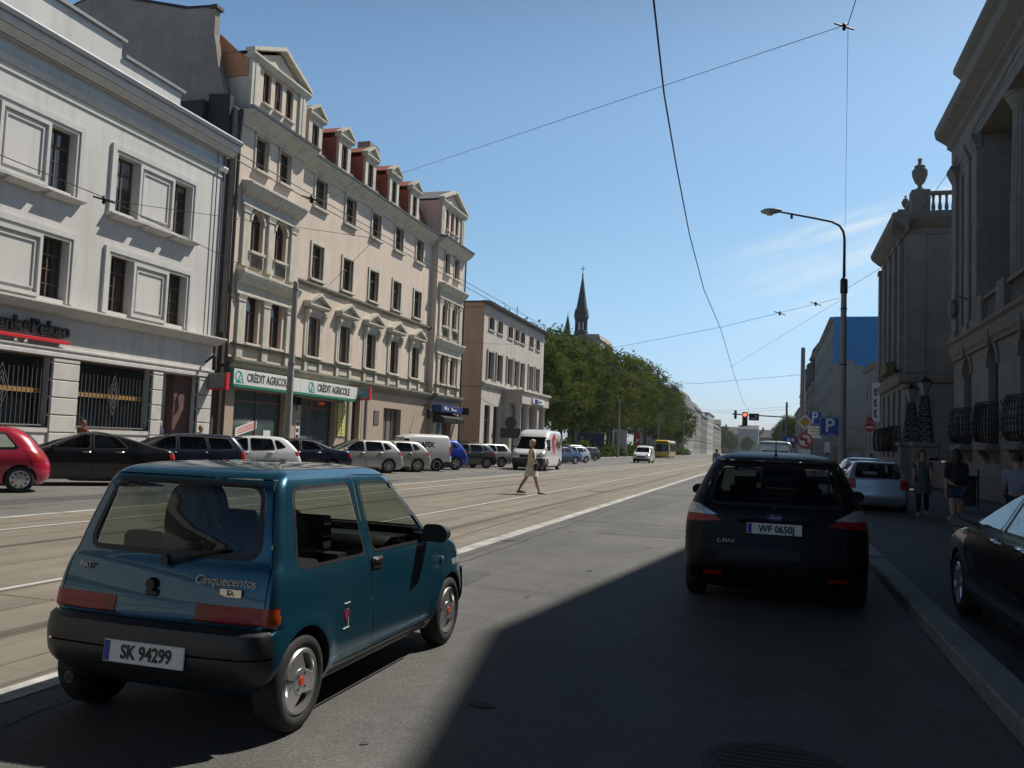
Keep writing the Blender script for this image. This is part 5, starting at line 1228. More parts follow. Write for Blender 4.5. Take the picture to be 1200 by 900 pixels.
b = MB(); b.xf = SF(A0); b.box(-42, XF, -.05, .14, 6.3, 6.65); b.box(-42, XF+.02, -.05, .2, 13.1, 13.4); opart('belt_moulding', b, M_OFFS)
for c in top: hang(house_window(None, F, c-.72, c+.72, 11.35, 12.45, -.25, M_WOODW, 'two'), off); hang(house_window(None, F, c-.78, c+.78, 7.05, 9.4, -.25, M_WOODW, 'tee'), off)
for c in (70.2, 72.7, 85.8): hang(house_window(None, F, c-.78, c+.78, .9, 4.75, -.25, M_WOODW, 'tee'), off)
b = MB(F); b.box(75.4, 83.0, -2.2, -2.1, .2, 5.2); b.box(74.4, 84.1, .0, 1.9, 5.2, 6.25); b.cham(74.2, 84.3, -.05, 2.1, 6.25, 6.45, .03); b.box(74.3, 75.4, .0, .7, .15, 5.2); b.box(83.1, 84.1, .0, .7, .15, 5.2); opart('porch', b, M_OFF)
for u in (75.0, 77.6, 80.8, 83.5):
    b = MB(); b.lathe([(.42, .15), (.42, .35), (.34, .4), (.33, 2.5), (.28, 4.8), (.36, 4.9), (.40, 5.2)], (XF+1.35, u, 0), 16); opart('porch_column', b, M_OFF, 40)
b = MB(F); b.cham(77.6, 82.0, 1.9, 2.05, 5.35, 5.85, .02); o = opart('shop_sign', b, mat('white sign board', (.6, .6, .6), .4)); b = MB(F); b.box(78.2, 79.4, 2.05, 2.07, 5.4, 5.8); b.box(79.7, 80.6, 2.05, 2.06, 5.5, 5.7); hang(b.build('sign_marks', m_blue), o)
b = MB(); 
for y in (72, 80): b.nxt(); b.tube([(XF-.6, y, 13.6), (XF-.6, y, 15.0 if y > 75 else 14.2)], .05, 5)
opart('roof_vent', b, M_METAL)
# fence and hedge in the gap
fe = empty('yard_fence', (-26, 66.5, 0), 0, 'low dark fence closing the yard beside the tan side wall', 'fence')
b = MB(); b.box(-33, -23.6, 66.2, 66.35, .1, .5); b.build('plinth', mat('fence plinth', (.2, .19, .18), .9), None).parent = fe; fe.children[0].matrix_parent_inverse = Matrix.Translation(-fe.location)
b = MB(); 
for k in range(48): b.box(-33+k*.195, -32.95+k*.195, 66.25, 66.29, .5, 1.6)
b.box(-33, -23.6, 66.24, 66.3, 1.45, 1.5); b.box(-33, -23.6, 66.24, 66.3, .6, .65); hang(b.build('bars', M_DARK), fe)
# ------------------------------------------------------------------ right side: two palaces and the row behind
M_PAL = mat('grey palace stone', (.205, .198, .178), .9, joints=(1.1, .52), var=.09, scale=1.6, streak=.32, var2=.2, scale2=.3, bump=.15)
M_PALD = mat('darker palace stone', (.16, .148, .13), .9, var=.12, scale=2, streak=.25)
M_IRON = mat('black wrought iron', (.012, .012, .013), .5, .3)
XR = 8.0
pal = empty('palace_building', (XR, 20, 0), 0, 'dark grey palace with giant columns, loggia and iron window baskets at the right edge', 'building')
def ppart(nm, b, m, smooth=None, par=None):
    for q in b.pieces(): o = hang(q.build(nm, m, None, smooth), par or pal)
    return o
F = RF_(XR)
arcs = [40.2-4.35*k for k in range(0, 9)]
ph = [(c-.72, c+.72, 2.2, 5.9) for c in arcs]
b = MB(F)
wall(b, -45, 43.0, .1, 6.1, ph, 0, .35, range(len(ph)))
wall(b, 38.0, 43.0, 6.0, 17.0, [(40.5, 41.5, 7.3, 14.2)], 0, .3); wall(b, -45, 2.0, 6.0, 17.0, [(-3-5*k, -1.6-5*k, 8, 13) for k in range(5)], 0, .3)
b.box(2.0, 38.0, -2.6, -2.3, 6.0, 17.0)
for e, dd in ((43.0, -14), (38.0, -2.3), (2.0, -2.3)): b.quad((e, 0, .1 if e > 40 else 6), (e, dd, .1 if e > 40 else 6), (e, dd, 17), (e, 0, 17))
b.box(-45, 43.0, -14, -2.7, .1, 16.9); b.box(43.0, 52.0, -14, -4.2, .1, 16.6)  # second box: unseen block added to shade the pavement between the palaces
ppart('wall', b, M_PAL)
b = MB(F)
cornice(b, -45, 43.0, [(-.05, 6.0), (.12, 6.0), (.12, 6.15), (.2, 6.25), (.2, 6.7), (.32, 6.8), (.32, 6.92), (-.05, 7.0)]); b.box(2, 38, -2.4, .0, 6.7, 6.95)
cornice(b, -45, 43.25, [(-.05, .1), (.22, .1), (.22, 1.0), (.12, 1.12), (-.05, 1.14)])
ppart('belt_moulding', b, M_PALD)
b = MB(F)
cornice(b, -45, 43.2, [(-2.4, 14.9), (.06, 14.9), (.06, 15.3), (.1, 15.34), (.1, 15.9), (.3, 16.05), (.3, 16.2), (.78, 16.55), (.84, 16.8), (.84, 16.95), (-2.4, 17.0)])
b.box(42.0, 43.9, -12, -.0, 16.5, 16.95)
ppart('main_cornice', b, M_PAL)
b = MB(F); cornice(b, 30.0, 40.2, [(-2.4, 17.0), (.0, 17.0), (.0, 17.9), (.3, 18.1), (.6, 18.4), (.6, 18.6), (-2.4, 18.65)]); ppart('attic', b, M_PAL)
b = MB(F); b.prism([(24.9, 17.0), (24.9, 17.55), (18.8, 19.5), (12.7, 17.55), (12.7, 17.0)], lambda u, v: (u, -2.4, v), lambda u, v: (u, .82, v)); b.box(24.9, 30.0, -2.4, .7, 17.0, 17.5); b.box(-45, 12.7, -2.4, .78, 17.0, 17.5); ppart('pediment', b, M_PAL)
b = MB(F)
for u in (42.5, 39.9, 38.45):
    b.nxt(); b.cham(u-.42, u+.42, -.05, .14, 7.3, 14.3, .03); b.box(u-.5, u+.5, -.05, .2, 7.0, 7.3); b.prism([(-.05, 14.3), (.14, 14.3), (.34, 14.75), (.34, 14.9), (-.05, 14.9)], lambda d, v: (u-.52, d, v), lambda d, v: (u+.52, d, v))
ppart('pilaster', b, M_PAL)
for i, u in enumerate((34.0, 29.2, 24.4, 19.6, 14.8, 10.0, 5.2)):
    b = MB(); n = 80; z0, z1 = 7.7, 14.3
    ring = lambda r, zz: [(XR+.75+(r*(1-.05*(k % 4 == 0)))*math.cos(2*math.pi*k/n), u+(r*(1-.05*(k % 4 == 0)))*math.sin(2*math.pi*k/n), zz) for k in range(n)]
    b.add(ring(.62, z0)+ring(.61, 10)+ring(.52, z1), [(j*n+k, j*n+(k+1) % n, (j+1)*n+(k+1) % n, (j+1)*n+k) for j in range(2) for k in range(n)])
    b.lathe([(.62, 7.0), (.8, 7.05), (.8, 7.3), (.7, 7.4), (.68, 7.55), (.62, 7.7)], (XR+.75, u, 0), 20); b.lathe([(.52, 14.3), (.56, 14.4), (.72, 14.75), (.8, 14.8), (.8, 14.92)], (XR+.75, u, 0), 20)
    ppart('loggia_column', b, M_PAL, 25)
b = MB(F); b.box(2.2, 37.8, -.3, .1, 6.95, 7.1); b.box(2.2, 37.8, -.28, .12, 7.85, 8.0)
for k in range(96):
    u = 2.4+k*.37; b.lathe([(.07, 7.1), (.1, 7.3), (.06, 7.6), (.08, 7.85)], (u, -.1, 0), 6)
for u in (37.4, 34.0, 29.2, 24.4): b.cham(u-.55, u+.55, -.4, .22, 6.95, 8.1, .03)
ppart('balcony_balustrade', b, M_PALD)
b = MB(F)
for c in arcs:
    b.nxt()
    for k in range(9):
        t0, t1 = math.pi*k/9, math.pi*(k+1)/9
        b.prism([(.74, t0), (.98, t0), (.98, t1), (.74, t1)], lambda q, t: (c+q*math.cos(t), -.03, 5.18+q*math.sin(t)), lambda q, t: (c+q*math.cos(t), .08, 5.18+q*math.sin(t)))
    b.prism([(-.14, 5.9), (.14, 5.9), (.22, 6.5), (-.22, 6.5)], lambda u, v: (c+u, -.03, v), lambda u, v: (c+u, .24, v)); b.cham(c-1.0, c+1.0, -.05, .5, 1.95, 2.18, .03)
    for s in (-.7, .7): b.prism([(-.05, 1.5), (.1, 1.5), (.4, 1.95), (-.05, 1.95)], lambda d, v: (c+s-.1, d, v), lambda d, v: (c+s+.1, d, v))
ppart('window_surround', b, M_PALD)
m_amb = mat('leaded amber window', (.05, .035, .012), .15, var=.4, scale=3, spec=.7)
for c in arcs: hang(house_window(None, F, c-.72, c+.72, 2.2, 5.9, -.3, M_IRON, 'grid', m_amb), pal)
hang(house_window(None, F, 40.5, 41.5, 7.3, 14.2, -.25, M_IRON, 'grid'), pal)
for c in arcs[:5]:      # bellied iron baskets
    b = MB(F); n = 21
    for i in range(n):
        a = math.pi*i/(n-1); pr_ = [(.74, 3.75), (.86, 3.5), (.95, 3.05), (.92, 2.6), (.72, 2.28)]
        b.tube([(c-r*math.cos(a), .05+r*.72*math.sin(a), v) for r, v in pr_], .022, 5)
    for r, v in ((.74, 3.75), (.80, 3.62), (.95, 3.05), (.96, 2.85), (.90, 2.55), (.9, 3.35), (.72, 2.28)): b.tube([(c-r*math.cos(math.pi*k/14), .05+r*.72*math.sin(math.pi*k/14), v) for k in range(15)], .02, 5)
    for s in (-1, 1):
        for k in range(4): b.tube([(c+s*(.2+.0*k), .72-.04*k, 3.6-.33*k), (c+s*.42, .62, 3.45-.33*k), (c+s*.2, .7, 3.3-.33*k)], .016, 4)
    ppart('window_basket', b, M_IRON)
b = MB(F); b.cham(42.05, 42.6, -.02, .07, 2.45, 3.5, .02); ppart('wall_plaque', b, M_IRON)
b = MB(F); b.tube([(38.9, .2, 8.2), (38.9, .75, 8.4), (38.9, .8, 8.0)], .04, 6); b.lathe([(.06, 7.4), (.2, 7.6), (.22, 8.0), (.08, 8.2)], (38.9, .8, 0), 8); ppart('wall_lantern', b, mat('pale lantern', (.12, .12, .12), .4))
# the second palace wing with balustrade and urns
pal2 = empty('palace_wing', (XR, 68, 0), 0, 'grey palace wing with a blank side wall, roof balustrade and stone urns', 'building')
def qpart(nm, b, m, smooth=None):
    for q in b.pieces(): o = hang(q.build(nm, m, None, smooth), pal2)
    return o
Y0, Y1 = 57.8, 69.4
wc = [60.2+2.6*k for k in range(4)]
wh = [(c-.62, c+.62, 8.0, 15.2) for c in wc]+[(c-.6, c+.6, 1.6, 6.0) for c in wc]
b = MB(F); wall(b, Y0, Y1, .1, 16.0, wh, 0, .4); b.quad((Y1, 0, .1), (Y1, -14, .1), (Y1, -14, 16), (Y1, 0, 16)); b.xf = SF(Y0)
wall(b, XR, 23, .1, 16.0, [], 0); b.xf = None; b.box(XR+.5, 23, Y0+.5, Y1-.3, 15.6, 16.9); qpart('wall', b, M_PAL)
b = MB(F)
for k in range(5): u = 58.9+2.58*k; b.nxt(); b.cham(u-.34, u+.34, -.05, .3, 7.2, 15.3, .04); b.box(u-.42, u+.42, -.05, .36, 15.3, 15.6)
b.nxt(); cornice(b, Y0-.02, Y1, [(-.05, 6.2), (.25, 6.3), (.4, 6.6), (.4, 6.75), (-.05, 6.9)])
b.xf = SF(Y0); cornice(b, XR-.4, 23, [(-.05, 6.2), (.25, 6.3), (.4, 6.6), (.4, 6.75), (-.05, 6.9)]); b.box(XR+.05, XR+1.1, -.05, .1, 6.9, 15.6); b.box(XR+3.2, 23, -.05, .08, 6.95, 7.3); b.box(XR+3.2, XR+3.4, -.05, .08, 7.3, 14.6); b.box(XR+3.2, 23, -.05, .08, 14.5, 14.7)
qpart('pilaster', b, M_PAL)
b = MB(F); pr_ = [(-.05, 15.6), (.1, 15.6), (.1, 15.95), (.35, 16.1), (.8, 16.5), (.88, 16.7), (.88, 16.85), (-.05, 16.95)]
cornice(b, Y0-.85, Y1, pr_); b.xf = SF(Y0); cornice(b, XR-.87, 23, pr_); qpart('main_cornice', b, M_PALD)
b = MB()
for x0, x1, y0, y1 in ((XR+.5, XR+.85, Y0+.5, Y1), (XR+.51, 23, Y0+.49, Y0+.84)): b.box(x0, x1, y0, y1, 16.95, 17.25); b.box(x0, x1, y0, y1, 18.3, 18.5)
for x, y in ((XR+.9, Y0+.9), (XR+.7, 63.3), (XR+.7, 68.6), (XR+5.5, Y0+.7), (XR+10, Y0+.7)): b.cham(x-.55, x+.55, y-.55, y+.55, 16.96, 18.62, .04)
for k in range(56):
    y = Y0+.9+k*.38
    if min(abs(y-q) for q in (63.3, 68.6)) > .6 and y > 59.4 and y < Y1: b.lathe([(.09, 17.25), (.13, 17.5), (.07, 17.9), (.10, 18.3)], (XR+.68, y, 0), 6)
for k in range(36):
    x = XR+.9+k*.38
    if min(abs(x-q) for q in (XR+5.5, XR+10)) > .6 and x > XR+1.5: b.lathe([(.09, 17.25), (.13, 17.5), (.07, 17.9), (.10, 18.3)], (x, Y0+.67, 0), 6)
qpart('roof_balustrade', b, M_PALD)
for x, y in ((XR+.9, Y0+.9), (XR+.7, 63.3), (XR+.7, 68.6)):
    b = MB(); b.lathe([(.3, 18.62), (.3, 18.75), (.14, 18.85), (.12, 19.0), (.3, 19.2), (.46, 19.65), (.48, 19.95), (.3, 20.15), (.34, 20.25), (.12, 20.4), (.1, 20.6), (.16, 20.7), (0, 20.85)], (x, y, 0), 16)
    if y > 60: b.v = [(x+(p[0]-x)*.55, y+(p[1]-y)*.55, 18.62+(p[2]-18.62)*.5) for p in b.v]
    qpart('stone_urn', b, M_PALD, 50)
for c in wc: hang(house_window(None, F, c-.62, c+.62, 8.0, 15.2, -.35, M_IRON, 'grid'), pal2); hang(house_window(None, F, c-.6, c+.6, 1.6, 6.0, -.35, M_IRON, 'grid'), pal2)
for c in wc:
    b = MB(F)
    for i in range(9):
        a = math.pi*i/8; b.tube([(c-r*math.cos(a), .05+r*.8*math.sin(a), v) for r, v in ((.66, 3.6), (.85, 3.1), (.84, 2.4), (.62, 2.0))], .03, 4)
    for r, v in ((.66, 3.6), (.86, 2.8), (.62, 2.0)): b.tube([(c-r*math.cos(math.pi*k/10), .05+r*.8*math.sin(math.pi*k/10), v) for k in range(11)], .025, 4)
    hang(b.build('window_basket', M_IRON), pal2)
b = MB(); b.cham(XR-.95, XR-.45, 59.2, 62.2, 6.95, 7.7, .05); hang(b.build('planter', mat('planted boxes', (.10, .10, .03), .9, var=.5, scale=6)), pal2)
b = MB(); b.xf = SF(Y0); b.prism([(11.2, 6.95), (11.9, 6.95), (11.8, 7.4), (11.65, 8.0), (11.3, 7.6)], lambda x, z_: (x, .0, z_), lambda x, z_: (x, .45, z_)); hang(b.build('wall_ornament', M_PALD), pal2)
# terrace between the palaces, with two lattice lamps
ter = empty('terrace_wall', (12, 50, 0), 0, 'dark stone terrace wall with sloping stair cheek between the two palaces', 'wall')
b = MB(); b.box(8.3, 26, 50.5, 57.3, .1, 1.5); b.prism([(43.4, .12), (50.5, .12), (50.5, 1.5), (47.2, 1.5), (43.4, .45)], lambda y, z_: (8.2, y, z_), lambda y, z_: (8.7, y, z_)); b.box(8.71, 9.6, 49.2, 50.5, .1, .5); hang(b.build('cheek', M_PALD), ter)
b = MB(); b.box(8.2, 26, 50.4, 50.8, 1.5, 1.62); hang(b.build('coping', M_PAL), ter)
for i, (x, y, h) in enumerate(((7.55, 52.2, 3.1), (8.05, 51.0, 3.4))):
    lp = empty('lattice_lamp', (x, y, 0), 0, ['black lattice lamp post nearer to the corner window baskets of the palace wing', 'taller black lattice lamp post nearer to the palace columns'][i], 'lamp post', 'lattice lamps on the terrace')
    z0 = 2.45
    b = MB(); b.cham(-.62, .62, -.6, .6, .05, 2.2, .04); b.cham(-.72, .72, -.7, .7, 2.2, z0, .05); b.build('pedestal', M_PAL, lp); b = MB()
    w0, w1 = .40, .17
    for sx in (-1, 1):
        for sy in (-1, 1): b.tube([(sx*w0, sy*w0, z0), (sx*w1, sy*w1, z0+h-.9)], .035, 5)
    for k in range(7):
        t0, t1 = k/7, (k+1)/7; a0, a1 = w0+(w1-w0)*t0, w0+(w1-w0)*t1; v0, v1 = z0+(h-.9)*t0, z0+(h-.9)*t1
        for s in (-1, 1):
            b.tube([(-a0, s*a0, v0), (a1, s*a1, v1)], .018, 4); b.tube([(a0, s*a0, v0), (-a1, s*a1, v1)], .018, 4); b.tube([(s*a0, -a0, v0), (s*a1, a1, v1)], .018, 4); b.tube([(s*a0, a0, v0), (s*a1, -a1, v1)], .018, 4)
        b.tube([(-a1, -a1, v1), (a1, -a1, v1), (a1, a1, v1), (-a1, a1, v1), (-a1, -a1, v1)], .03, 4)
    o = b.build('lattice_post', M_IRON, lp)
    b = MB(); zt = z0+h-.9; b.lathe([(.1, zt), (.38, zt+.75), (.44, zt+.78), (.1, zt+1.0), (0, zt+1.1)], n=6)
    b.build('lantern', mat('lamp glass', (.16, .16, .17), .2), lp); b = MB(); b.lathe([(.47, zt+.76), (.47, zt+.84), (.1, zt+1.06), (0, zt+1.2)], n=6); b.build('lantern_roof', M_IRON, lp)
# ------------------------------------------------------------------ the rows further down the street
def block(name, label, X, y0, y1, h, m, side, rows, pitch, roof=None, group=None, win=True, cat='building', back=14, ww=.55, wh=1.7, first=2.2, par=.6, bay=None):
    """a far street front: wall, moulding, roof, one mesh per window row kept as separate window parts"""
    s = 1 if side == 'left' else -1
    root = empty(name, (X, (y0+y1)/2, 0), 0, label, cat, group)
    Fb = LF(X) if side == 'left' else RF_(X)
    n = max(1, int((y1-y0)/pitch)); hs = []
    if win:
        st = (h-par-first)/rows
        for r in range(rows):
            for k in range(n): u = y0+(y1-y0)*(k+.5)/n; hs.append((u-ww, u+ww, first+r*st, first+r*st+min(wh, st*.62)))
    b = MB(Fb); wall(b, y0, y1, .05, h, hs, 0, .07)
    for e in (y0, y1): b.quad((e, 0, .05), (e, -back, .05), (e, -back, h), (e, 0, h))
    b.box(y0+.2, y1-.2, -back, -.5, h-.4, h-.05); hang(b.build('wall', m), root)
    b = MB(Fb); cornice(b, y0-.1, y1+.1, [(-.05, h-.5), (.15, h-.45), (.5, h-.1), (.5, h), (-.05, h+.02)]); cornice(b, y0, y1, [(-.05, first+st*.86), (.18, first+st*.86), (.18, first+st*.92), (-.05, first+st*.94)]) if win and rows > 1 else None
    hang(b.build('cornice', m), root)
    wm = None
    for u0, u1, v0, v1 in hs:
        key = ('far', side, round(u1-u0, 2), round(v1-v0, 2))
        if key not in WM:
            g = MB(lambda u, d, v: (s*d, u, v)); w_, h_ = u1-u0, v1-v0; g.quad((-w_/2, -.06, 0), (w_/2, -.06, 0), (w_/2, -.06, h_), (-w_/2, -.06, h_)); g.m = 1; g.box(-w_/2-.1, w_/2+.1, -.04, .08, -.12, .0); g.box(-.04, .04, -.06, -.03, 0, h_); g.box(-w_/2, w_/2, -.06, -.03, h_*.66, h_*.7)
            WM[key] = g.mesh('window', [M_GL, mat('pale window bars', (.3, .29, .27), .6)])
        o = link('window', WM[key]); o.location = (X, (u0+u1)/2, v0); hang(o, root)
    if roof:
        rh, rm = roof; b = MB(Fb); b.prism([(.4, h+.01), (-2.0, h+rh), (-back+2, h+rh), (-back, h+.01)], lambda d, v: (y0, d, v), lambda d, v: (y1, d, v))
        for k in range(int((y1-y0)/7)): u = y0+3.5+k*7; b.box(u-.4, u+.4, -4.5, -3.6, h+rh-.2, h+rh+1.2)
        hang(b.build('roof', rm), root)
    return root, Fb
M_G1 = mat('grey town render', (.21, .20, .18), .9, var=.08, scale=1, streak=.2); M_G2 = mat('sooty town render', (.14, .125, .11), .9, var=.1, scale=1, streak=.25); M_G3 = mat('pale town render', (.34, .33, .31), .9, var=.06, scale=1, streak=.12)
M_G4 = mat('ochre town render', (.36, .30, .21), .9, var=.06, scale=1, streak=.12); M_RF = mat('dark slate roof', (.07, .065, .065), .7, var=.2, scale=3)
mu, Fm = block('mural_house', 'grey corner house whose blank side wall is painted blue at the top', XR, 122.5, 172, 20.3, M_G1, 'right', 5, 3.2)
b = MB(); b.xf = SF(122.45); b.quad((XR, .0, .1), (26, .0, .1), (26, .0, 20.3), (XR, .0, 20.3)); hang(b.build('side_wall', mat('bare grey gable plaster', (.25, .24, .215), .9, var=.07, scale=1, streak=.2)), mu)
b = MB(); b.xf = SF(122.42)
edge = [(XR+.02, 14.0), (9.6, 14.0), (9.6, 14.4), (10.6, 14.4), (10.6, 13.7), (11.8, 13.7), (11.8, 12.6), (12.9, 12.6), (12.9, 11.7), (14.0, 11.7), (14.0, 10.9), (15.0, 10.9), (15.0, 9.6), (16.4, 9.6)]
for (x0, v0), (x1, v1) in zip(edge, edge[1:]):
    if x1 > x0: b.box(x0, x1, -.02, .012, v0, 20.35)
b.box(16.4, 26, -.02, .012, 9.6, 20.35)
hang(b.build('blue_mural', mat('blue wall paint', (.04, .20, .46), .8, var=.06, scale=.7, streak=.1)), mu)
block('town_house', 'dark ornate town house with turrets, between the mural house and the far pole', XR, 173, 205, 18.0, M_G2, 'right', 4, 3.0, (3.2, M_RF))
block('town_house', 'sooty far house just left of the ornate turret house', XR, 206, 250, 17.5, M_G2, 'right', 4, 3.4, (2.5, M_RF))
block('town_house', 'last small grey house of the right row, beside the far trees', XR, 251, 300, 14.5, M_G1, 'right', 4, 3.4, (2, M_RF))
for i, (y, h) in enumerate(((176, 23.5), (190, 22.0), (203, 22.5))):
    b = MB(); b.lathe([(1.3, 16), (1.3, 19.8), (1.6, 20.0), (1.2, 20.8), (.9, h-1.4), (.2, h-.5), (0, h)], (XR+.6, y, 0), 8)
    o = b.build('turret', M_RF, None, 40); hang(o, [q for q in bpy.data.objects if q.get('label', '').startswith('dark ornate')][0])
sm, Fs = block('small_house', 'narrow grey house with a white banner behind the palace wing', 10.5, 96, 106, 11.5, M_G1, 'right', 3, 3.2)
b = MB(); b.box(10.2, 10.42, 94.6, 95.9, 5.2, 9.2); bn = hang(b.build('hanging_banner', mat('white banner', (.40, .41, .43), .6)), sm)
b = MB(); b.xf = SF(94.58); b.box(10.0, 10.7, 0, .03, 5.2, 9.2); hang(b.build('banner_face', MATS['white banner']), sm)
b = MB(); b.xf = SF(94.5)
for k in range(3): b.prism([(10.15, 8.5-k*1.1), (10.45, 8.7-k*1.1), (10.3, 8.1-k*1.1), (10.55, 7.9-k*1.1), (10.2, 7.8-k*1.1)], lambda x, v: (x, 0, v), lambda x, v: (x, .02, v))
hang(b.build('banner_marks', M_DARK), sm)
# yard wall with graffiti in front of the mural
yw = empty('yard_wall', (14, 116, 0), 0, 'low grey yard wall with a graffiti panel under the blue mural', 'wall')
b = MB(); b.box(7.6, 26, 115, 115.4, .1, 2.7); hang(b.build('wall', M_G2), yw); b = MB(); b.box(7.6, 26, 114.9, 115.5, 5.0, 5.3)
for x in (8.2, 12.5, 17, 22): b.box(x-.1, x+.1, 115.1, 115.3, .1, 5.0)
hang(b.build('gantry_rail', mat('grey pipe', (.16, .16, .17), .5, .4)), yw)
b = MB(); b.xf = SF(114.98)
for k, pts in enumerate([[(9, .3), (10.4, .3), (11.2, 2.4), (9.6, 2.2)], [(11.2, .4), (12.4, .4), (13.2, 2.3), (11.8, 2.5)], [(13.2, .3), (14.8, .3), (15.2, 2.2), (13.8, 2.4)]]): b.prism(pts, lambda x, v: (x, 0, v), lambda x, v: (x, .015, v))
hang(b.build('graffiti', mat('pale graffiti', (.16, .19, .24), .8, var=.5, scale=1.2)), yw)
# left side beyond the trees
XL = -25.0
bA, _ = block('corner_house', 'tall dark roofed corner house just past the park trees', XL, 262, 300, 15.0, M_G3, 'left', 4, 3.3, (5.2, M_RF))
block('far_house', 'pale narrow far house with balconies right of the dark roofed corner house', XL, 301, 330, 16.0, M_G1, 'left', 4, 3.3, (3.0, M_RF))
block('far_house', 'sooty far house between the balconied house and the pale one', XL, 331, 362, 14.8, M_G2, 'left', 4, 3.3, (3.0, M_RF))
block('far_house', 'pale flat topped far house where the left row thins out', XL, 363, 405, 17.5, M_G3, 'left', 5, 3.3)
block('far_house', 'last grey house of the left row before the street end', XL, 407, 470, 13.0, M_G1, 'left', 4, 3.5, (2, M_RF))
ENDS = [(-60, -42, 560, 15, M_G2, 4, 'wide hazy house at the left of the street end'), (-42, -30, 548, 18.5, M_G4, 3, 'tall ochre hazy house at the street end'), (-30, -19, 566, 13, M_G1, 4.5, 'low steep roofed hazy house at the street end'),
        (-19, -7, 552, 16, M_G3, 2.5, 'pale hazy house under the red signal at the street end'), (-7, 4, 572, 11.5, M_G2, 5, 'lowest dark roofed hazy house at the street end'), (4, 22, 556, 14.5, M_G1, 3, 'grey hazy house at the right of the street end')]
for x0, x1, yy_, h, m, rh, lab in ENDS:
    bE = empty('end_house', ((x0+x1)/2, yy_, 0), 0, lab, 'building')
    b = MB(); b.xf = SF(yy_); n = int((x1-x0)/3); wall(b, x0, x1, .05, h, [(x0+.8+3*k, x0+2.1+3*k, 2.6+3.1*r, 4.3+3.1*r) for k in range(n) for r in range(int((h-2)/3.1))], 0, .3); b.box(x0, x1, -11, -.32, .05, h); hang(b.build('wall', m), bE)
    b = MB(); b.xf = None; b.prism([(yy_-.4, h), (yy_+5.5, h+rh), (yy_+11.4, h)], lambda y, z_: (x0-.2, y, z_), lambda y, z_: (x1+.2, y, z_)); rf = hang(b.build('roof', M_RF), bE)
    b = MB(); b.box(x0+2, x0+3.2, yy_+4, yy_+5, h+rh-2, h+rh+1.4); hang(b.build('chimney', M_G2), rf)
# church
ch = empty('church', (-46, 205, 0), 0, 'old church with a dark pointed spire and open belfry rising above the park trees', 'church')
M_CH = mat('church brick', (.20, .15, .115), .9, var=.15, scale=2, streak=.15); M_SP = mat('dark spire slate', (.028, .03, .034), .6, var=.2, scale=2)
cx, cy = -44.0, 200.0
b = MB(); b.cham(cx-1.9, cx+1.9, cy-1.9, cy+1.9, 0, 27.6, .1); b.box(cx-2.1, cx+2.1, cy-2.1, cy+2.1, 27.4, 27.9); hang(b.build('tower', M_CH), ch)
b = MB()
for k in range(8): a = math.pi/8+k*math.pi/4; b.tube([(cx+1.3*math.cos(a), cy+1.3*math.sin(a), 27.6), (cx+1.3*math.cos(a), cy+1.3*math.sin(a), 32.3)], .24, 6)
b.lathe([(1.75, 27.8), (1.7, 29.0), (1.3, 29.2)], (cx, cy, 0), 8); b.lathe([(1.3, 31.4), (1.5, 31.6), (1.8, 32.3), (1.8, 32.8)], (cx, cy, 0), 8); hang(b.build('belfry', M_SP), ch)
b = MB(); b.lathe([(1.75, 32.7), (1.55, 33.6), (1.2, 35.5), (.65, 39.0), (.2, 42.0), (.1, 42.6)], (cx, cy, 0), 8); b.lathe([(0, 42.3), (.28, 42.7), (0, 43.2)], (cx, cy, 0), 8); b.tube([(cx, cy, 42.5), (cx, cy, 45.0)], .08, 5); b.box(cx-.5, cx+.5, cy-.06, cy+.06, 44.2, 44.35)
for k in range(4): a = k*math.pi/2+math.pi/4; b.lathe([(.3, 32.5), (.28, 33.2), (0, 34.6)], (cx+1.75*math.cos(a), cy+1.75*math.sin(a), 0), 6)
hang(b.build('spire', M_SP), ch)
b = MB(); b.lathe([(.95, 20), (.9, 28.3), (.6, 30.5), (.08, 33.2), (.04, 34.2)], (cx-3.6, cy+1.0, 0), 8); hang(b.build('side_turret', M_SP), ch)
b = MB(); b.box(cx+1.9, cx+4.8, cy-1, cy+16, 0, 26.9); b.prism([(cx+1.7, 26.9), (cx+5.1, 26.9), (cx+4.6, 28.2), (cx+2.0, 28.2)], lambda x, z_: (x, cy-1.3, z_), lambda x, z_: (x, cy+16, z_)); hang(b.build('nave', mat('pale church stone', (.30, .27, .22), .9, var=.1, scale=1)), ch)
b = MB(); b.xf = SF(cy-1.03); b.box(cx+3.3, cx+3.9, 0, .03, 23.5, 25.6); hang(b.build('nave_window', M_DARK), ch)
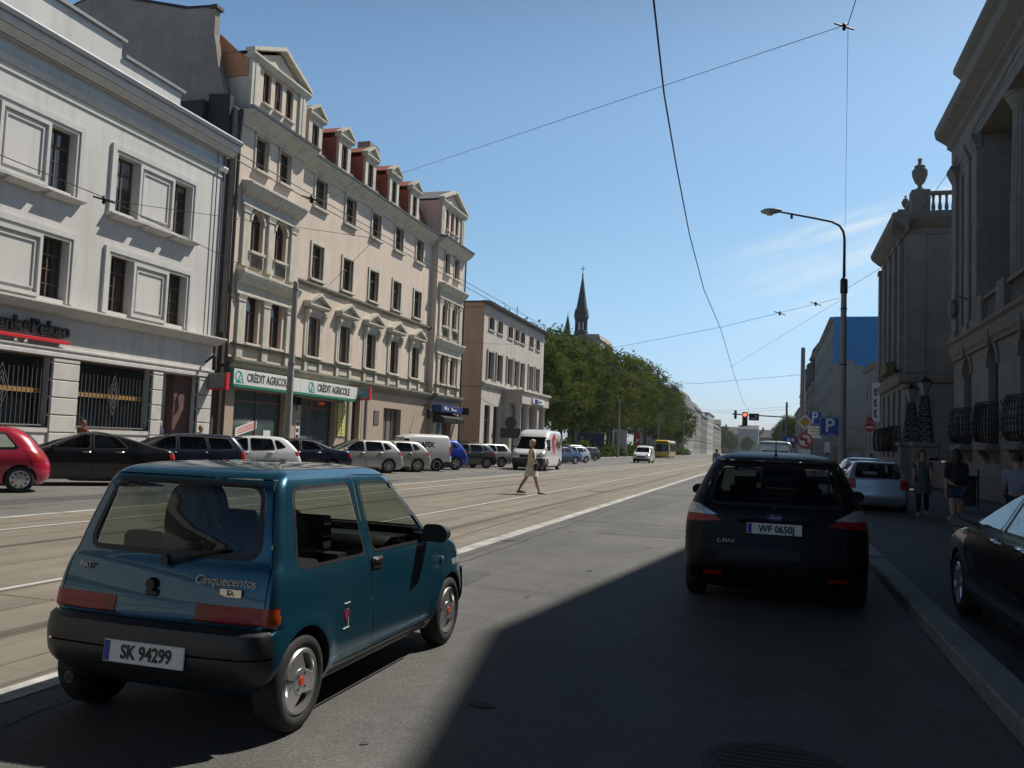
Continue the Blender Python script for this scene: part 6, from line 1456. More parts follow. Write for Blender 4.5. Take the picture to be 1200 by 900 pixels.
# ------------------------------------------------------------------ park trees
def leaf_mat(name, c):
    m = bpy.data.materials.new(name); m.use_nodes = True; nt = m.node_tree; N, L = nt.nodes, nt.links
    N.remove(N["Principled BSDF"]); out = N["Material Output"]
    g = N.new('ShaderNodeNewGeometry'); n = N.new('ShaderNodeTexNoise'); n.inputs['Scale'].default_value = .55; n.inputs['Detail'].default_value = 4; L.new(g.outputs['Position'], n.inputs['Vector'])
    cr = N.new('ShaderNodeMix'); cr.data_type = 'RGBA'; cr.inputs['A'].default_value = (*c, 1); cr.inputs['B'].default_value = (c[0]*1.9, c[1]*1.45, c[2]*1.1, 1)
    mr = N.new('ShaderNodeMapRange'); mr.inputs['From Min'].default_value = .38; mr.inputs['From Max'].default_value = .68; L.new(n.outputs['Fac'], mr.inputs['Value']); L.new(mr.outputs['Result'], cr.inputs['Factor'])
    d = N.new('ShaderNodeBsdfDiffuse'); t = N.new('ShaderNodeBsdfTranslucent'); L.new(cr.outputs['Result'], d.inputs['Color']); L.new(cr.outputs['Result'], t.inputs['Color'])
    mx = N.new('ShaderNodeMixShader'); mx.inputs[0].default_value = .35; L.new(d.outputs[0], mx.inputs[1]); L.new(t.outputs[0], mx.inputs[2]); L.new(mx.outputs[0], out.inputs['Surface'])
    return m
M_BARK = mat('tree bark', (.07, .055, .04), .95, var=.3, scale=4)
LEAF = [leaf_mat('leaves deep green', (.056, .096, .019)), leaf_mat('leaves olive green', (.076, .108, .021)), leaf_mat('leaves dark green', (.040, .073, .017))]
TV = []
def tree_variant(seed, H, Rr, dens=1.0):
    rnd = random.Random(seed); b = MB()
    b.tube([(0, 0, 0), (.05, 0, H*.12), (.15, .1, H*.3), (.1, .2, H*.55), (.2, .1, H*.85)], [.42, .34, .27, .16, .04], 8)
    tips = []
    for k in range(11):
        a = k*2.4+rnd.uniform(-.4, .4); z0 = H*(.22+.045*k); r = Rr*rnd.uniform(.6, .95); z1 = z0+H*rnd.uniform(.12, .28)
        b.tube([(.1, .1, z0), (r*.45*math.cos(a), r*.45*math.sin(a), z0+(z1-z0)*.55), (r*math.cos(a), r*math.sin(a), z1)], [.13, .08, .025], 5); tips.append((r*math.cos(a), r*math.sin(a), z1))
    trunk = b.mesh('trunk', M_BARK, 60)
    vs = []; fs = []
    cl = []
    for k in range(int(84*dens)):
        u = rnd.uniform(-1, 1); a = rnd.uniform(0, 6.283); rr = rnd.uniform(.35, 1)**.6; s = math.sqrt(1-u*u)
        zc = H*.60+u*H*.40*rr; wid = Rr*(1.0 if u < .1 else 1-.35*u)*rnd.uniform(.8, 1.12)
        cl.append((wid*s*rr*math.cos(a), wid*s*rr*math.sin(a), max(H*.16, zc), rnd.uniform(.7, 1.5)))
    for (x, y, z_, cr) in cl:
        for q in range(int(84)):
            o = Vector((rnd.gauss(0, 1), rnd.gauss(0, 1), rnd.gauss(0, .75)))*cr*.55
            c = Vector((x, y, z_))+o; n = (o.normalized()*1.5+Vector((x, y, (z_-H*.5)*.8)).normalized()*.8+Vector((rnd.gauss(0, .6), rnd.gauss(0, .6), rnd.gauss(.25, .6)))).normalized()
            t = n.orthogonal().normalized(); t.rotate(Matrix.Rotation(rnd.uniform(0, 6.28), 3, n)); bt = n.cross(t); sz = rnd.uniform(.16, .33)
            i = len(vs); vs += [c-t*sz*.4, c+bt*sz*.6, c+t*sz*1.4, c-bt*sz*.6]; fs.append((i, i+1, i+2, i+3))
    me = bpy.data.meshes.new('crown'); me.from_pydata([tuple(v) for v in vs], [], fs); me.materials.append(LEAF[0])
    return trunk, me
for s_, H, r in ((1, 14.5, 5.0), (2, 17.0, 5.6), (3, 19.0, 6.0), (4, 12.0, 4.6)): TV.append((H, tree_variant(s_, H, r)))
def plant_tree(x, y, h, v, leaf, label, group, name='park_tree', rz=None):
    H, (tm, cm) = TV[v]; k = h/H
    r = empty(name, (x, y, .1), random.uniform(0, 6.28) if rz is None else rz, label, 'tree', group)
    r.scale = (k*random.uniform(.95, 1.1), k*random.uniform(.95, 1.1), k)
    link('trunk', tm, r); c = link('crown', cm, r); c.material_slots[0].link = 'OBJECT'; c.material_slots[0].material = LEAF[leaf]
random.seed(11)
TG = 'park trees in a row along the left pavement'
front = [(97, 12.6, 0), (106, 14.5, 1), (116, 14.0, 0), (127, 15.5, 1), (139, 17.3, 2), (151, 18.2, 2), (163, 18.8, 2), (176, 19.4, 2), (190, 18.6, 1), (205, 18.6, 2), (220, 17.0, 1), (236, 15.6, 0), (252, 14.0, 0)]
FL = 'leafy deciduous park tree in the front row, its crown merging with its neighbours'
for i, (y, h, v) in enumerate(front):
    lab = FL
    if i == 0: lab = 'low leafy park tree touching the corner of the beige office'
    if i == len(front)-1: lab = 'last small park tree of the row, beside the dark roofed corner house'
    plant_tree(-26.3+random.uniform(-1.2, .8), y, h*1.09, v, i % 3, lab, TG)
for i, (y, h, v) in enumerate([(94, 15.5, 1), (101, 18, 2), (112, 17.5, 1), (124, 19, 2), (137, 20, 2), (152, 20.5, 2), (168, 20.5, 2), (186, 20, 2), (206, 20, 1)]):
    plant_tree(-34+random.uniform(-1.5, 1.5), y, h*1.08, v, (i+1) % 3, 'park tree of the back row, only its top showing over the front crowns', TG)
for i, (x, y, h, v) in enumerate([(6.5, 330, 15, 0), (7.5, 350, 17, 1), (6.0, 372, 16, 0), (7.0, 398, 18, 2), (5.5, 430, 15, 1)]):
    plant_tree(x, y, h, v, 2, 'far street tree beyond the right row of houses, under the signal arm', 'far trees on the right side')
for i, (x, y, h, v) in enumerate([(-26, 478, 15, 0), (-25, 495, 16, 1), (-22, 515, 13, 0), (-13, 535, 11, 3)]):
    plant_tree(x, y, h, v, 2, 'far street tree at the end of the left row, before the end block', 'far trees on the left side')
hedge_m = LEAF[2]
rnd = random.Random(3); vs = []; fs = []
for k in range(9000):
    c = Vector((-23.4+rnd.gauss(0, .8), rnd.uniform(92, 250), abs(rnd.gauss(.9, .6)))); n = Vector((rnd.gauss(0, 1), rnd.gauss(0, 1), rnd.gauss(.3, 1))).normalized(); t = n.orthogonal().normalized(); bt = n.cross(t); s = rnd.uniform(.15, .32)
    i = len(vs); vs += [tuple(c-t*s), tuple(c+bt*s), tuple(c+t*s), tuple(c-bt*s)]; fs.append((i, i+1, i+2, i+3))
me = bpy.data.meshes.new('undergrowth'); me.from_pydata(vs, [], fs); me.materials.append(hedge_m); tag(link('undergrowth', me), kind='stuff')
# ------------------------------------------------------------------ street furniture, signs, wires
M_CONC = mat('grey concrete pole', (.27, .26, .24), .85, var=.12, scale=5, streak=.15); M_STEEL = mat('galvanised steel', (.22, .225, .23), .45, .7, var=.15, scale=8); M_BLK = mat('black cable', (.012, .012, .013), .6)
r = empty('street_lamp', (2.75, 36.4, .12), 0, 'tall street lamp with curved arm on a thick concrete pole behind the silver estate car', 'street lamp')
b = MB(); b.tube([(0, 0, 0), (0, 0, 8.1)], [.155, .11], 14); b.build('pole', M_CONC, r, 40)
b = MB(); b.lathe([(.12, 7.95), (.145, 7.97), (.145, 8.5), (.12, 8.55), (.08, 8.6)], n=12); b.tube([(0, 0, 7.3), (0, 0, 7.36)], .13, 12); b.tube([(0, 0, 5.05), (0, 0, 5.1)], .145, 12); b.build('collar', mat('dark collar', (.03, .03, .032), .5), r, 40)
b = MB(); b.tube([(0, 0, 8.5), (0, 0, 10.2), (-.05, 0, 10.5), (-.2, 0, 10.75), (-.5, 0, 10.92), (-1.2, 0, 11.1), (-2.55, 0, 11.42)], [.06, .05, .05, .048, .045, .042, .04], 8); b.cham(-2.1, -2.0, -.05, .05, 11.1, 11.3, .02); b.build('arm', M_BLK, r, 50)
b = MB(); sec = [(-2.45, .05, .06), (-2.6, .10, .10), (-2.85, .19, .14), (-3.1, .17, .12), (-3.28, .06, .05)]
rings = [[(x, w_*math.cos(k*math.pi/6), 11.46-.05*(x+2.45)*-1*.2+h*math.sin(k*math.pi/6)) for k in range(12)] for x, w_, h in sec]
b.add([p for q in rings for p in q], [(i*12+k, i*12+(k+1) % 12, (i+1)*12+(k+1) % 12, (i+1)*12+k) for i in range(4) for k in range(12)]+[tuple(range(48, 60)), tuple(range(12))]); hd = b.build('lamp_head', mat('lamp head shell', (.30, .31, .32), .4, .4), r, 50)
b = MB(); b.lathe([(.15, 0), (.12, -.07), (0, -.1)], (-2.92, 0, 11.36), 12); b.build('lamp_glass', mat('lamp cover', (.45, .45, .43), .2), hd, 50)
def concrete_mast(x, y, h, label, name='tram_pole', r0=.17, cat='pole', group=None):
    rr = empty(name, (x, y, .1), 0, label, cat, group); b = MB(); b.tube([(0, 0, 0), (0, 0, h)], [r0, r0*.68], 12); b.lathe([(r0*.68, h), (r0*.5, h+.06), (0, h+.08)], n=12); b.build('shaft', M_CONC, rr, 40)
    b = MB(); b.tube([(0, 0, h-.35), (0, 0, h-.28)], r0*.8, 12); b.tube([(0, 0, h*.55), (0, 0, h*.56)], r0*.92, 12); b.build('clamp', M_STEEL, rr, 40); return rr
concrete_mast(-20.35, 33.2, 8.2, 'grey concrete tram pole in front of the green-white bank sign')
concrete_mast(2.5, 74, 10.2, 'tall concrete pole behind the yellow diamond sign', r0=.24)
concrete_mast(2.6, 150, 10.0, 'far concrete pole with cable rungs left of the ornate turret house', r0=.24)
for y in (120, 165, 215): concrete_mast(-20.5, y, 8.2, 'slim tram pole standing before the dark park trees', group='tram poles before the trees')
for y in (205, 260): concrete_mast(2.6, y, 9.0, 'slim far pole over the right trees under the signal arm', group='far poles of the right kerb', r0=.2)
# signs
def sign_post(x, y, h, label, name='road_sign', r_=.03): 
    rr = empty(name, (x, y, .12 if x > 1.5 else 0), 0, label, 'road sign'); b = MB(); b.tube([(0, 0, 0), (0, 0, h)], r_, 8); b.build('post', M_STEEL, rr, 40); return rr
m_sb = mat('sign blue', (.012, .055, .36), .35); m_sw = mat('sign white', (.68, .68, .68), .35); m_sy = mat('sign yellow', (.62, .30, .01), .35); m_sr = mat('sign red', (.50, .02, .025), .35); m_sk = mat('sign black', (.01, .01, .01), .4); m_sbk = mat('sign back', (.25, .25, .25), .5, .5)
def P_sign(rr, z, w, sub=True):
    b = MB(); b.cham(-w/2, w/2, -.05, -.035, z-w*.5, z+w*.5, .004); pl = b.build('sign_plate', m_sb, rr)
    b = MB(); t = .02
    for x0, x1, z0, z1 in ((-w/2+.02, w/2-.02, z+w/2-.04, z+w/2-.025), (-w/2+.02, w/2-.02, z-w/2+.025, z-w/2+.04), (-w/2+.02, -w/2+.035, z-w/2+.04, z+w/2-.04), (w/2-.035, w/2-.02, z-w/2+.04, z+w/2-.04)): b.box(x0, x1, -.053, -.051, z0, z1)
    b.build('border', m_sw, pl)
    put_text('lettering', 'P', w*1.0, frame_mat((0, -.053, z+.01), (1, 0, 0), (0, 0, 1)), m_sw, pl, depth=.004, bold=.012, sx=.95)
    return pl
r = sign_post(1.95, 31.2, 2.9, 'big blue parking sign on its post just left of the lamp pole', 'parking_sign'); p_ = P_sign(r, 2.42, .66)
b = MB(); b.box(-.02, .16, -.053, -.051, 2.13, 2.2); b.build('small_marks', mat('pale blue marks', (.1, .18, .4), .5), p_)
b = MB(); b.cham(-.16, .02, -.05, -.035, 1.45, 1.9, .004); b.m = 1; b.box(-.14, 0, -.053, -.051, 1.45, 1.52); b.build('extra_plate', [m_sw, m_sk], r)
r = sign_post(1.95, 41.5, 3.7, 'smaller blue parking sign farther away above its white extra plate', 'parking_sign'); P_sign(r, 3.12, .62); b = MB(); b.cham(-.30, .30, -.05, -.035, 2.2, 2.74, .004); b.m = 1
for k in range(3): b.box(-.2, .2, -.053, -.051, 2.34+k*.13, 2.38+k*.13)
b.build('extra_plate', [m_sw, mat('grey print', (.3, .3, .3), .5)], r)
r = sign_post(1.5, 40.6, 3.45, 'yellow diamond priority sign above a red ringed no turn sign', 'priority_sign')
b = MB(); z_ = 3.0; q = .36
b.prism([(0, -q), (q, 0), (0, q), (-q, 0)], lambda x, z: (x, -.05, z_+z), lambda x, z: (x, -.035, z_+z)); pl = b.build('sign_plate', m_sw, r)
b = MB(); q = .24; b.prism([(0, -q), (q, 0), (0, q), (-q, 0)], lambda x, z: (x, -.054, z_+z), lambda x, z: (x, -.051, z_+z)); b.build('diamond', m_sy, pl)
b = MB(); z_ = 2.18; b.lathe([(0, -.05), (.34, -.05), (.34, -.035), (0, -.035)], (0, 0, z_), 28, 'y'); pl = b.build('round_plate', m_sw, r, 40)
b = MB(); b.lathe([(.26, -.054), (.34, -.054)], (0, 0, z_), 28, 'y'); b.prism([(-.26, .2), (-.2, .26), (.26, -.2), (.2, -.26)], lambda x, z: (x, -.058, z_+z), lambda x, z: (x, -.056, z_+z)); b.build('red_ring', m_sr, pl)
b = MB(); b.box(.02, .10, -.0555, -.0535, z_-.2, z_+.08); b.box(-.1, .10, -.0555, -.0535, z_+.02, z_+.1); b.prism([(-.1, -.04), (-.1, .16), (-.23, .06)], lambda x, z: (x, -.0555, z_+z), lambda x, z: (x, -.0535, z_+z)); b.build('arrow', m_sk, pl)
b = MB(); b.cham(-.24, .24, -.05, -.035, 1.55, 1.78, .004); b.build('extra_plate', m_sw, r)
r = sign_post(6.2, 60, 3.85, 'red and white no entry sign on a thin post by the yard wall', 'no_entry_sign')
b = MB(); b.lathe([(0, -.05), (.32, -.05), (.32, -.035), (0, -.035)], (0, 0, 3.35), 24, 'y'); pl = b.build('round_plate', m_sr, r, 40); b = MB(); b.box(-.24, .24, -.054, -.051, 3.29, 3.41); b.build('white_bar', m_sw, pl)
b = MB(); b.prism([(-.3, 3.72), (.3, 3.72), (0, 4.1)], lambda x, z: (x, -.05, z), lambda x, z: (x, -.035, z)); b.build('triangle_plate', m_sr, r)
r = sign_post(.9, 66, 3.0, 'blue direction board with white marks behind the grey van', 'direction_sign'); b = MB(); b.cham(.0, 1.0, -.05, -.035, 2.3, 2.8, .004); pl = b.build('sign_plate', m_sb, r); b = MB(); b.box(.3, .5, -.053, -.051, 2.45, 2.7); b.box(.6, .8, -.053, -.051, 2.45, 2.7); b.build('marks', m_sw, pl)
r = sign_post(-20.2, 66.5, 3.6, 'back of a round sign over a wide dark board by the tan wall', 'road_sign'); 
b = MB(); b.lathe([(0, -.05), (.5, -.05), (.5, -.03), (0, -.03)], (0, 0, 3.2), 24, 'y'); b.build('round_plate', mat('dark sign back', (.05, .05, .05), .5, .3), r, 40); b = MB(); b.cham(-.85, .85, -.06, -.03, 1.95, 2.75, .01); b.build('board', MATS['dark sign back'], r); b = MB(); b.tube([(.3, 0, 0), (.3, 0, 2.0)], .04, 8); b.build('post', M_STEEL, r)
# traffic signal on a mast arm
r = empty('traffic_light', (2.4, 82, .1), 0, 'red traffic light hanging from a long mast arm over the lane', 'traffic light')
b = MB(); b.tube([(0, 0, 0), (0, 0, 5.0)], .09, 8); b.tube([(0, 0, 4.75), (-5.8, 0, 4.95)], .06, 8); b.build('mast', M_STEEL, r, 40)
def signal(parent, x, z, lit, side=False):
    b = MB(); b.cham(x-.24, x+.24, -.25, -.03, z-.66, z+.66, .03)
    for k in range(3): 
        zz = z+.41-.41*k; b.lathe([(.13, -.25), (.13, -.40)], (x, 0, zz), 12, 'y', 0, math.pi) if False else b.tube([(x-.12, -.36, zz+.06), (x-.09, -.38, zz+.11), (x, -.40, zz+.13), (x+.09, -.38, zz+.11), (x+.12, -.36, zz+.06)], .015, 4)
    h_ = b.build('signal_head', m_sk, parent)
    for k, (cc, on) in enumerate((((.55, .02, .01), lit), ((.10, .06, .0), False), ((.0, .06, .02), False))):
        b = MB(); b.lathe([(.16, -.252), (.12, -.268), (0, -.275)], (x, 0, z+.41-.41*k), 14, 'y')
        b.build('lens', mat('lit red lens', (.6, .02, .01), .3, emit=(1, .05, .02), estr=6.0) if on else mat('dark lens %d' % k, tuple(c*.3 for c in cc), .2), h_, 60)
signal(r, -4.65, 4.5, True)
b = MB(); b.cham(-4.3, -3.4, -.1, -.03, 4.4, 5.05, .02); bd = b.build('arrow_board', m_sk, r)
b = MB(); b.tube([(-4.1, -.11, 4.58), (-3.8, -.11, 4.58), (-3.65, -.11, 4.68), (-3.65, -.11, 4.88)], .035, 6); b.build('arrow', m_sw, bd)
b = MB(); b.cham(-5.62, -5.4, -.15, .2, 4.5, 5.3, .03); b.build('signal_back', m_sk, r)
# wires
def wire(pts, label, rad=.012, sag=0.0, name='overhead_wire', n=10, group=None):
    out = []
    for p, q in zip(pts, pts[1:]):
        for k in range(n): t = k/n; out.append(Vector(p)*(1-t)+Vector(q)*t-Vector((0, 0, sag*4*t*(1-t))))
    out.append(Vector(pts[-1])); root = MB(); root.tube(out, rad, 5); o = root.build(name, M_BLK, None, 60); return tag(o, label, 'wire', group)
wire([(-9.96, -20, 6.78), (-9.96, 16.7, 6.8), (-9.96, 45, 6.72), (-9.96, 75, 6.78), (-9.96, 110, 6.7), (-9.96, 240, 6.7)], 'contact wire over the far tram track, crossing the pink facade diagonally', .011)
wire([(-10.06, -20, 7.05), (-10.06, 16.7, 7.0), (-10.06, 45, 6.98), (-10.06, 75, 7.05), (-10.06, 110, 6.98)], 'upper twin of the contact wire over the far tram track', .010)
wire([(-1.0, 3, 6.4), (-1.29, 8.95, 6.4), (-1.47, 11.45, 6.4), (-1.61, 14.3, 6.4), (-1.82, 19.3, 6.4), (-1.99, 26.16, 6.4), (-1.95, 34.5, 6.4), (-2.15, 50.3, 6.35), (-2.5, 77.7, 6.4), (-2.5, 150, 6.4)], 'thick cable running nearly straight up the blue sky', .012, n=6)  # cable points taken from image pixels, projected onto an assumed height
wire([(1.53, 20, 11.3), (-23.0, 39.2, 13.85)], 'long span wire from the sky node down to the pink facade', .008)
wire([(1.53, 20, 11.3), (3.2, 19.5, 17.0), (7.9, 19, 17.0)], 'short stay wire rising from the sky node to the palace', .010)
wire([(1.53, 20, 11.3), (2.76, 36.3, 10.8)], 'thin stay from the sky node down to the lamp arm', .006)
wire([(2.75, 36.4, 8.2), (5.0, 43.3, 10.6), (7.7, 41.2, 14.8)], 'stay wire from the lamp collar up to the palace', .011)
wire([(7.7, 41.2, 14.8), (7.9, 31.8, 15.66)], 'dark cable along the palace columns', .015)
wire([(2.6, 36.4, 7.9), (-2.13, 38.0, 6.95), (-7.5, 42, 6.5), (-23.4, 62.1, 9.2)], 'low span wire from the lamp collar across to the pink tenement', .008)
wire([(2.6, 36.4, 7.8), (-2.2, 50.3, 6.4)], 'slanting pull wire from the lamp collar to the thick cable', .006)
wire([(-20.35, 33.2, 7.9), (-14, 14.9, 6.55), (-13.8, 8, 6.6)], 'span wire from the concrete tram pole over the bank front', .010)
wire([(-14, 14.9, 6.5), (-9.96, 20, 6.75), (-23.3, 37.5, 7.0)], 'thin level stay across the bank windows', .007)
for y, h in ((75, 8.2), (120, 7.9), (150, 9.0), (205, 8.2)): wire([(2.5, y, h), (-6, y, h-.9), (-20.5, y if y != 75 else 78, 8.0)], 'thin span wire between roadside poles far down the street', .014, group='far span wires')
wire([(-23.2, 63, 6.6), (-20.5, 120, 7.8)], 'feeder cable from the pink tenement past the beige office', .012, sag=.8)
def insulators(name, pts, label):
    b = MB()
    for p in pts:
        p = Vector(p); b.lathe([(.0, -.11), (.045, -.07), (.03, -.02), (.06, .02), (.03, .07), (0, .11)], tuple(p), 8)
        b.tube([p+Vector((-.22, -.08, .06)), p+Vector((.22, .08, -.06))], .022, 5)
    return tag(b.build(name, M_BLK, None, 50), label, 'insulator')
insulators('wire_insulator', [(-9.96, 16.7, 6.85)], 'black insulator cluster on the wire in front of the pink facade')
insulators('wire_insulator', [(-14.0, 14.9, 6.5)], 'black insulator pair below the upper bank window')
insulators('wire_insulator', [(1.45, 20.05, 11.28)], 'black clamp at the node where the sky wires meet')
insulators('wire_insulator', [(1.7, 36.7, 7.72)], 'black insulator on the low span wire beside the lamp collar')
insulators('wire_insulator', [(.3, 37.2, 7.42)], 'second black insulator left along the low span wire')
# boards under the trees
r = empty('advert_pillar', (-22.2, 150, .1), 0, 'red advertising flag under the trees right of the parked cars', 'sign'); b = MB(); b.cham(-.4, .4, -.1, .1, .5, 4.3, .02); b.build('panel', m_sr, r); b = MB(); b.box(-.25, .25, -.11, -.101, 2.6, 3.0); b.build('panel_marks', m_sw, r)
r = empty('advert_board', (-22.4, 135, .1), 0, 'white and green paired boards under the trees', 'sign'); b = MB(); b.cham(-1.6, -.6, -.1, .1, .6, 4.2, .02); b.m = 1; b.cham(-.4, .7, -.1, .1, .6, 4.2, .02); b.m = 2; b.box(-1.3, -.9, -.11, -.101, 1.0, 4.0); b.build('panel', [m_sw, mat('pale grey board', (.4, .42, .42), .5), mat('green board print', (.05, .2, .12), .5)], r)
r = empty('shop_board', (-23.0, 113, .1), 0, 'dark blue board under the trees behind the silver people carrier', 'sign'); b = MB(); b.cham(-1.8, 1.8, -.08, .08, 1.4, 3.2, .02); b.box(-1.6, -1.5, -.05, .05, 0, 1.4); b.box(1.5, 1.6, -.05, .05, 0, 1.4); b.build('panel', mat('deep blue board', (.02, .025, .09), .4), r)
# bollards and a bin by the palace terrace
r = empty('litter_bin', (5.7, 28.5, .12), 0, 'small dark litter bin on the right pavement beside the palace steps', 'litter bin')
b = MB(); b.lathe([(.0, .1), (.2, .1), (.22, .9), (.24, .92), (.24, .98), (.18, 1.0), (0, 1.0)], n=14); b.tube([(.26, 0, 0), (.26, 0, 1.2)], .025, 6); b.build('body', M_DARK, r, 40)
# ------------------------------------------------------------------ the vehicles of the scene
GL_S = CM['dglass']
hero, ho = make_car('tiny', 'small_car', (-3.02, 5.18, 0), 0.0, PT['teal'], 'small teal three door car in front, metallic paint half in sun', 'car', plate='SK 94299')
hero.scale = (.93, .94, .965)
L = SPECS['tiny']['L']
def HT(nm, txt, size, x, y, z, m, parent=hero, tilt=.12, **k):
    Mx = Matrix.Translation((x, y-L/2, z)) @ Matrix.Rotation(math.atan(.175*x), 4, 'Z') @ Matrix.Rotation(tilt, 4, 'X') @ frame_mat((0, 0, 0), (1, 0, 0), (0, 0, 1)); return put_text(nm, txt, size, Mx, m, parent, **k)
M_BADGE = mat('shade dimmed badge chrome', (.30, .30, .30), .4, .6)  # chrome with its shade put into the grey colour
gate = [c for c in hero.children if c.name.startswith('tailgate') and 'seam' not in c.name][0]
def rear_y(x, z):
    """rear surface of the little car at that height"""
    best = min((v.co for v in gate.data.vertices), key=lambda c: (c.x-x)**2+(c.z-z)**2); return best.y+L/2
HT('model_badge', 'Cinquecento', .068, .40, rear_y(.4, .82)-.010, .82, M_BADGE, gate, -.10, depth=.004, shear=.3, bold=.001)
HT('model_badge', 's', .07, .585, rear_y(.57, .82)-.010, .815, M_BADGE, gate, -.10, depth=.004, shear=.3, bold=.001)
HT('trim_badge', 'SX', .04, .46, rear_y(.46, .765)-.006, .765, CM['black'], gate, -.10, depth=.004, bold=.001)
b = MB(); yb = rear_y(.46, .765)-.004-L/2; b.cham(.39, .53, yb-.002, yb+.006, .742, .788, .003); b.build('badge_plate', CM['chrome'], gate)
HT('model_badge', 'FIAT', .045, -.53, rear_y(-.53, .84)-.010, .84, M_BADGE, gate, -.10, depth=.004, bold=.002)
b = MB(); yb = rear_y(0, .76)-L/2; b.lathe([(0, yb-.02), (.03, yb-.02), (.036, yb-.004), (.036, yb+.01)], (-.04, 0, .775), 14, 'y'); b.cham(-.075, .015, yb-.018, yb+.012, .715, .75, .008); b.build('tailgate_lock', CM['black'], gate, 40)
b = MB(); b.tube([(-.50, .30-L/2, .26), (-.50, .16-L/2, .25), (-.50, .05-L/2, .25)], .026, 10, False); b.tube([(-.50, .056-L/2, .25), (-.50, .048-L/2, .25)], .031, 12); b.m = 1; b.lathe([(0, .046-L/2), (.027, .046-L/2)], (-.50, 0, .25), 12, 'y'); b.build('exhaust_pipe', [mat('sooty steel pipe', (.22, .2, .19), .4, .8), CM['black']], hero, 40)
b = MB(); b.lathe([(.016, -.004), (.014, .012), (0, .014)], (.744, 2.52-L/2, .70), 10, 'x'); b.lathe([(.016, .004), (.014, -.012), (0, -.014)], (-.744, 2.52-L/2, .70), 10, 'x'); b.build('side_repeater', CM['lamp_clear'], hero, 40)
b = MB()
for s in (1, -1): b.box(s*.738-.006, s*.738+.006, .82-L/2, 2.36-L/2, .272, .283)
b.build('sill_trim', CM['chrome'], hero)
# sticker: a small red heart shape between two white strokes
b = MB(); xs = .7425; cy_, cz_ = .94, .545
hp = [(0, -.045), (.03, -.006), (.033, .018), (.021, .03), (.007, .025), (0, .012), (-.007, .025), (-.021, .03), (-.033, .018), (-.03, -.006)]
P2 = lambda dx: (lambda p, q: (xs+dx, cy_+p-L/2, cz_+q))
b.prism(hp, P2(0), P2(.004)); b.m = 1
b.prism([(-.035, .062), (.04, .064), (.04, .069), (-.035, .067)], P2(0), P2(.004)); b.prism([(-.04, -.085), (.04, -.082), (.04, -.077), (-.04, -.080)], P2(0), P2(.004)); b.m = 2
b.prism([(.012, -.07), (.03, -.066), (.026, -.02), (.016, -.02)], P2(0), P2(.0045))
b.build('door_sticker', [mat('sticker red', (.20, .012, .04), .5), m_sw, mat('grey sticker print', (.2, .2, .2), .5)], hero)
# interior load on the shelf and a child seat, seen through the rear window
m_tan = mat('tan seat cloth', (.30, .22, .09), .9, var=.2, scale=15)
b = MB(); b.cham(-.62, .62, .30-L/2, .80-L/2, .84, .88, .02); b.build('parcel_shelf', CM['seat'], hero)
cs = empty('child_seat', hero.matrix_world @ Vector((0, 0, 0)), 0, 'tan child seat seen through the rear window of the teal car', 'child seat'); cs.scale = (.85, .85, 1); cs.location = (-3.02-.40, 5.18+(1.0-L/2)*.94, 0)
b = MB(); sh = round_poly([(-.22, .60), (.22, .60), (.24, 1.05), (.16, 1.22), (-.16, 1.22), (-.24, 1.05)], .08, 4); b.prism(sh, lambda x, z: (x, -.07, z), lambda x, z: (x*.9, .08, z)); b.build('shell', m_tan, cs, 40)
b = MB(); sh = round_poly([(-.15, .8), (.15, .8), (.16, 1.0), (.10, 1.12), (-.10, 1.12), (-.16, 1.0)], .06, 4); b.prism(sh, lambda x, z: (x, -.09, z), lambda x, z: (x*.9, -.06, z)); b.prism([(-.2, .98), (-.17, 1.03), (.06, .9), (.04, .85)], lambda x, z: (x, -.11, z), lambda x, z: (x, -.095, z)); b.build('harness', mat('grey harness', (.2, .19, .17), .8), cs)
def pattern_mat(name, a, c, sc, lo=.28):
    m, nt, bb = new_mat(name); N, Lk = nt.nodes, nt.links; g = N.new('ShaderNodeTexCoord'); v = N.new('ShaderNodeTexVoronoi'); v.inputs['Scale'].default_value = sc; Lk.new(g.outputs['Object'], v.inputs['Vector'])
    mr = N.new('ShaderNodeMapRange'); mr.inputs['From Min'].default_value = lo; mr.inputs['From Max'].default_value = lo+.05; Lk.new(v.outputs['Distance'], mr.inputs['Value']); mx = N.new('ShaderNodeMix'); mx.data_type = 'RGBA'; mx.inputs['A'].default_value = (*c, 1); mx.inputs['B'].default_value = (*a, 1); Lk.new(mr.outputs['Result'], mx.inputs['Factor']); Lk.new(mx.outputs['Result'], bb.inputs['Base Color']); bb.inputs['Roughness'].default_value = .9; return m
bk = empty('patterned_blanket', (-2.84, 4.10, .85), 0, 'dark folded blanket with pale loops on the teal car shelf', 'blanket')
b = MB(); n = 12
P_ = [[(-.27+.54*i/n, -.12+.34*j/8, .05+.05*math.sin(i*1.1+j*.7)+.16*math.sin(math.pi*i/n)*math.sin(math.pi*j/8)) for i in range(n+1)] for j in range(9)]
b.add([p for rw in P_ for p in rw], [(j*(n+1)+i, j*(n+1)+i+1, (j+1)*(n+1)+i+1, (j+1)*(n+1)+i) for j in range(8) for i in range(n)]); b.build('cloth', pattern_mat('looped blanket cloth', (.03, .03, .032), (.5, .49, .46), 16), bk, 60)
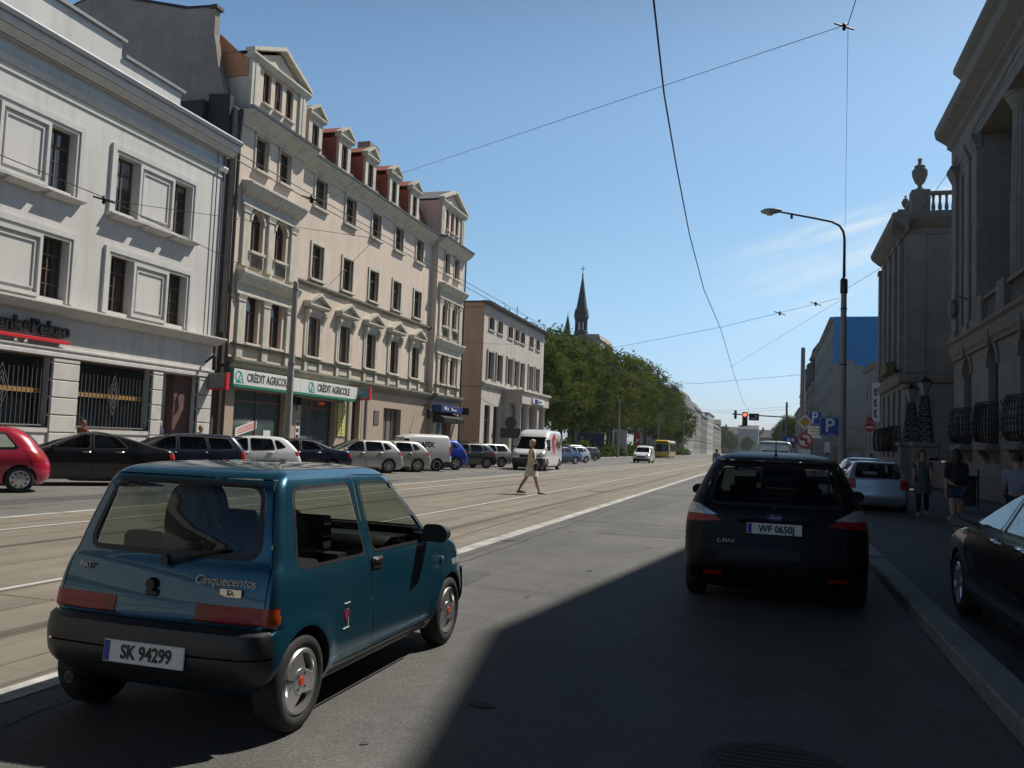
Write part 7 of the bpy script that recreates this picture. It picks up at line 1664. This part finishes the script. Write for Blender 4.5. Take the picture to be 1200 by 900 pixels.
# the big dark people carrier
ford, fo = make_car('mpv', 'family_car', (.08, 8.85+2.25, 0), R(-.6), PT['inkblack'], 'black people carrier seen from behind, parked at the right kerb', 'car', plate='WF 0650J'); ford.scale = (1, 1, .95)
fg = [c for c in ford.children if c.name.startswith('tailgate') and not any(w_ in c.name for w_ in ('seam', 'garnish'))][0]; FLn = SPECS['mpv']['L']
b = MB(); b.lathe([(0, -.004), (.085, -.004), (.09, .004), (0, .004)], n=24, axis='y'); o = b.build('brand_oval', mat('badge blue', (.01, .03, .16), .2, coat=1), fg, 40); o.location = (0, .035-FLn/2, .965); o.scale = (1, 1, .42)
put_text('brand_lettering', 'Ford', .05, frame_mat((0, .029-FLn/2, .965), (1, 0, 0), (0, 0, 1)), CM['chrome'], fg, depth=.003, shear=.35)
put_text('model_badge', 'C-MAX', .055, frame_mat((-.46, .004-FLn/2, .70), (1, 0, 0), (0, 0, 1)), CM['chrome'], fg, depth=.003, bold=.001)
# tails-out row of parked cars on the left
def park(key, wx, wy, pm, label, rz=140, name='parked_car', **k):
    S = SPECS[key]; a = R(rz); c, s = math.cos(a), math.sin(a); lx, ly = -S['w']+.1, S['ar']-S['L']/2
    return make_car(key, name, (wx-(c*lx-s*ly), wy-(s*lx+c*ly), 0), a, pm, label, k.pop('cat', 'car'), group=k.pop('group', None), **k)
park('retro', -16.2, 15.35, PT['red'], 'small bright red round-backed hatchback at the left edge', 139)
park('coupe', -16.25, 19.3, PT['black'], 'glossy black coupe beside the red hatchback')
park('wagon', -16.3, 22.8, PT['navy'], 'dark navy estate car between the black coupe and a white hatchback')
park('hatch', -16.3, 26.3, PT['white'], 'white hatchback parked between the navy estate and the dark blue saloon')
park('sedan', -16.3, 29.85, PT['navy'], 'dark blue saloon with bright tail lamps in front of the bank sign pole')
park('hatch', -16.15, 34.75, PT['silver'], 'light silver hatchback with its whole side showing')
park('hatch', -15.9, 37.4, PT['warmsilver'], 'second silver hatchback, duller, beside the white lettered van')
tv, _ = park('van', -15.85, 39.7, PT['white'], 'white panel van with dark blue lettering on its side', name='delivery_van', cat='van')
put_text('side_lettering', 'TRAFIX', .36, Matrix.Translation((-SPECS['van']['w']-.0, -.55, 1.30)) @ frame_mat((0, 0, 0), (0, -1, 0), (0, 0, 1)), mat('dark blue lettering', (.012, .012, .10), .5), tv, depth=.03, bold=.012)
park('suv', -15.95, 42.7, PT['blue'], 'bright blue off-roader behind the white lettered van')
park('hatch', -16.0, 48.0, PT['grey'], 'dark grey hatchback right of the bright blue car')
park('wagon', -16.2, 51.6, PT['silver'], 'silver estate car half hidden by the tall white van')
dv, _ = make_car('bigvan', 'parcel_van', (-13.55, 50.4, 0), R(182), PT['white'], 'tall white parcel van with a red cube emblem, facing the camera', 'van')
b = MB(); xw = -1.005
hexa = [(0, -.62), (.42, -.34), (.42, .34), (0, .72), (-.42, .34), (-.42, -.34)]
b.prism(hexa, lambda p, q: (xw-.015, -.10-p, 1.52+q), lambda p, q: (xw+.02, -.10-p, 1.52+q)); b.m = 1
for pts in ([(-.03, -.5), (.03, -.5), (.03, .05), (-.03, .05)], [(-.03, .0), (.03, .0), (.3, .28), (.25, .33)], [(-.03, .0), (.03, .0), (-.25, .33), (-.3, .28)]): b.prism(pts, lambda p, q: (xw-.03, -.10-p, 1.52+q), lambda p, q: (xw, -.10-p, 1.52+q))
b.build('cube_emblem', [mat('parcel red', (.52, .01, .04), .4), m_sw], dv)
put_text('side_lettering', 'dpd', .85, Matrix.Translation((xw-.0, -1.45, 1.62)) @ frame_mat((0, 0, 0), (0, -1, 0), (0, 0, 1)), mat('grey parcel lettering', (.09, .08, .08), .5), dv, depth=.04, bold=.015)
park('sedan', -15.6, 70.2, PT['midblue'], 'mid blue saloon just right of the tall white parcel van', 150)
park('hatch', -15.9, 76.0, PT['silver'], 'small silver car tucked behind the mid blue saloon', 150)
park('mpv', -17.2, 80.5, PT['bluesilver'], 'pale people carrier with blue windows under the trees', 150)
park('wagon', -17.6, 89.0, PT['green'], 'greenish grey estate car, last of the parked row', 150)
make_car('van', 'white_van', (-12.85, 91.5, 0), R(180), PT['white'], 'small white van driving towards the camera with lit lane beside it', 'van')
make_car('bus', 'yellow_bus', (-17.6, 152, 0), R(181), PT['yellow'], 'yellow city bus coming along the far left lane', 'bus')
# right side
make_car('wagon', 'estate_car', (2.86, 27.7, .06), 0, PT['bluesilver'], 'silver estate car seen from behind, parked on the right pavement', 'car', plate='')[0].scale = (.94, 1, .95)
make_car('sedan', 'dark_saloon', (2.66, 7.95, .06), 0, PT['black'], 'black saloon cut off by the right edge of the view', 'car')[0].scale = (1, 1, .94)
make_car('bigvan', 'grey_van', (.25, 49.5, 0), 0, PT['warmsilver'], 'pale grey van with blank rear doors ahead of the black people carrier', 'van')[0].scale = (.93, .95, .90)
make_car('hatch', 'parked_car', (.55, 38.0, 0), 0, PT['black'], 'dark hatchback just ahead of the black people carrier, only its roof showing', 'car')
make_car('hatch', 'parked_car', (3.3, 34.5, .06), 0, PT['white'], 'white hatchback ahead of the silver estate on the right pavement', 'car')
make_car('sedan', 'driving_car', (-2.1, 80, 0), 0, PT['black'], 'black saloon with red tail lamps far ahead in the lane', 'car')
make_car('hatch', 'driving_car', (-1.2, 93, 0), 0, PT['white'], 'white car far ahead in the lane beside the black saloon', 'car')
make_car('hatch', 'driving_car', (-2.6, 118, 0), 0, PT['grey'], 'grey car farthest ahead in the lane under the red signal', 'car')
# ------------------------------------------------------------------ people
def skin_mesh(chains, sub=2, name='body'):
    """chains: list of [(point, radius), ...]; a chain may start on an existing point of an earlier chain"""
    vs, es, rs = [], [], []; ids = {}
    for ch in chains:
        prev = None
        for p, rr in ch:
            key = tuple(round(c, 4) for c in p)
            if key not in ids: ids[key] = len(vs); vs.append(key); rs.append(rr)
            if prev is not None and prev != ids[key]: es.append((prev, ids[key]))
            prev = ids[key]
    me = bpy.data.meshes.new(name); me.from_pydata(vs, es, []); o = bpy.data.objects.new(name, me); col.objects.link(o)
    md = o.modifiers.new('s', 'SKIN'); md.use_smooth_shade = True
    for i, sv in enumerate(me.skin_vertices[0].data): sv.radius = rs[i] if isinstance(rs[i], tuple) else (rs[i], rs[i]); sv.use_root = (i == 0)
    o.modifiers.new('u', 'SUBSURF').levels = sub; o.modifiers['u'].render_levels = sub
    m2 = bpy.data.meshes.new_from_object(o.evaluated_get(bpy.context.evaluated_depsgraph_get())); m2.name = name
    bpy.data.objects.remove(o); bpy.data.meshes.remove(me)
    for p in m2.polygons: p.use_smooth = True
    return m2
def person(loc, rz, label, H=1.72, legs=((.25, -.05), (-.28, .35)), arms=((-.3, .25), (.35, .5)), skin=(.42, .24, .16), hair=(.03, .02, .015), hairlen=.12, top=None, bottom=None, dress=None, shoes=(.05, .05, .05), group=None, bare=False):
    """legs/arms: (swing, bend) for right and left; +y is forward"""
    k = H/1.75; r = empty('person', loc, rz, label, 'person', group)
    V = lambda x, y, z: (x*k, y*k, z*k)
    pel, wst, chs, nek = V(0, 0, .95), V(0, .0, 1.10), V(0, .01, 1.30), V(0, .0, 1.47)
    ch = [[(pel, .125*k), (wst, .115*k), (chs, .135*k), (V(0, 0, 1.42), .09*k), (nek, .052*k), (V(0, .02, 1.55), .07*k), (V(0, .025, 1.64), .088*k), (V(0, .01, 1.71), .062*k)]]
    J = {}
    low = 9
    for i, sx in ((0, 1), (1, -1)):
        sw, bd = legs[i]; hip = Vector((sx*.095, 0, .90)); th = Vector((0, math.sin(sw), -math.cos(sw))); kn = hip+th*.43; sh = Vector((0, math.sin(sw-bd), -math.cos(sw-bd))); an = kn+sh*.42
        low = min(low, an.z-.07); J[i] = [hip, kn, an]
    dz = -low
    for i, sx in ((0, 1), (1, -1)):
        hip, kn, an = [p+Vector((0, 0, dz)) for p in J[i]]; 
    def up(p): return V(p.x, p.y, p.z+dz)
    ch = [[((x, y, z+dz*k), rr) for (x, y, z), rr in c] for c in ch]; pel = ch[0][0][0]; chs = ch[0][2][0]
    legch = []
    for i in (0, 1):
        hip, kn, an = J[i]; toe = an+Vector((0, .17, -.045)); heel = an+Vector((0, -.03, -.05))
        c = [(pel, .125*k), (up(hip), .088*k), (up((hip+kn)/2), .075*k), (up(kn), .055*k), (up(kn*.6+an*.4+Vector((0, -.015, 0))), .055*k), (up(an), .036*k), (up(an+Vector((0, .05, -.045))), .036*k), (up(toe), .026*k)]; legch.append(c); ch.append(c)
    armch = []; hands = []
    for i, sx in ((0, 1), (1, -1)):
        sw, bd = arms[i]; s0 = Vector((sx*.17, 0, 1.40)); ua = Vector((sx*.12, math.sin(sw), -math.cos(sw))).normalized(); el = s0+ua*.29; fa = Vector((sx*.02-.0, math.sin(sw+bd), -math.cos(sw+bd))).normalized(); wr_ = el+fa*.25
        c = [(chs, .135*k), (up(s0), .060*k), (up((s0+el)/2), .046*k), (up(el), .038*k), (up((el+wr_)/2), .035*k), (up(wr_), .025*k), (up(wr_+fa*.05), (.038*k, .022*k)), (up(wr_+fa*.09), (.038*k, .02*k))]; armch.append(c); ch.append(c); hands.append((wr_, fa, sx))
    me = skin_mesh(ch); b = MB()
    for wr_, fa, sx in hands:
        side = Vector((0, fa.z, -fa.y)).normalized(); inn = Vector((-sx, 0, 0))
        for q in range(4):
            p0 = wr_+fa*.085+side*(.027-.018*q); ln = (.075, .085, .08, .06)[q]; p1 = p0+fa*ln*.5+inn*.006; p2 = p1+fa*ln*.42+inn*.018
            b.tube([up(p0), up(p1), up(p2)], [.0095*k, .0088*k, .006*k], 6)
        p0 = wr_+fa*.03+side*.03; b.tube([up(p0), up(p0+fa*.035+side*.018), up(p0+fa*.065+side*.016+inn*.012)], [.012*k, .01*k, .007*k], 6)
    hz = dz
    b.tube([V(0, .105, 1.665+hz), V(0, .128, 1.63+hz), V(0, .108, 1.615+hz)], [.008*k, .013*k, .010*k], 6)
    for s in (-1, 1): b.lathe([(0, -.012*k), (.022*k, -.004*k), (.026*k, .006*k), (0, .012*k)], V(s*.088, .01, 1.635+hz), 8, 'x')
    b.m = 1
    for s in (-1, 1): b.lathe([(0, -.008*k), (.012*k, 0), (0, .008*k)], V(s*.034, .108, 1.655+hz), 8, 'y')
    b.m = 2; b.lathe([(0, -.005*k), (.022*k, 0), (0, .005*k)], V(0, .108, 1.585+hz), 8, 'y')
    ms = [mat('skin %.2f' % skin[0], skin, .55, var=.06, scale=12), mat('eye dark', (.02, .015, .012), .3), mat('lips', (.32, .10, .09), .5)]
    m3 = b.mesh('extra', ms, 60); bm = bmesh.new(); me.materials.clear(); [me.materials.append(m) for m in ms]; bm.from_mesh(me); bm.from_mesh(m3); out = bpy.data.meshes.new('body'); bm.to_mesh(out); bm.free()
    for m in ms: out.materials.append(m)
    link('body', out, r); bpy.data.meshes.remove(me); bpy.data.meshes.remove(m3)
    # hair: a cap that leaves the face free
    b = MB(); hv = []; n = 14
    for j in range(8):
        t = j/7; 
        for i in range(n):
            a = 2*math.pi*i/n; front_ = max(0, math.cos(a)); el = t*(1.75-.95*front_**2) ; rr = .108*math.sin(min(el, 1.75)+.001); zz = 1.645+.108*math.cos(el)
            if el > 1.2: zz -= (el-1.2)*hairlen*1.6*(1-front_); rr = .104
            hv.append(V(rr*math.sin(a)*.93, .012+rr*math.cos(a)*1.02, zz+hz))
    b.add(hv, [(j*n+i, j*n+(i+1) % n, (j+1)*n+(i+1) % n, (j+1)*n+i) for j in range(7) for i in range(n)]); b.build('hair', mat('hair %.2f' % hair[0], hair, .6, var=.3, scale=30), r, 70)
    def cloth(nm, chains, m): o = link(nm, skin_mesh(chains, 2, nm), r); o.data.materials.clear(); o.data.materials.append(m)
    if top:
        g = .018*k; c = [[(p, (q if not isinstance(q, tuple) else q[0])+g) for p, q in ch[0][:4]]]; c[0][0] = (c[0][0][0], .135*k)
        for a in armch: c.append([(c[0][2][0], .15*k)]+[(p, (q if not isinstance(q, tuple) else q[0])+.014*k) for p, q in a[1:(4 if bare else 6)]])
        cloth('top', c, top)
    if bottom:
        m, ln = bottom; c = []
        for l in legch: c.append([(pel, .142*k)]+[(p, q+.016*k) for p, q in l[1:ln]])
        cloth('trousers' if ln > 4 else 'shorts', c, m)
    if dress:
        b = MB(); n = 22; rows = []; z0, z1 = .52+hz, 1.44+hz
        prof = [(1.44, .10, .07), (1.40, .155, .10), (1.32, .165, .125), (1.22, .155, .125), (1.10, .15, .125), (.98, .175, .15), (.85, .20, .18), (.70, .215, .21), (.58, .225, .225)]
        for z_, rx, ry in prof: rows.append([V(rx*math.cos(2*math.pi*i/n), ry*math.sin(2*math.pi*i/n)*(1+.04*math.sin(i*3.0)*(1.2-z_ if z_ < 1 else 0)), z_+hz) for i in range(n)])
        b.add([p for q in rows for p in q], [(j*n+i, j*n+(i+1) % n, (j+1)*n+(i+1) % n, (j+1)*n+i) for j in range(len(rows)-1) for i in range(n)])
        for a in armch: b.tube([a[1][0], a[2][0]], [.075*k, .066*k], 10, False)
        b.build('dress', dress, r, 70)
    if shoes:
        for l in legch:
            b = MB(); a, f, t = (Vector(l[-3][0]), Vector(l[-2][0]), Vector(l[-1][0])); gz = t.z-.03*k
            rows = []
            for (yy, hw_, h) in ((-.065, .022, .05), (-.05, .036, .07), (0, .04, .075), (.08, .042, .06), (.16, .044, .045), (.215, .03, .035), (.235, .012, .025)): rows.append([(a.x+c_*hw_*k, a.y+yy*k, a.z-.085*k+(h*k if tp else 0)) for c_, tp in ((-1, 0), (1, 0), (.85, 1), (-.85, 1))])
            b.add([p for q in rows for p in q], [(j*4+i, j*4+(i+1) % 4, (j+1)*4+(i+1) % 4, (j+1)*4+i) for j in range(6) for i in range(4)]+[(0, 1, 2, 3), (24, 25, 26, 27)]); b.build('shoe', mat('shoe %.2f' % shoes[0], shoes, .6), r, 50)
    return r
m_dress = pattern_mat('yellow printed cotton', (.58, .52, .30), (.80, .78, .72), 8, .42)
def cl(name, c): return mat('cloth '+name, c, .9, var=.12, scale=25)
person((-7.05, 25.6, 0), R(-72), 'blonde woman in a short yellow dress walking across the tram tracks', 1.72, ((-.42, .10), (.36, .06)), ((.25, .3), (-.25, .9)), (.42, .22, .14), (.55, .42, .25), .10, dress=m_dress, shoes=(.20, .13, .08))
r = empty('handbag', (-6.80, 25.36, 0), R(-72), 'small black and white handbag hanging from the arm of the walking woman', 'handbag')
b = MB(); b.prism(round_poly([(-.13, .72), (.13, .72), (.11, .95), (-.11, .95)], .04, 3), lambda y, z: (-.04, y, z), lambda y, z: (.04, y, z)); b.build('pouch', pattern_mat('bag print', (.02, .02, .02), (.7, .7, .68), 30), r, 40); b = MB(); b.tube([(0, -.09, .94), (0, -.05, 1.06), (0, .05, 1.06), (0, .09, .94)], .008, 5); b.build('strap', M_BLK, r)
person((3.62, 19.2, .06), R(8), 'woman in denim shorts with long dark hair walking away past the palace', 1.72, ((.14, .05), (-.20, .25)), ((.1, .8), (-.15, .2)), (.36, .20, .13), (.018, .012, .01), .34, top=cl('black top', (.012, .012, .014)), bottom=(cl('blue denim', (.04, .055, .10)), 3), shoes=(.03, .03, .03), bare=True)
r = empty('backpack', (3.62, 19.05, .06), R(8), 'dark backpack on the woman in denim shorts', 'backpack'); b = MB(); b.cham(-.15, .15, -.2, -.06, 1.02, 1.42, .05); b.build('bag', cl('dark nylon', (.012, .012, .016)), r, 40); b = MB()
for s in (-1, 1): b.tube([(s*.1, -.1, 1.42), (s*.11, .02, 1.46), (s*.12, .12, 1.3), (s*.12, .05, 1.1)], .02, 5)
b.build('strap', M_BLK, r)
person((3.95, 16.1, .06), R(-25), 'woman with tied dark hair and pale lilac shirt behind the black saloon', 1.66, ((.2, .05), (-.2, .2)), ((.3, 1.0), (.2, .9)), (.36, .20, .13), (.02, .014, .01), .04, top=cl('pale lilac shirt', (.22, .22, .30)), bottom=(cl('dark trousers', (.015, .016, .022)), 6), bare=True)
person((3.9, 25.0, .06), R(170), 'woman in a grey tunic and black leggings beside the silver estate', 1.74, ((.22, .05), (-.2, .3)), ((-.3, .4), (.3, .6)), (.34, .19, .13), (.02, .015, .012), .10, top=None, bottom=(cl('black leggings', (.01, .01, .011)), 6), dress=cl('grey tunic', (.06, .07, .066)), shoes=(.35, .35, .35))
person((6.1, 58.0, .06), R(100), 'far person in a pale top by the thin no entry sign', 1.7, top=cl('pale top', (.42, .40, .46)), bottom=(cl('dark trousers', (.015, .016, .022)), 6))
person((-3.0, 52.0, 0), R(0), 'far person in lilac clothes at the lane line beside the black people carrier', 1.72, top=cl('lilac top', (.20, .19, .30)), bottom=(cl('grey lilac trousers', (.14, .13, .20)), 6), hair=(.25, .2, .16))
person((-21.4, 22.6, .12), R(185), 'person with reddish hair on the bank pavement, only the head showing', 1.66, hair=(.10, .035, .018), top=cl('rust top', (.22, .06, .03)), bottom=(cl('dark trousers', (.015, .016, .022)), 6), group=None)
person((-23.9, 29.3, .12), R(95), 'person in a dark blue top standing in the bank doorway', 1.78, legs=((.03, .02), (-.03, .02)), arms=((.05, .1), (.05, .1)), hair=(.3, .3, .3), top=cl('dark blue top', (.03, .035, .08)), bottom=(cl('dark trousers', (.015, .016, .022)), 6))
person((-21.6, 28.9, .12), R(175), 'fair haired person on the pavement near the pink tenement corner', 1.66, hair=(.28, .17, .07), top=cl('pale top', (.42, .40, .46)), bottom=(cl('dark trousers', (.015, .016, .022)), 6))
person((-20.6, 84.5, .12), R(180), 'far person behind the mid blue saloon under the trees', 1.85, hair=(.10, .06, .03), top=cl('brown top', (.20, .10, .05)), bottom=(cl('dark trousers', (.015, .016, .022)), 6))
person((-22.6, 64.8, .12), R(160), 'far person in a pale red top by the yard fence', 1.7, hair=(.05, .03, .02), top=cl('pale red top', (.40, .16, .15)), bottom=(cl('dark trousers', (.015, .016, .022)), 6))
# ------------------------------------------------------------------ camera, sky, sun
def set_camera():
    f, vp, roll = 1000.0, (902, 531), .039
    d1 = Vector((vp[0]-600, -(vp[1]-450), -f)); d2 = Vector((vp[0]-1600, -(vp[1]-450-1000*roll), -f))
    up = d1.cross(d2).normalized()
    if up.y < 0: up = -up
    Y = d1.normalized(); X = Y.cross(up)
    cam = bpy.data.cameras.new('camera'); o = bpy.data.objects.new('camera', cam); col.objects.link(o)
    cam.sensor_width = 36; cam.lens = f*36/1200; cam.clip_start = .05; cam.clip_end = 6000
    M = Matrix((X, Y, up)).to_4x4(); M.translation = (0, 0, 1.55)
    o.matrix_world = M; scene.camera = o
set_camera()

SUN_E, SUN_A = 52.0, 52.0
sd = Vector((math.cos(R(SUN_E))*math.cos(R(SUN_A)), math.cos(R(SUN_E))*math.sin(R(SUN_A)), math.sin(R(SUN_E))))
su = bpy.data.lights.new('sun', 'SUN'); so = bpy.data.objects.new('sun', su); col.objects.link(so)
su.energy = 5.0; su.angle = R(.53); su.color = (1.0, .94, .84)
so.rotation_euler = sd.to_track_quat('Z', 'Y').to_euler(); so.location = (0, 0, 60)

w = bpy.data.worlds.new("World"); scene.world = w; w.use_nodes = True
nt = w.node_tree; N, L_ = nt.nodes, nt.links
bg = N["Background"]; bg.inputs['Strength'].default_value = .112
sk = N.new('ShaderNodeTexSky'); sk.sky_type = 'NISHITA'; sk.sun_disc = False
sk.sun_elevation = R(SUN_E); sk.sun_rotation = R(90-SUN_A); sk.air_density = 1.0; sk.dust_density = 1.0; sk.ozone_density = 3.0
tc = N.new('ShaderNodeTexCoord'); sx = N.new('ShaderNodeSeparateXYZ'); L_.new(tc.outputs['Generated'], sx.inputs[0])
# the sky deepens towards the zenith
mr = N.new('ShaderNodeMapRange'); mr.interpolation_type = 'SMOOTHSTEP'; mr.inputs['From Min'].default_value = .36; mr.inputs['From Max'].default_value = .78; mr.inputs['To Min'].default_value = 1.0; mr.inputs['To Max'].default_value = .06
L_.new(sx.outputs['Z'], mr.inputs['Value'])
tint = N.new('ShaderNodeMix'); tint.data_type = 'RGBA'; tint.blend_type = 'MULTIPLY'; tint.inputs['Factor'].default_value = 1; L_.new(sk.outputs[0], tint.inputs['A'])
tg = N.new('ShaderNodeMapRange'); tg.interpolation_type = 'SMOOTHSTEP'; tg.inputs['From Min'].default_value = 0; tg.inputs['From Max'].default_value = .22; L_.new(sx.outputs['Z'], tg.inputs['Value'])
tm = N.new('ShaderNodeMix'); tm.data_type = 'RGBA'; tm.inputs['A'].default_value = (.80, .90, 1.16, 1); tm.inputs['B'].default_value = (.90, 1.06, 1.05, 1); L_.new(tg.outputs['Result'], tm.inputs['Factor']); L_.new(tm.outputs['Result'], tint.inputs['B'])
dp = N.new('ShaderNodeVectorMath'); dp.operation = 'SCALE'; L_.new(tint.outputs['Result'], dp.inputs[0]); L_.new(mr.outputs['Result'], dp.inputs['Scale'])
# thin cirrus bands low in the sky ahead, right of the street axis: slope against bearing, broken by noise
def vmath(op, a, b=None, c=None):
    m = N.new('ShaderNodeMath'); m.operation = op
    for k, q in enumerate((a, b, c)):
        if q is None: continue
        if isinstance(q, (int, float)): m.inputs[k].default_value = q
        else: L_.new(q, m.inputs[k])
    return m.outputs[0]
yy = vmath('MAXIMUM', sx.outputs['Y'], .02); az = vmath('DIVIDE', sx.outputs['X'], yy); el = vmath('DIVIDE', sx.outputs['Z'], yy)
cv = N.new('ShaderNodeCombineXYZ'); L_.new(vmath('MULTIPLY', az, 7.0), cv.inputs[0]); L_.new(vmath('MULTIPLY', vmath('MULTIPLY_ADD', az, -.30, el), 40.0), cv.inputs[1])
nz = N.new('ShaderNodeTexNoise'); nz.inputs['Scale'].default_value = 1.3; nz.inputs['Detail'].default_value = 7; nz.inputs['Roughness'].default_value = .6; nz.inputs['Distortion'].default_value = .3; L_.new(cv.outputs[0], nz.inputs['Vector'])
tot = None
for v0, slope, wid, amp in ((.236, .30, .010, .62), (.224, .34, .006, .36), (.203, .25, .017, .60), (.185, .30, .010, .30), (.150, .34, .022, .36)):
    t = vmath('SUBTRACT', el, vmath('MULTIPLY_ADD', az, slope, v0)); g = vmath('MULTIPLY', vmath('POWER', 2.718, vmath('MULTIPLY', vmath('POWER', vmath('DIVIDE', t, wid), 2.0), -1.0)), amp)
    tot = g if tot is None else vmath('ADD', tot, g)
side = N.new('ShaderNodeMapRange'); side.interpolation_type = 'SMOOTHSTEP'; side.inputs['From Min'].default_value = -.12; side.inputs['From Max'].default_value = .10; L_.new(az, side.inputs['Value'])
nr = N.new('ShaderNodeMapRange'); nr.inputs['From Min'].default_value = .30; nr.inputs['From Max'].default_value = .66; L_.new(nz.outputs['Fac'], nr.inputs['Value'])
fr = N.new('ShaderNodeMapRange'); fr.inputs['From Min'].default_value = 0; fr.inputs['From Max'].default_value = .1; L_.new(sx.outputs['Y'], fr.inputs['Value'])
m2 = vmath('MULTIPLY', vmath('MULTIPLY', tot, nr.outputs['Result']), vmath('MULTIPLY', side.outputs['Result'], fr.outputs['Result']))
cm = N.new('ShaderNodeMix'); cm.data_type = 'RGBA'; cm.inputs['B'].default_value = (6.6, 7.2, 7.4, 1); L_.new(m2, cm.inputs['Factor']); L_.new(dp.outputs[0], cm.inputs['A'])
L_.new(cm.outputs['Result'], bg.inputs['Color'])
vs = scene.view_settings; vs.view_transform = 'Standard'; vs.look = 'None'; vs.gamma = 1; vs.exposure = .15
scene.cycles.use_denoising = True
scene.cycles.max_bounces = 6; scene.cycles.transparent_max_bounces = 16
scene.cycles.use_adaptive_sampling = True
# ------------------------------------------------------------------ summer haze in the street
b = MB(); b.box(-460, 460, -130, 770, -2.0, 48.0)
hm = bpy.data.materials.new('haze'); hm.use_nodes = True; hn = hm.node_tree; hn.nodes.remove(hn.nodes["Principled BSDF"])
pv = hn.nodes.new('ShaderNodeVolumePrincipled'); pv.inputs['Color'].default_value = (.86, .92, 1.0, 1); pv.inputs['Density'].default_value = .00012; pv.inputs['Anisotropy'].default_value = .3
hn.links.new(pv.outputs[0], hn.nodes["Material Output"].inputs['Volume'])
tag(b.build('haze', hm), kind='stuff')
scene.cycles.volume_bounces = 0
